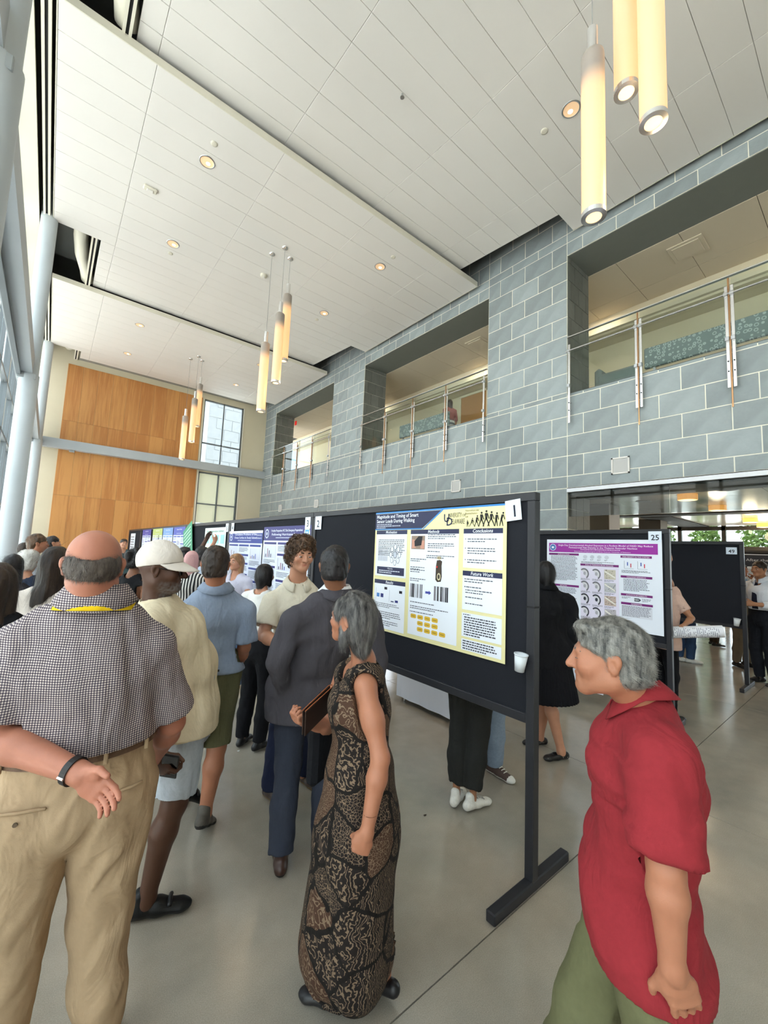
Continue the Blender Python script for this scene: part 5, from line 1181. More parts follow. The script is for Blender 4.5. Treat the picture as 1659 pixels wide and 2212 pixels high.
    def trousers(s, m, name='trousers', hem=(1.0, 1.0), ease=.012, top=.04, belly=0.0, wide=1.0, folds=.006, seat=1.0, res=None, fs=(1, 1, .35), flare=0.0):
        """hem: fraction of the leg covered, 1 = to the ankle, .5 = to the knee"""
        J = s.J; k = s.k; pel = (J['hipL']+J['hipR'])/2; xh = unit(J['hipR']-J['hipL']); P = []; g = s.g
        P.append((econe(pel+V(0, 0, -.02), pel+V(0, belly*.4, .10+top), xh, (.172*k*g*seat+ease*.6, .122*k*g*seat+ease*.6), (.160*k*g+ease*.4+belly*.3, .108*k*g+ease*.4+belly*.4)), .04, 'add'))
        cuts = []
        for i, n in enumerate('LR'):
            a, b, c = J['hip'+n], J['kn'+n], J['an'+n]; P.append((cone(a+V(0, -.012, -.03), b, .092*k*g*wide+ease*.3, .062*k*wide+ease*.5), .026, 'add'))
            if hem[i] > .55: e = b+(c-b)*min(1.06, (hem[i]-.5)*2); P.append((cone(b, b+(e-b)*.5, .062*k*wide+ease*.5, .060*k*wide+ease*.5), .03, 'add')); P.append((cone(b+(e-b)*.5, e, .060*k*wide+ease*.5, .054*k*wide+ease*.45+flare), .03, 'add')); cuts.append((e, unit(c-b), n))
            else: e = a+(b-a)*(hem[i]*2); cuts.append((e, unit(b-a), n))
        h = res or s.res; L = np.min([np.array(p[0][1]) for p in P], 0)-.03; H = np.max([np.array(p[0][2]) for p in P], 0)+.03; F = Field(L, H, h)
        for p, q, o in P: F.put(p, q, o)
        X, Y, Z = F.ax[0][:, None, None], F.ax[1][None, :, None], F.ax[2][None, None, :]
        F.v = np.maximum(F.v, (Z-(pel[2]+.10+top)).astype(np.float32))
        for e, d, n in cuts:
            dd = ((X-e[0])*d[0]+(Y-e[1])*d[1]+(Z-e[2])*d[2]).astype(np.float32); lat = np.sqrt(np.maximum((X-e[0])**2+(Y-e[1])**2+(Z-e[2])**2-dd**2, 0))
            F.v = np.where((lat < .16*k) & (dd > -.02), np.maximum(F.v, dd), F.v)
        p_, q_ = F.mesh()
        if folds: p_ = fold(p_, q_, s.seed+11, folds, 15/k, fs, lambda P_: np.clip((pel[2]+.05-P_[:, 2])/.15, .15, 1)); p_ = fold(p_, q_, s.seed+12, folds*.4, 34/k, (1, 1, .8))
        return s.part(name, p_, q_, m)
    def shoes(s, m, sole, style='shoe', L=.27, res=None, lift=(0, 0), laces=None, toecap=False, name='shoe', strap=None):
        k = s.k*(1 if not s.fem else .9)
        for i, n in enumerate('LR'):
            a = s.J['an'+n]; d = unit(V(*s.J['toe'+n])); x = np.cross(d, V(0, 0, 1)); z0 = a[2]-.085*k if lift[i] == 0 else a[2]-.085*k
            up = V(0, 0, 1)
            if lift[i]: d2 = unit(d*math.cos(lift[i])-V(0, 0, 1)*math.sin(lift[i])); up = unit(np.cross(x, d2)); d = d2
            o = a-up*.085*k; Lf = lambda f, sx, z: o+d*f*L*k/.27+x*sx*k+up*z*k
            P = [(econe(Lf(-.055, 0, .035), Lf(.05, 0, .038), x, (.034*k, .036*k), (.039*k, .038*k)), .02, 'add'), (econe(Lf(.05, 0, .034), Lf(.145, 0, .024), x, (.041*k, .034*k), (.040*k, .024*k)), .02, 'add'), (ell(Lf(.155, 0, .022), V(.036, .042, .022)*k, np.array([x, d, up])), .02, 'add')]
            if style in ('boot', 'sneaker', 'shoe', 'hightop'): P.append((cone(Lf(-.02, 0, .05), Lf(-.025, 0, .095 if style != 'hightop' else .14), .036*k, .036*k), .02, 'add'))
            if style == 'flat': P.append((ell(Lf(.03, 0, .062), V(.03, .062, .035)*k, np.array([x, d, up])), .01, 'sub'))
            h = res or max(.006, s.res*.7); Pn, Qn = grow(P, h, cuts=[(-up, o+up*.004)])
            zz = (Pn[Qn].mean(1)-o)@up; mi = (zz < (.022 if style != 'flat' else .008)*k).astype(np.int32)
            if toecap: mi |= ((Pn[Qn].mean(1)-o)@d > .150*k).astype(np.int32)
            so = s.part(name, Pn, Qn, [m, sole], mi)
            def arch(f, hw, r, nm, mm, n=7):
                pts = []
                for t in np.linspace(-1.2, 1.2, n):
                    b = o+d*f*k+x*math.sin(t)*hw*k; mk = (np.abs((Pn-b)@d) < .008) & (np.abs((Pn-b)@x) < .008); zt = ((Pn[mk]-o)@up).max() if mk.any() else .03*k; pts.append(b+up*(zt+r*.5))
                return pts
            if laces is not None:
                lb = MB()
                for f in (.040, .062, .084, .106): lb.tube(arch(f, .022, .004, '', None), .0035, 6)
                q = lb.build('laces', laces, so, smooth=True)
            if strap is not None: MB().tube(arch(.10, .040, .008, '', None, 9), .010, 8).build('strap', strap, so, smooth=True)
    # ---- hair
    def hair(s, m, style='short', name='hair', res=None, noise=.004, nf=60, st=(1, 1, 1), strands=0, length=.03, extra=(), top=1.0, fr=.062, back=-.07, sw=.0005, flow=(0, -.4, -1), lift=.035, mess=.10, ear_open=False):
        """a shaped mass over the skull, then strands laid along it"""
        a = s.hs; R = s.hR(); P = []; h = res or (.0045 if s.fine else max(.007, s.res*.8))
        E = lambda c, r, k=.02, op='add': P.append((ell(s.hp(*c), V(*r)*a, R), k*a, op)); C = lambda c, d, r, q=None, k=.02, op='add': P.append((cone(s.hp(*c), s.hp(*d), r*a, None if q is None else q*a), k*a, op))
        t = .008*top
        if style == 'ring':
            E((0, -.018, .008), (.0775, .0945, .074), .01); E((0, .010, .104), (.064, .115, .060), .010, 'sub'); E((0, -.100, .075), (.056, .050, .048), .018, 'sub'); E((0, .075, -.01), (.09, .075, .12), .012, 'sub'); E((0, -.03, -.105), (.075, .12, .062), .012, 'sub')
            for g in (-1, 1): E((g*.085, -.004, -.010), (.020, .028, .040), .008, 'sub')
        else:
            E((0, -.016, .035), (.0745+t, .094+t, .084+t*1.3), .015)
            if style in ('short', 'curly', 'crop'): E((0, -.045, -.03), (.066+t*.6, .056+t, .055), .03)
            if style == 'bob': E((0, -.03, -.02), (.086, .085, .095), .03); C((-.062, .0, 0), (-.058, .012, -.095), .026, .020); C((.062, .0, 0), (.058, .012, -.095), .026, .020); C((0, -.06, 0), (0, -.055, -.110), .058, .045)
            if style == 'long': C((-.055, -.03, 0), (-.06, -.05, -.25), .036, .030); C((.055, -.03, 0), (.06, -.05, -.25), .036, .030); C((0, -.07, 0), (0, -.085, -.33), .055, .045, .04)
            if style == 'bun': E((0, -.115, .03), (.036, .034, .036), .015)
            for e in extra: (E if e[0] == 'E' else C)(*e[1:])
            if ear_open:
                for g in (-1, 1): E((g*.088, .014, -.012), (.034, .034, .048), .012, 'sub')
            E((0, .082, -.032), (fr, .060, .092), .012, 'sub')                                  # face opening
            if style in ('short', 'crop'):
                E((0, -.03, -.12), (.10, .12, .055), .015, 'sub')
                for g in (-1, 1): E((g*.085, -.008, -.018), (.022, .026, .042), .012, 'sub'); E((g*.075, .06, -.02), (.04, .045, .06), .015, 'sub')
        p_, q_ = grow(P, h)
        if noise: p_ = fold(p_, q_, s.seed+21, noise, nf, st); p_ = fold(p_, q_, s.seed+22, noise*.5, nf*2.2, st)
        o = s.part(name, p_, q_, m)
        if strands:
            g = np.random.default_rng(s.seed+40); N = normals(p_, q_); pick = g.choice(len(p_), strands); fl = (V(*flow)@R); vs = []; fs = []
            curl = style == 'curly'
            for i in pick:
                n = N[i]; p = p_[i].astype(float); tdir = unit(fl-n*(fl@n)+g.normal(0, mess, 3)); L = length*g.uniform(.5, 1.3)*a; sd = unit(np.cross(tdir, n))*sw*g.uniform(.7, 1.6); b = len(vs); K = 4 if not curl else 7
                for j in range(K):
                    f = j/(K-1)
                    if curl: ph = f*7+g.uniform(0, .1); q = p+tdir*L*f*.7+n*(.006+.012*math.sin(ph))*a+unit(sd)*.010*math.cos(ph)*a
                    else: q = p+tdir*L*f+n*(.0010+lift*f*(1-.5*f)*L)*a
                    wd = sd*(1-.75*f)*(1 if not curl else 2.2); vs += [q-wd, q+wd]
                fs += [(b+2*j, b+2*j+1, b+2*j+3, b+2*j+2) for j in range(K-1)]
            me = mesh_np('strands', np.array(vs), np.array(fs), m); so = link('hair_strands', me, o); so['kind'] = 'stuff'
        return o
    def band(s, m, name, z, h, ease=.006, belly=0.0, tilt=0.0, t=.004):
        """belt-like band around the waist at height z above the hips"""
        J = s.J; k = s.k; g = s.g; pel = (J['hipL']+J['hipR'])/2; xh = unit(J['hipR']-J['hipL']); fw = unit(np.cross(V(0, 0, 1), xh)); n = 48; vs = []
        rx, ry = .163*k*g+ease+belly*.3, .111*k*g+ease+belly*.4
        for i in range(n):
            a = 2*math.pi*i/n; d = xh*math.cos(a)*rx+fw*math.sin(a)*ry
            for e, zz in ((0, -h/2), (t, -h/2), (t, h/2), (0, h/2)): vs.append(pel+V(0, belly*.35, z+zz+tilt*math.sin(a))+d*(1+e/rx))
        fs = [(i*4+j, ((i+1) % n)*4+j, ((i+1) % n)*4+(j+1) % 4, i*4+(j+1) % 4) for i in range(n) for j in range(4)]
        mb = MB(); mb.add(vs, fs); return mb.build(name, m, s.root, smooth=False)
    def skirt(s, m, z0, z1, r0, r1, pleats=0, amp=.012, name='skirt', centre=(0, 0), drift=(0, 0), n=180, rows=26, wob=.0, oval=1.3):
        """hanging skirt from z0 down to z1; pleats as a scalloped section that deepens towards the hem"""
        vs = []; nz = Noise(s.seed+60)
        for j in range(rows+1):
            f = j/rows; z = z0+(z1-z0)*f; r = r0+(r1-r0)*f**.85
            for i in range(n):
                a = 2*math.pi*i/n; q = r
                if pleats: ph = (a*pleats/(2*math.pi)) % 1; q += amp*(abs(ph-.5)*2-.5)*(.35+.65*f)
                p = V(math.cos(a)*q*oval, math.sin(a)*q, z)
                if wob: p[:2] *= 1+wob*f*nz(np.array([[math.cos(a), math.sin(a), z*.5]]), 2.6)[0]
                vs.append(V(centre[0]+drift[0]*f, centre[1]+drift[1]*f, 0)+p)
        q_ = np.array([(j*n+i, j*n+(i+1) % n, (j+1)*n+(i+1) % n, (j+1)*n+i) for j in range(rows) for i in range(n)])[:, ::-1]
        o = s.part(name, np.array(vs), q_, m); so = o.modifiers.new('thickness', 'SOLIDIFY'); so.thickness = .003; return o
# ================================================================== the people
SK_P = skin_mat('skin_pink', (168, 112, 85)); SK_L = skin_mat('skin_fair', (192, 138, 110)); SK_T = skin_mat('skin_tan', (168, 118, 88)); SK_D = skin_mat('skin_deep_brown', (82, 53, 38)); SK_B = skin_mat('skin_brown', (132, 88, 64)); SK_R = skin_mat('skin_ruddy', (176, 115, 92))
H_BLACK = hair_mat('hair_black', (16, 14, 15), (46, 42, 44)); H_BROWN = hair_mat('hair_brown', (52, 36, 24), (112, 80, 54)); H_DARK = hair_mat('hair_dark_brown', (30, 22, 18), (66, 50, 40)); H_GREY = hair_mat('hair_salt_and_pepper', (62, 61, 60), (162, 158, 150), 70); H_GREYB = hair_mat('hair_grey_black', (40, 38, 40), (128, 124, 120), 60); H_WHITE = hair_mat('hair_white', (214, 210, 204), (244, 242, 238)); H_LIGHT = hair_mat('hair_light_brown', (110, 76, 48), (176, 130, 88)); H_RING = hair_mat('hair_brown_grey', (62, 52, 46), (124, 112, 102), 60)
def cloth(n, rgb=None, var=.05, rough=.92, vs=60, bump=.12, bs=400): return MATS[n] if n in MATS else wrinkle(mat(n, rgb, rough, var=var, vscale=vs, bump=bump, bscale=bs, spec=.2))
BLK = cloth('black_cloth', (24, 24, 27)); M_SOLE_D = mat('dark_sole', (34, 32, 30), .8); M_SOLE_W = mat('white_sole', (222, 220, 214), .7); M_SOLE_T = mat('tan_sole', (150, 118, 70), .7); M_BSHOE = mat('black_shoe_leather', (26, 25, 27), .4); M_BRSHOE = mat('brown_shoe_leather', (70, 54, 46), .45)
def gingham():
    m = bpy.data.materials.new('gingham_check'); m.use_nodes = True; nt = m.node_tree; b = nt.nodes['Principled BSDF']
    tc = nn(nt, 'ShaderNodeTexCoord'); nz = nn(nt, 'ShaderNodeTexNoise', Scale=5.0, Detail=1.0); mx = nn(nt, 'ShaderNodeVectorMath', operation='MULTIPLY_ADD'); mx.inputs[1].default_value = (.02, .02, .02)
    nt.links.new(tc.outputs['Object'], nz.inputs['Vector']); nt.links.new(nz.outputs['Color'], mx.inputs[0]); nt.links.new(tc.outputs['Object'], mx.inputs[2])
    sp = nn(nt, 'ShaderNodeSeparateXYZ'); nt.links.new(mx.outputs[0], sp.inputs[0]); outs = []
    for ax in ('X', 'Z'):
        d = nn(nt, 'ShaderNodeMath', operation='DIVIDE'); d.inputs[1].default_value = .0066; nt.links.new(sp.outputs[ax], d.inputs[0])
        fr = nn(nt, 'ShaderNodeMath', operation='FRACT'); nt.links.new(d.outputs[0], fr.inputs[0]); gt = nn(nt, 'ShaderNodeMath', operation='GREATER_THAN'); gt.inputs[1].default_value = .5; nt.links.new(fr.outputs[0], gt.inputs[0])
        mr = nn(nt, 'ShaderNodeMapRange'); mr.inputs['To Min'].default_value = 1.0; mr.inputs['To Max'].default_value = .26; nt.links.new(gt.outputs[0], mr.inputs['Value']); outs.append(mr.outputs[0])
    mu = nn(nt, 'ShaderNodeMath', operation='MULTIPLY'); nt.links.new(outs[0], mu.inputs[0]); nt.links.new(outs[1], mu.inputs[1])
    cr = nn(nt, 'ShaderNodeValToRGB'); e = cr.color_ramp.elements; e[0].position = .05; e[0].color = (*lin((52, 46, 62)), 1); e[1].position = 1.0; e[1].color = (*lin((214, 202, 192)), 1); md = e.new(.27); md.color = (*lin((120, 108, 112)), 1)
    nt.links.new(mu.outputs[0], cr.inputs[0]); nt.links.new(cr.outputs[0], b.inputs['Base Color']); b.inputs['Roughness'].default_value = .9; b.inputs['Specular IOR Level'].default_value = .2
    return m
def batik():
    m = bpy.data.materials.new('batik_print'); m.use_nodes = True; nt = m.node_tree; b = nt.nodes['Principled BSDF']; L = nt.links.new
    tc = nn(nt, 'ShaderNodeTexCoord'); nz = nn(nt, 'ShaderNodeTexNoise', Scale=9.0, Detail=2.0); wp = nn(nt, 'ShaderNodeVectorMath', operation='MULTIPLY_ADD'); wp.inputs[1].default_value = (.06, .06, .06)
    L(tc.outputs['Object'], nz.inputs['Vector']); L(nz.outputs['Color'], wp.inputs[0]); L(tc.outputs['Object'], wp.inputs[2])
    big = nn(nt, 'ShaderNodeTexVoronoi', Scale=6.5); L(wp.outputs[0], big.inputs['Vector'])
    edge = nn(nt, 'ShaderNodeTexVoronoi', Scale=6.5, feature='DISTANCE_TO_EDGE'); L(wp.outputs[0], edge.inputs['Vector'])
    fine = nn(nt, 'ShaderNodeTexVoronoi', Scale=95.0, feature='DISTANCE_TO_EDGE'); L(wp.outputs[0], fine.inputs['Vector'])
    wave = nn(nt, 'ShaderNodeTexWave', Scale=38.0, Distortion=12.0, Detail=2.0); L(wp.outputs[0], wave.inputs['Vector'])
    sep = nn(nt, 'ShaderNodeSeparateXYZ'); L(big.outputs['Color'], sep.inputs[0])
    f1 = nn(nt, 'ShaderNodeMath', operation='LESS_THAN'); f1.inputs[1].default_value = .055; L(fine.outputs['Distance'], f1.inputs[0])
    w1 = nn(nt, 'ShaderNodeMath', operation='GREATER_THAN'); w1.inputs[1].default_value = .80; L(wave.outputs['Fac'], w1.inputs[0])
    pk = nn(nt, 'ShaderNodeMath', operation='GREATER_THAN'); pk.inputs[1].default_value = .45; L(sep.outputs['X'], pk.inputs[0])
    pat = nn(nt, 'ShaderNodeMix', data_type='FLOAT'); L(pk.outputs[0], pat.inputs[0]); L(f1.outputs[0], pat.inputs[2]); L(w1.outputs[0], pat.inputs[3])
    e1 = nn(nt, 'ShaderNodeMath', operation='LESS_THAN'); e1.inputs[1].default_value = .035; L(edge.outputs['Distance'], e1.inputs[0])
    mx0 = nn(nt, 'ShaderNodeMix', data_type='RGBA'); mx0.inputs[6].default_value = (*lin((34, 28, 26)), 1); mx0.inputs[7].default_value = (*lin((72, 50, 38)), 1)
    p2 = nn(nt, 'ShaderNodeMath', operation='GREATER_THAN'); p2.inputs[1].default_value = .72; L(sep.outputs['Y'], p2.inputs[0]); L(p2.outputs[0], mx0.inputs[0])
    mx1 = nn(nt, 'ShaderNodeMix', data_type='RGBA'); mx1.inputs[7].default_value = (*lin((120, 101, 82)), 1); L(mx0.outputs[2], mx1.inputs[6]); L(pat.outputs[0], mx1.inputs[0])
    mx2 = nn(nt, 'ShaderNodeMix', data_type='RGBA'); mx2.inputs[7].default_value = (*lin((26, 22, 20)), 1); L(mx1.outputs[2], mx2.inputs[6]); L(e1.outputs[0], mx2.inputs[0])
    L(mx2.outputs[2], b.inputs['Base Color']); b.inputs['Roughness'].default_value = .85; b.inputs['Specular IOR Level'].default_value = .2
    return m
def stripes(name, c1, c2, scale, axis='Z'):
    m = bpy.data.materials.new(name); m.use_nodes = True; nt = m.node_tree; b = nt.nodes['Principled BSDF']; tc = nn(nt, 'ShaderNodeTexCoord'); wv = nn(nt, 'ShaderNodeTexWave', Scale=scale, bands_direction=axis); nt.links.new(tc.outputs['Object'], wv.inputs['Vector'])
    cr = nn(nt, 'ShaderNodeValToRGB'); cr.color_ramp.interpolation = 'CONSTANT'; e = cr.color_ramp.elements; e[0].color = (*lin(c1), 1); e[1].position = .5; e[1].color = (*lin(c2), 1); nt.links.new(wv.outputs['Fac'], cr.inputs[0]); nt.links.new(cr.outputs[0], b.inputs['Base Color']); b.inputs['Roughness'].default_value = .9
    return m
deg = math.radians

# ---- 1. bald man with the gingham shirt, back to the camera
b0 = at(190, 1400, 1.34)
p = Person('bald man seen from behind in a gingham shirt with one hand behind his back', (b0[0], b0[1]), deg(9), 1.76, girth=1.17, sh=.20, res=.008, fine=True, seed=101)
p.px(head=(203, 1224, 1.33), neck=(207, 1318, 1.345), shL=(52, 1392, 1.28), shR=(334, 1384, 1.42), elL=(-12, 1592, 1.20), wrL=(166, 1668, 1.14), elR=(372, 1560, 1.52), wrR=(330, 1640, 1.72))
pc = p.w(at(165, 1688, 1.34)); pc[2] = .955
p.J['hipL'] = pc+V(-.108, 0, 0); p.J['hipR'] = pc+V(.108, .0, 0); p.J['knL'] = pc+V(-.135, .02, -.46); p.J['knR'] = pc+V(.115, .04, -.46); p.J['anL'] = pc+V(-.150, -.02, -.87); p.J['anR'] = pc+V(.125, .02, -.87)
p.J['handL'] = p.wd(at(262, 1742, 1.12)-at(166, 1668, 1.14)); p.J['palmL'] = p.wd(-FWD+UPV*.15)
p.look(.02, -.03)
p.body(SK_R, arms=('open', 'relaxed'), fat=1.12, face=True, jaw=.95, chub=.0, neckw=1.06)
p.hair(H_RING, 'ring', strands=14000, length=.013, noise=.0012, nf=120, sw=.00035, mess=.35, lift=.10)
GING = wrinkle(gingham(), .6)
p.shirt(GING, belly=.04, hem=.145, sleeve=.84, ease=.020, arm=1.06, folds=.010, neck=.066, front=0, fs=(1, 1, .28))
p.collar(GING, .056, .077, .5, .02, lift=.030)
J = p.J; up = unit(J['neck']-(J['hipL']+J['hipR'])/2); xs_ = unit(J['shR']-J['shL']); fw = unit(np.cross(up, xs_)); ln_c = J['neck']+up*.030*p.k; up = unit(up+fw*.20); fw = unit(np.cross(up, xs_)); mb = MB(); vs = []; n = 40
for i in range(n+1):
    a = math.pi+math.pi*i/n-.25+.5*i/n*1.0
    d = xs_*math.cos(a)+fw*math.sin(a)
    for r_, z_ in ((.1195, -.026), (.1085, -.002)): vs.append(ln_c+fw*.012+d*r_+up*z_)
mb.add(vs, [(2*i, 2*i+2, 2*i+3, 2*i+1) for i in range(n)]); o = mb.build('lanyard', cloth('yellow_ribbon', (236, 196, 30), .02), p.root, smooth=True); o.modifiers.new('t', 'SOLIDIFY').thickness = .002
KH = cloth('khaki_twill', (174, 149, 119), .04)
tr_ = p.trousers(KH, belly=.04, wide=1.16, ease=.018, folds=.012, top=.05, seat=1.02, fs=(.7, .7, .5))
TP = np.empty(len(tr_.data.vertices)*3, np.float32); tr_.data.vertices.foreach_get('co', TP); TP = TP.reshape(-1, 3)
for x0, x1 in ((-.185, -.055), (.060, .185)):
    pts = []
    for x in np.linspace(x0, x1, 9):
        mk = (np.abs(TP[:, 0]-pc[0]-x) < .012) & (np.abs(TP[:, 2]-pc[2]-.015) < .012); y = TP[mk][:, 1].min() if mk.any() else pc[1]-.12; pts.append(V(pc[0]+x, y-.001, pc[2]+.015+.008*abs(x)/.18))
    pw = MB().tube(pts, .0045, 6).build('pocket_welt', KH, p.root, smooth=True); mq = pts[4]+V(0, -.003, -.028); MB().cyl(mq, mq+V(0, -.004, 0), .006, n=10).build('pocket_button', mat('horn_button', (96, 78, 60), .5), pw)
BELT = mat('brown_woven_belt', (104, 78, 60), .7, var=.25, vscale=90)
p.band(BELT, 'belt', .135, .034, .012, .05)
for a in (-.9, -.3, .35, .95):
    rx, ry = .163*p.k*p.g+.018+.015, .111*p.k*p.g+.018+.02; c_ = pc+V(math.sin(a)*rx*1.03, -math.cos(a)*ry*1.03+.0175, .135); MB().box((c_[0]-.006, c_[1]-.006, c_[2]-.026), (c_[0]+.006, c_[1]+.006, c_[2]+.026), bev=.002).build('belt_loop', KH, p.root)
p.shoes(M_BRSHOE, M_SOLE_D)
w_, e_ = J['wrL'], J['elL']; dv = unit(w_-e_); q0 = w_-dv*.012; u_ = unit(np.cross(dv, V(0, 0, 1))); v_ = np.cross(dv, u_); ring = [q0+u_*.0335*math.cos(t)+v_*.0335*math.sin(t) for t in np.linspace(0, 2*math.pi, 25)]; mb = MB(); vs = []
for q in ring:
    d = unit(q-q0)
    for e, z in ((0, -.009), (.004, -.009), (.004, .009), (0, .009)): vs.append(q+d*e+dv*z)
mb.add(vs, [(i*4+j, i*4+4+j, i*4+4+(j+1) % 4, i*4+(j+1) % 4) for i in range(24) for j in range(4)]); wt = mb.build('watch_strap', mat('black_leather_strap', (28, 24, 24), .5), p.root)
tb = p.wd(-FWD); c_ = q0+unit(tb-dv*(tb@dv))*.038; MB().cyl(c_-dv*.009, c_+dv*.009, .0035, n=8).build('buckle', m_stain, wt)

# ---- 2. man in the red polo, walking to the left
r0 = at(1385, 1700, 1.14)
p = Person('grey haired man in a dark red polo walking past at the right', (r0[0], r0[1]), deg(-25), 1.60, girth=1.02, sh=.18, res=.008, fine=True, seed=102)
p.px(head=(1314, 1425, 1.13), neck=(1392, 1524, 1.15), shL=(1418, 1622, 1.01), shR=(1372, 1596, 1.33), elL=(1438, 1872, .93), wrL=(1452, 2085, .91), elR=(1385, 1790, 1.42), wrR=(1400, 1950, 1.40))
pc = p.w(at(1384, 1955, 1.13)); J = p.J; J['hipL'] = pc+V(-.09, 0, 0); J['hipR'] = pc+V(.09, 0, 0); z = pc[2]
J['knR'] = pc+V(.10, .13, -.40); J['anR'] = V(pc[0]+.10, pc[1]+.22, .09); J['knL'] = pc+V(-.09, -.06, -.40); J['anL'] = V(pc[0]-.09, pc[1]-.30, .12)
J['handL'] = p.wd(at(1492, 2200, .90)-at(1452, 2085, .91)); J['palmL'] = V(1, .3, 0)
p.look(.0, -.05)
stub = lambda loc, P: 1-np.clip(np.exp(-(((loc[:, 1]-.085)/.03)**2+((loc[:, 2]+.066)/.022)**2)), 0, 1)[:, None]*np.array([.16, .12, .10])
p.body(SK_P, arms=('relaxed', 'relaxed'), fat=1.05, jaw=1.06, nose=1.06, chub=.004, tone=stub)
p.eyes((44, 32, 26), (96, 88, 82), .004, .30, (120, 92, 80))
p.hair(H_GREY, 'short', strands=16000, length=.020, noise=.0025, nf=90, top=1.0, flow=(0, -.9, -.45), sw=.0004, lift=.04, mess=.14, extra=(('E', (0, .052, .096), (.050, .036, .018), .02),))
RED = cloth('dark_red_pique', (140, 42, 48), .06)
p.shirt(RED, sleeve=.88, ease=.020, hem=-.085, arm=1.0, folds=.013, flare=.0, neck=.058, front=.0, belly=.015, fs=(.5, .5, 1.15), thigh=1.14)
p.collar(RED, .046, .072, .7, .02, lift=.014)
p.trousers(cloth('olive_khaki', (104, 104, 74), .05), wide=1.18, ease=.016, folds=.010)
p.shoes(M_BRSHOE, M_SOLE_D, lift=(.3, 0))

# ---- 3. woman in the batik dress
w0 = at(775, 1700, 1.66)
p = Person('grey haired woman in a dark sleeveless batik dress', (w0[0], w0[1]), deg(-24), 1.585, female=True, girth=1.02, sh=.165, res=.008, fine=True, seed=103)
p.px(head=(760, 1338, 1.66), neck=(786, 1428, 1.68), shL=(790, 1482, 1.57), shR=(742, 1452, 1.84), elL=(822, 1638, 1.48), wrL=(793, 1795, 1.43), elR=(705, 1570, 1.86), wrR=(668, 1562, 1.74))
pc = p.w(at(772, 1722, 1.67)); J = p.J; J['hipL'] = pc+V(-.085, 0, 0); J['hipR'] = pc+V(.085, 0, 0); J['knL'] = pc+V(-.07, .05, -.39); J['knR'] = pc+V(.08, -.05, -.40)
gl = p.w(at(700, 2150, 1.58)); J['anL'] = V(gl[0]+.02, gl[1]-.05, .075); J['anR'] = V(pc[0]+.09, pc[1]-.10, .08); J['toeL'] = V(-.25, 1, 0)
J['handL'] = p.wd(at(775, 1850, 1.42)-at(793, 1795, 1.43)); J['palmL'] = V(.8, .5, 0); J['handR'] = p.wd(at(640, 1556, 1.70)-at(668, 1562, 1.74)); J['palmR'] = p.wd(FWD*.4+V(0, 0, 1)*.2+RGT*.5)
p.look(-.16, .02)
p.body(SK_P, legs=(1, 1), arms=('fist', 'hold'), fat=1.10, jaw=.95, nose=.9)
p.eyes((40, 30, 26), (70, 62, 58), .0035, .8)
p.hair(H_GREYB, 'bob', ear_open=True, strands=14000, length=.040, noise=.004, nf=60, st=(1, 1, .35), top=1.3, fr=.060, sw=.0004, flow=(0, -.25, -1), extra=(('C', (0, -.055, -.06), (.0, -.06, -.115), .058, .040, .03),))
BAT = wrinkle(batik(), .5)
P_ = [(a, k, o) for a, k, o in p.torso_prims(.014)]; sk0 = pc+V(0, -.005, .06); sk1 = V(pc[0]+.03, pc[1]+.03, .20); xh = unit(J['hipR']-J['hipL'])
P_ += [(econe(pc+V(0, 0, .10), pc+V(0, 0, -.12), xh, (.165, .135), (.195, .165)), .05, 'add'), (econe(pc+V(0, 0, -.10), sk1, xh, (.195, .165), (.225, .20)), .05, 'add')]
F = Field(np.min([np.array(a[0][1]) for a in P_], 0)-.03, np.max([np.array(a[0][2]) for a in P_], 0)+.03, .008)
for a, k, o in P_: F.put(a, k, o)
for n in 'LR':
    d = unit(J['el'+n]-J['sh'+n]); F.put(cone(J['sh'+n]+d*.03, J['el'+n]+d*.05, .058, .056), .012, 'sub'); F.put(cone(J['sh'+n]+V(0, 0, .0), J['sh'+n]+V(0.2 if n == 'R' else -.2, 0, .04), .05, .07), .01, 'sub')
F.put(cone(J['neck']+V(0, 0, -.006), J['neck']+V(0, .03, .2), .068, .08), .012, 'sub'); F.put(cone(J['neck']+V(0, .07, -.06), J['neck']+V(0, .12, .05), .05, .07), .015, 'sub')
X, Y, Z = F.ax[0][:, None, None], F.ax[1][None, :, None], F.ax[2][None, None, :]; F.v = np.maximum(F.v, (.115+.05*np.sin(X*9+Y*5)-Z).astype(np.float32))
a, q = F.mesh(); hz_ = lambda P2: np.clip((1.15-P2[:, 2])/.5, .15, 1)
a = fold(a, q, 61, .022, 9, (1, 1, .22), hz_); a = fold(a, q, 62, .006, 26, (1, 1, .3)); p.part('dress', a, q, BAT)
MB().cyl(J['neck']+V(-.14, .03, -.045), J['neck']+V(.14, .03, -.045), .004, n=6).build('back_seam', BAT, p.root) if False else None
p.shoes(M_BSHOE, M_SOLE_D, 'flat', lift=(0, .3))
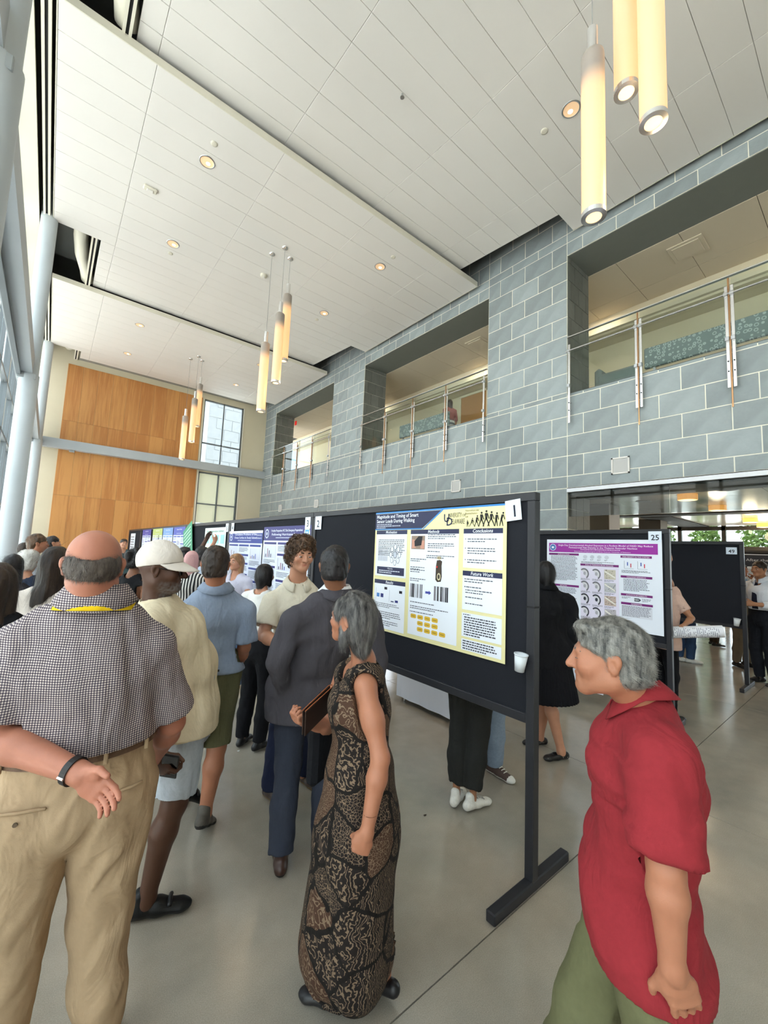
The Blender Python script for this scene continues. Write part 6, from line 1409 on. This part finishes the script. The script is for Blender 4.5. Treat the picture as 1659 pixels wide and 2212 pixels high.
# wallet in her far hand
c_ = at(688, 1532, 1.70); wl = thing('wallet', 'dark brown folding wallet held by the woman in the batik dress', 'wallet', c_); wl.rotation_euler = (.15, -.25, deg(24))
for k, yy in enumerate((-.006, .006)): MB().box((-.10, yy-.003, -.055), (.09, yy+.003, .055), bev=.002).build('leather_flap', mat('dark_brown_leather', (46, 30, 24), .45), wl)
MB().tube([(-.10, -.006, .057), (.085, -.009, .057), (.098, 0, .057), (.085, .009, .057), (-.10, .006, .057)], .0022, 6).build('edge_piping', mat('tan_edge', (150, 84, 50), .5), wl)
c_ = at(700, 1600, 1.86); bg = thing('black_pouch', 'soft black bag hanging at the far side of the woman in the batik dress', 'bag', (c_[0], c_[1], c_[2]-.14), deg(24))
MB().box((-.10, -.03, -.02), (.10, .03, .26), bev=.02).build('bag_body', BLK, bg); MB().tube([(-.08, 0, .26), (-.05, 0, .36), (.05, 0, .36), (.08, 0, .26)], .006, 6).build('bag_strap', BLK, bg)

# ---- 4. man in the charcoal suit
p = Person('short haired man in a charcoal suit, back to the camera', (1.27, 2.22), deg(36), 1.765, girth=1.03, sh=.195, res=.009, fine=True, seed=104)
p.px(head=(722, 1226, 2.34), neck=(728, 1287, 2.36), shL=(640, 1338, 2.26), shR=(796, 1330, 2.48), elL=(596, 1432, 2.22), wrL=(622, 1512, 2.36), elR=(818, 1425, 2.50), wrR=(800, 1508, 2.40))
gA, gB = p.w(at(607, 1846, 2.26)), p.w(at(690, 1836, 2.38)); J = p.J; J['anL'] = V(gA[0], gA[1], .085); J['anR'] = V(gB[0]+.02, gB[1], .085); J['knL'] = (J['hipL']+J['anL'])/2+V(0, .03, .01); J['knR'] = (J['hipR']+J['anR'])/2+V(0, .03, .01)
p.look(-.12, 0); p.body(SK_B, arms=(None, 'relaxed'), jaw=1.0); p.eyes()
p.hair(H_BLACK, 'crop', strands=5000, length=.012, noise=.002, nf=100, top=.8, sw=.0004)
SUIT = cloth('charcoal_wool', (74, 71, 76), .05); p.shirt(SUIT, 'suit_jacket', sleeve=2.10, ease=.020, hem=-.17, arm=1.02, folds=.008, flare=.018, neck=.066, front=.06, fs=(1, 1, .5))
p.collar(cloth('white_shirt_cotton', (226, 226, 228), .02), .042, .068, .4, .01, 'shirt_collar', .020); p.collar(SUIT, .034, .076, .9, .05, 'jacket_collar', .014)
p.trousers(cloth('navy_charcoal_wool', (54, 58, 70), .05), wide=1.10, ease=.014, folds=.007); p.shoes(mat('dark_brown_dress_leather', (58, 34, 26), .35), M_SOLE_D)

# ---- 5. curly haired presenter in the cream polo
p = Person('curly haired young man in a cream polo facing the camera', (1.53, 2.82), deg(182), 1.835, sh=.20, res=.009, fine=True, seed=105)
p.px(head=(650, 1200, 3.0), neck=(642, 1262, 3.06), shR=(590, 1297, 2.98), elR=(568, 1372, 2.86), wrR=(612, 1398, 2.70), shL=(698, 1297, 3.12), elL=(712, 1380, 3.05), wrL=(690, 1440, 2.95))
p.look_px(-FWD*.80+RGT*.50+UPV*-.08); J = p.J
p.body(SK_L, arms=('relaxed', 'relaxed'), jaw=1.06, smile=1.0); p.eyes((60, 46, 36), (58, 38, 26), .0048)
p.hair(H_BROWN, 'curly', strands=2200, length=.026, noise=.008, nf=44, top=1.9, fr=.064, sw=.0009)
CRM = cloth('cream_knit', (216, 206, 186), .04); p.shirt(CRM, sleeve=.74, ease=.015, hem=-.02, arm=1.12, folds=.007, neck=.058, front=.0); p.collar(CRM, .040, .068, .75, .018, lift=.014)
MB().box((-.045, -.002, -.03), (.045, .002, .03), M=Matrix.Translation(Vector(J['neck']*.35+J['shL']*.65+V(0, .135, -.13)))).build('name_tag', mat('name_tag_paper', (226, 224, 232), .6), p.root)
gA, gB = p.w(at(590, 1690, 2.88)), p.w(at(664, 1668, 3.08)); J['anR'] = V(gA[0], gA[1], .085); J['anL'] = V(gB[0], gB[1], .085)
for n in 'LR': J['kn'+n] = (J['hip'+n]+J['an'+n])/2+V(0, .03, .01)
J['toeR'] = V(-.25, 1, 0); p.trousers(cloth('navy_denim', (34, 40, 62), .08), wide=1.16, ease=.012, folds=.007, flare=.012); p.shoes(M_BRSHOE, M_SOLE_T, 'boot', .29, laces=M_SOLE_D)

# ---- 6. man in the blue polo and olive shorts, back to the camera
p = Person('man in a blue polo and olive shorts, back to the camera', (.98, 2.80), deg(24), 1.785, girth=1.04, sh=.20, res=.009, fine=True, seed=106)
p.px(head=(466, 1222, 2.62), neck=(467, 1278, 2.64), shL=(398, 1320, 2.55), shR=(530, 1316, 2.72), elR=(528, 1398, 2.72), wrR=(506, 1452, 2.86), elL=(372, 1400, 2.55), wrL=(388, 1460, 2.70))
J = p.J; pc = p.w(at(448, 1462, 2.65)); pc[2] = .95; J['hipL'] = pc+V(-.09, 0, 0); J['hipR'] = pc+V(.09, 0, 0)
gA = p.w(at(444, 1742, 2.50)); J['anR'] = V(gA[0], gA[1], .135); k_ = p.w(at(468, 1612, 2.56)); J['knR'] = V(k_[0], k_[1]+.02, .49); J['knL'] = pc+V(-.11, .20, -.42); J['anL'] = V(pc[0]-.12, pc[1]+.30, .09)
p.look(.0, .0); p.body(SK_P, legs=(1, 1), arms=('relaxed', 'relaxed'), leg_fat=1.02); p.hair(H_DARK, 'crop', strands=5000, length=.014, noise=.002, nf=90, top=.9, sw=.0004)
BLU = cloth('heather_blue_pique', (138, 150, 170), .06); p.shirt(BLU, sleeve=.82, ease=.014, hem=-.005, arm=1.08, folds=.008, flare=.006, neck=.066, front=.02); p.collar(BLU, .044, .072, .5, .02)
OLV = cloth('olive_twill', (98, 96, 70), .06); p.trousers(OLV, 'shorts', hem=(.47, .49), wide=1.24, ease=.016, folds=.009, top=.02)
p.shoes(mat('grey_brown_trail_shoe', (84, 78, 70), .7, var=.2, vscale=40), M_SOLE_D, 'sneaker', lift=(0, .45), laces=mat('tan_lace', (130, 118, 96), .8))
MB().box((-.014, -.002, -.006), (.014, .002, .006), M=Matrix.Translation(Vector(pc+V(.07, -.160, .03)))).build('pocket_tag', M_SOLE_D, p.root)

# ---- 7. man with the white cap
p = Person('man in a white cap, glasses and cream tee', (.62, 2.36), deg(100), 1.765, girth=1.12, sh=.195, res=.009, fine=True, seed=107)
p.px(head=(350, 1232, 2.02), neck=(338, 1302, 2.03), shR=(330, 1352, 1.90), shL=(378, 1322, 2.28), elR=(322, 1512, 1.86), wrR=(342, 1625, 1.82), elL=(420, 1440, 2.3), wrL=(400, 1540, 2.25))
J = p.J; gA = p.w(at(318, 1935, 1.93)); J['anR'] = V(gA[0], gA[1], .09); J['knR'] = V((gA[0]+.14)/2, gA[1]*.4+.03, .50); gB = p.w(at(398, 1735, 2.70)); J['anL'] = V(gB[0], gB[1], .17); J['knL'] = (J['hipL']+J['anL'])/2+V(0, .06, .02)
J['handR'] = p.wd(at(358, 1665, 1.80)-at(342, 1625, 1.82)); J['palmR'] = p.wd(RGT*.4+FWD)
beard = lambda loc, P: 1+(np.clip((-.044-loc[:, 2])/.02, 0, 1)*np.clip((loc[:, 1]+.005)/.03, 0, 1)*np.clip((loc[:, 2]+.15)/.03, 0, 1)*(.6+.4*Noise(3)(P, 260)))[:, None]*np.array([.9, 3.0, 6.0])
p.look(.24, -.06); p.body(SK_D, legs=(1, 1), arms=('relaxed', 'hold'), fat=1.12, leg_fat=1.08, jaw=1.1, nose=1.1, chub=.005, tone=beard); p.eyes((30, 22, 18), (30, 24, 22))
TEE = cloth('cream_jersey', (222, 206, 176), .04); p.shirt(TEE, 'tee', sleeve=.80, ease=.022, hem=-.11, arm=1.12, folds=.009, belly=.06, flare=.02, neck=.064, front=.0, thigh=1.3)
p.trousers(cloth('light_denim', (176, 182, 190), .08), 'shorts', hem=(.47, .46), wide=1.2, ease=.02, folds=.008, belly=.03)
CAP = cloth('off_white_cap_cotton', (222, 212, 202), .03); R = p.hR(); a_ = p.hs
P_ = [(ell(p.hp(0, -.016, .048), V(.086, .106, .100)*a_, R), .01, 'add')]; P, Q = grow(P_, .005, cuts=[(-(p.hu-p.hf*.22), p.hp(0, 0, .030))]); P = fold(P, Q, 71, .0015, 40); cap_o = p.part('cap', P, Q, CAP)
vs = []
for i in range(15):
    t = -1.35+2.7*i/14
    for j in range(6):
        f = j/5; vs.append(p.hp(.083*math.sin(t), -.016+.100*math.cos(t)+f*.085*max(0, math.cos(t))**.55, .048-.040*f*max(0, math.cos(t))**.5-.018*math.sin(t)**2))
mb = MB(); mb.add(vs, [(i*6+j, i*6+j+1, i*6+7+j, i*6+6+j) for i in range(14) for j in range(5)]); o = mb.build('brim', CAP, cap_o, smooth=True); o.modifiers.new('t', 'SOLIDIFY').thickness = .004
MB().cyl(p.hp(0, -.016, .134), p.hp(0, -.016, .139), .007, n=10).build('button', CAP, cap_o)
for g in (-1, 1):
    ln = MB(); c0 = p.hp(g*.033, .093, .004); rx_, ux_ = R[0]*.026*a_, R[2]*.019*a_; pts = [c0+rx_*math.cos(t)*(1 if abs(math.cos(t)) < .9 else .95)+ux_*math.sin(t) for t in np.linspace(0, 2*math.pi, 21)]; ln.tube(pts, .0024, 6); fr_ = ln.build('glasses_rim', mat('black_acetate', (20, 20, 22), .3), p.root, smooth=True)
    l2 = MB(); l2.add(pts[:-1], [tuple(range(20))]); l2.build('lens', glass_mat('dark_lens', (.25, .24, .23)), fr_); MB().tube([p.hp(g*.058, .092, .008), p.hp(g*.074, .05, .012), p.hp(g*.078, -.01, .014)], .0024, 6).build('temple', mat('black_acetate'), fr_)
MB().tube([p.hp(-.008, .097, .006), p.hp(0, .100, .008), p.hp(.008, .097, .006)], .002, 6).build('glasses_bridge', mat('black_acetate'), p.root)
p.shoes(SK_D, M_SOLE_D, 'shoe', lift=(.5, 0), name='sandalled_foot', strap=M_BSHOE)
c_ = at(366, 1655, 1.80); ph = thing('phone', 'black phone in the hand of the man with the white cap', 'phone', c_, deg(-30)); ph.rotation_euler = (.5, .2, deg(-30)); MB().box((-.036, -.004, -.074), (.036, .004, .074), bev=.003).build('case', mat('phone_black', (16, 16, 18), .3), ph); MB().box((-.032, -.0048, -.068), (.032, -.004, .068)).build('screen', mat('phone_screen', (10, 11, 14), .08), ph)

# ---- the rest of the crowd
def crowd(label, base, hd, H, skin, top, legs_m, hair, style, fem=False, sleeve=.62, hem=0.0, res=.012, seed=200, look=(0, 0), arms=('relaxed', 'relaxed'), pose=None, shoe=(M_BSHOE, M_SOLE_D), strands=700, length=.03, topn='shirt', legn='trousers', lh=(1, 1), bare=(0, 0), face=True, collar=None, hk=None, sk=None, girth=1.0, wide=1.05, shk=None):
    p = Person(label, base, deg(hd), H, female=fem, sh=.165 if fem else .19, res=res, seed=seed, girth=girth); p.look(*look)
    if pose: pose(p)
    p.body(skin, legs=bare, arms=arms)
    if face: p.eyes()
    p.shirt(top, topn, sleeve=sleeve, hem=hem, folds=.006, **(sk or {}))
    if collar: p.collar(collar)
    if legs_m: p.trousers(legs_m, legn, hem=lh, wide=wide)
    p.shoes(shoe[0], shoe[1], **(shk or {}))
    if hair: p.hair(hair, style, strands=strands, length=length, **(hk or {}))
    return p
def gp(px, py): 
    d = at(px, py, 1.0)-EYE; return EYE+d*(EYE[2]/-d[2])
def under(px, d, py=1220):
    q = at(px, py, d); return (q[0], q[1])
WHB = cloth('white_blouse', (226, 224, 220), .03)
crowd('black haired woman in a white blouse and black trousers, near the curly haired man', (1.56, 3.62), 62, 1.60, SK_L, WHB, BLK, H_BLACK, 'bob', True, 1.5, .125, .010, 201, strands=2500, length=.06, hk=dict(st=(1, 1, .2), noise=.002))
crowd('woman with long light brown hair and lilac blouse before the blue poster', under(512, 5.1), -118, 1.66, SK_L, cloth('lilac_blouse', (200, 198, 214), .03), cloth('blue_jeans', (84, 110, 148), .1), H_LIGHT, 'long', True, 1.6, -.05, .012, 202, strands=1200, length=.07, hk=dict(st=(1, 1, .2)), shoe=(mat('tan_sandal', (190, 150, 110), .6), M_SOLE_T))
def up_arm(p): p.set(elR=(.26, .18, 1.62), wrR=(.24, .34, 1.84))
HIJ = stripes('black_white_block_print', (30, 28, 30), (222, 218, 212), 9.0, 'X')
p = crowd('person in a pink headscarf and black and white printed top', under(412, 5.0), 40, 1.66, SK_D, HIJ, cloth('dark_skirt_cloth', (40, 38, 44)), None, '', True, 1.7, -.1, .012, 203)
PNK = cloth('pink_scarf', (214, 168, 166), .04); p.hair(PNK, 'bob', 'headscarf', noise=.003, nf=30, st=(1, 1, .4), top=1.6, fr=.058, extra=(('C', (0, -.03, -.10), (0, .0, -.20), .085, .10, .04),))
crowd('person in white reaching up to hold the green sheet', under(396, 5.9), 55, 1.70, SK_L, WHB, BLK, H_BLACK, 'crop', False, 1.9, -.05, .013, 204, pose=up_arm)
crowd('man half hidden behind the blue polo man, arm raised to the board', under(434, 5.6), 60, 1.72, SK_D, cloth('pale_blue_shirt', (190, 202, 220), .03), BLK, H_BLACK, 'crop', False, .7, -.05, .013, 205, pose=lambda p: p.set(elL=(-.26, .18, 1.60), wrL=(-.24, .30, 1.84)))
crowd('woman in a black top with pinned up curly black hair beside the white cap', under(292, 4.2), 55, 1.67, SK_B, BLK, BLK, H_BLACK, 'curly', True, .1, -.04, .011, 206, strands=1500, length=.03, hk=dict(noise=.007, nf=45, top=1.8, extra=(('E', (0, -.10, .05), (.05, .05, .055), .02),)))
crowd('dark haired boy looking over by the last board', under(262, 10.5), 170, 1.80, SK_L, cloth('plain_teal_tee', (70, 96, 100)), BLK, H_DARK, 'short', False, .6, -.05, .016, 207, strands=300)
crowd('woman with very long brown hair and a white tank top behind the bald man', under(118, 2.66), 22, 1.70, SK_T, cloth('ivory_tank_knit', (226, 214, 204), .03), cloth('faded_jeans', (110, 130, 160), .1), H_DARK, 'long', True, 0, -.03, .010, 208, strands=3500, length=.10, sk=dict(neck=.085, front=.06, ease=.010), hk=dict(st=(1, 1, .12), noise=.003, extra=(('C', (-.02, -.075, -.2), (-.06, -.10, -.44), .065, .03, .04),)))
crowd('woman with long brown hair and a black top at the left frame edge', under(2, 2.0), 10, 1.62, SK_T, BLK, BLK, H_DARK, 'long', True, 1.3, -.05, .010, 209, strands=3500, length=.09, hk=dict(st=(1, 1, .12), noise=.003, extra=(('C', (0, -.07, -.2), (0, -.085, -.40), .06, .03, .04),)))
def lean(p): 
    for n in ('head', 'neck', 'shL', 'shR', 'elL', 'elR', 'wrL', 'wrR'): p.J[n] = p.J[n]+V(-.10, .14, -.05)*(p.J[n][2]-.8)/.8
wp = crowd('white haired person in a navy jacket leaning over', under(70, 3.85), 20, 1.66, SK_L, cloth('navy_anorak', (44, 52, 70), .06), BLK, H_WHITE, 'curly', True, 1.9, -.12, .011, 210, pose=lean, strands=1400, length=.028, hk=dict(noise=.006, nf=45, top=1.6))
c_ = at(42, 1298, 3.55); bg = thing('sling_bag', 'dark navy sling bag on the back of the white haired person', 'bag', c_, deg(-20)); BG = cloth('navy_nylon', (38, 44, 58), .06, .6)
MB().box((-.17, -.07, -.14), (.15, .07, .12), bev=.04).build('bag_body', BG, bg); MB().box((-.13, -.085, -.10), (.10, -.07, .03), bev=.012).build('front_pocket', BG, bg); MB().tube([(-.10, -.09, .04), (.0, -.092, .045), (.08, -.09, .04)], .004, 6).build('zip_pull', M_SOLE_W, bg); MB().tube([(.12, 0, .10), (.22, .10, .26), (.28, .2, .36)], .016, 8).build('strap', BG, bg)
MB().box((.15, .02, .16), (.20, .07, .19), bev=.006).build('strap_buckle', M_SOLE_W, bg)
crowd('man with swept back brown hair and a pale shirt by the columns', under(72, 5.2), 85, 1.79, SK_P, cloth('pale_grey_shirt', (206, 210, 222), .03), BLK, H_BROWN, 'short', False, 1.9, -.05, .012, 211, strands=900, hk=dict(flow=(0, -1, -.3)))
crowd('dark haired person beside the wood wall, far left', under(106, 7.0), 80, 1.78, SK_L, cloth('muted_rose_top', (176, 140, 138), .03), BLK, H_BLACK, 'short', False, .7, -.05, .014, 212, strands=500)
crowd('black haired woman with bare shoulders in front of the columns', under(26, 3.5, 1230), 15, 1.60, SK_T, cloth('dark_strappy_top', (46, 44, 50)), BLK, H_BLACK, 'long', True, 0, -.04, .011, 213, strands=2200, length=.08, sk=dict(neck=.09, front=.05), hk=dict(st=(1, 1, .15), noise=.003))
crowd('dark haired onlooker in beige near the columns', under(48, 6.4), 60, 1.66, SK_P, cloth('beige_top', (196, 184, 166), .03), BLK, H_DARK, 'short', False, .7, -.05, .014, 214, strands=400)
# balcony visitor
crowd('visitor in a striped skirt up on the middle balcony', (8.95, 8.1, 4.70), 20, 1.68, SK_L, cloth('faded_red_top', (150, 92, 90), .03), stripes('grey_white_stripe', (90, 98, 104), (206, 208, 206), 2.4), H_DARK, 'long', True, 1.6, .125, .016, 215, strands=200)
# behind and beside the boards at right
p = Person('woman in a black velvet jacket and pleated black skirt reading the purple poster', (3.62, 2.02), deg(38), 1.73, female=True, sh=.175, res=.010, seed=216, girth=1.06)
J = p.J; gA, gB = p.w(gp(1212, 1640)), p.w(gp(1166, 1608)); J['anL'] = V(gA[0], gA[1], .075); J['anR'] = V(gB[0], gB[1], .075); J['toeL'] = p.wd(-RGT-FWD*.25); J['toeR'] = p.wd(-RGT-FWD*.15); J['toeL'][2] = 0; J['toeR'][2] = 0
for n in 'LR': J['kn'+n] = (J['hip'+n]+J['an'+n])/2+V(0, .03, .02)
p.look(.35, -.12); p.body(SK_L, legs=(1, 1)); p.eyes(); p.shirt(BLK, 'jacket', sleeve=1.9, ease=.026, hem=-.13, arm=1.3, flare=.03, folds=.009, neck=.06, front=.03)
p.collar(BLK, .05, .068, .5, .02); p.skirt(cloth('black_pleats', (22, 22, 26), .05), 1.02, .50, .135, .225, 44, .016, oval=1.22); p.hair(H_BLACK, 'bob', strands=3500, length=.06, hk=None) if False else p.hair(H_BLACK, 'bob', strands=3000, length=.06, st=(1, 1, .15), noise=.002, top=1.2)
p.shoes(M_BSHOE, M_SOLE_D, 'flat')
g_ = np.random.default_rng(5)
for n in 'LR':
    a = J['an'+n]; d = unit(V(*J['toe'+n])); x = np.cross(d, V(0, 0, 1)); st_ = MB()
    for k in range(16):
        f, sx = g_.uniform(-.05, .15), g_.choice((-1, 1)); q = a-V(0, 0, .085*.9*p.k)+d*f+x*sx*.034*(1 if f < .1 else .8)+V(0, 0, .030); st_.cyl(q-V(0, 0, .002), q+V(0, 0, .004), .003, n=6)
    o = st_.build('studs', m_stain, p.root); o['kind'] = 'stuff'
def stance(pA, pB, tA, tB):
    def f(p):
        gA, gB = p.w(gp(*pA)), p.w(gp(*pB)); p.J['anL'] = V(gA[0], gA[1], .085*p.k); p.J['anR'] = V(gB[0], gB[1], .085*p.k); p.J['toeL'] = unit(p.wd(tA)*V(1, 1, 0)); p.J['toeR'] = unit(p.wd(tB)*V(1, 1, 0))
        for n in 'LR': p.J['kn'+n] = (p.J['hip'+n]+p.J['an'+n])/2+V(0, .03, .02)
    return f
crowd('person in dark cargo trousers and white trainers behind the nearest board', (2.47, 1.95), 62, 1.70, SK_T, BLK, cloth('dark_green_cargo_twill', (44, 44, 42), .08), H_DARK, 'long', True, 1.6, -.04, .011, 217, pose=stance((985, 1738), (1020, 1750), FWD*.9+RGT*.5, RGT*.9+FWD*.5), shoe=(mat('white_trainer', (226, 222, 214), .6, var=.12, vscale=60), M_SOLE_W), strands=300, lh=(.93, .93), shk=dict(style='sneaker', laces=mat('grey_lace', (180, 178, 174), .8), res=.006))
crowd('person in pale jeans and lace up canvas shoes behind the nearest board', (2.92, 2.08), 168, 1.72, SK_L, cloth('sand_tee', (200, 180, 150), .03), cloth('pale_jeans', (132, 146, 164), .12), H_BROWN, 'short', False, .7, -.05, .011, 218, pose=stance((1000, 1672), (1068, 1672), -FWD*.9+RGT*.2, -FWD*.8+RGT*.6), shoe=(mat('brown_canvas', (84, 66, 60), .8), M_SOLE_W), strands=300, wide=1.2, shk=dict(style='hightop', laces=M_SOLE_W, toecap=True, res=.006))
def hold_roll(p): p.px(head=(1434, 1205, 4.80), neck=(1445, 1262, 4.82), shL=(1466, 1300, 4.72), elL=(1494, 1336, 4.62), wrL=(1476, 1352, 4.50), shR=(1418, 1296, 4.95), elR=(1398, 1355, 4.98), wrR=(1422, 1362, 4.74))
pk = crowd('woman in a pink tee holding a rolled poster beside the purple poster board', under(1437, 4.80, 1400), 128, 1.62, SK_T, cloth('dusty_pink_tee', (208, 176, 162), .04), BLK, H_DARK, 'long', True, .55, -.08, .010, 219, pose=hold_roll, strands=400, arms=('fist', 'relaxed'))
c0, c1 = at(1442, 1366, 4.52), at(1562, 1364, 4.30); rl = thing('rolled_poster', 'rolled white poster held level by the woman in the pink tee', 'rolled poster', c0); d = Vector(c1-c0); mb = MB(); mb.cyl((0, 0, 0), d, .062, n=28, caps=False); mb.cyl((0, 0, 0), d, .052, n=28, caps=False)
mb.build('paper_roll', ink((226, 226, 232)), rl, smooth=True)
pr_ = MB(); w_ = d.normalized(); e1 = Vector(-FWD)-w_*Vector(-FWD).dot(w_); e1.normalize(); e2 = w_.cross(e1)
for f in np.linspace(.06, .9, 26):
    for a in np.arange(-1.0, 1.0, .22):
        if random.random() < .62:
            q = [d*ff+(e1*math.cos(aa)+e2*math.sin(aa))*.0628 for ff, aa in ((f, a), (f+.012, a), (f+.012, a+.17), (f, a+.17))]; pr_.add(q, [(0, 1, 2, 3)])
pr_.build('print', ink((96, 98, 120)), rl)
crowd('person in blue jeans and white sneakers behind the empty lobby board', (8.95, 2.36), 110, 1.70, SK_L, BLK, cloth('mid_blue_jeans', (62, 84, 118), .1), H_DARK, 'short', False, .7, -.05, .014, 220, shoe=(mat('white_trainer'), M_SOLE_W), strands=200, pose=stance((1468, 1428), (1492, 1432), RGT*.8-FWD*.4, RGT*.9-FWD*.4))
tm = crowd('man in a white shirt and dark tie at the right frame edge', (8.62, 1.27), -62, 1.85, SK_T, cloth('white_poplin', (226, 228, 236), .03), cloth('black_suit_wool', (30, 32, 38)), H_DARK, 'bun', False, 1.95, .125, .012, 221, strands=800, hk=dict(flow=(0, -1, -.2)), pose=lambda p: p.set(elL=(-.25, .02, 1.12), wrL=(-.12, .30, 1.14), elR=(.25, .02, 1.12), wrR=(.12, .30, 1.10)), collar=cloth('white_poplin'))
J = tm.J; c_ = J['neck']+V(0, .10, -.04); mb = MB(); pts = [c_+V(0, .0, 0), c_+V(0, .055, -.12), c_+V(0, .062, -.26), c_+V(0, .05, -.40)]
for a, b, wa, wb in zip(pts[:-1], pts[1:], (.018, .030, .036), (.030, .036, .042)): mb.add([a+V(-wa, 0, 0), a+V(wa, 0, 0), b+V(wb, 0, 0), b+V(-wb, 0, 0)], [(0, 1, 2, 3)])
mb.build('tie', cloth('navy_tie', (34, 36, 52)), tm.root).modifiers.new('t', 'SOLIDIFY').thickness = .006
crowd('man in a sky blue shirt and khaki trousers beside the man in the tie', (9.68, 1.70), -150, 1.82, SK_P, cloth('sky_blue_oxford', (132, 174, 220), .03), cloth('brown_khaki', (120, 108, 92), .05), H_DARK, 'short', False, 1.9, .125, .013, 222, strands=400, pose=lambda p: p.set(elL=(-.22, .10, 1.16), wrL=(-.06, .18, 1.46)))
crowd('seated-area visitor in dark clothes beyond the lobby board', (11.2, 3.0), -40, 1.70, SK_T, BLK, BLK, H_BLACK, 'short', False, 1.9, -.05, .016, 223, strands=100)
crowd('second visitor in brown and black beyond the lobby board', (11.6, 2.5), 150, 1.68, SK_T, cloth('brown_top', (84, 62, 50)), cloth('dark_brown_trousers', (60, 50, 44)), H_BLACK, 'long', True, 1.9, -.05, .016, 224, strands=100)
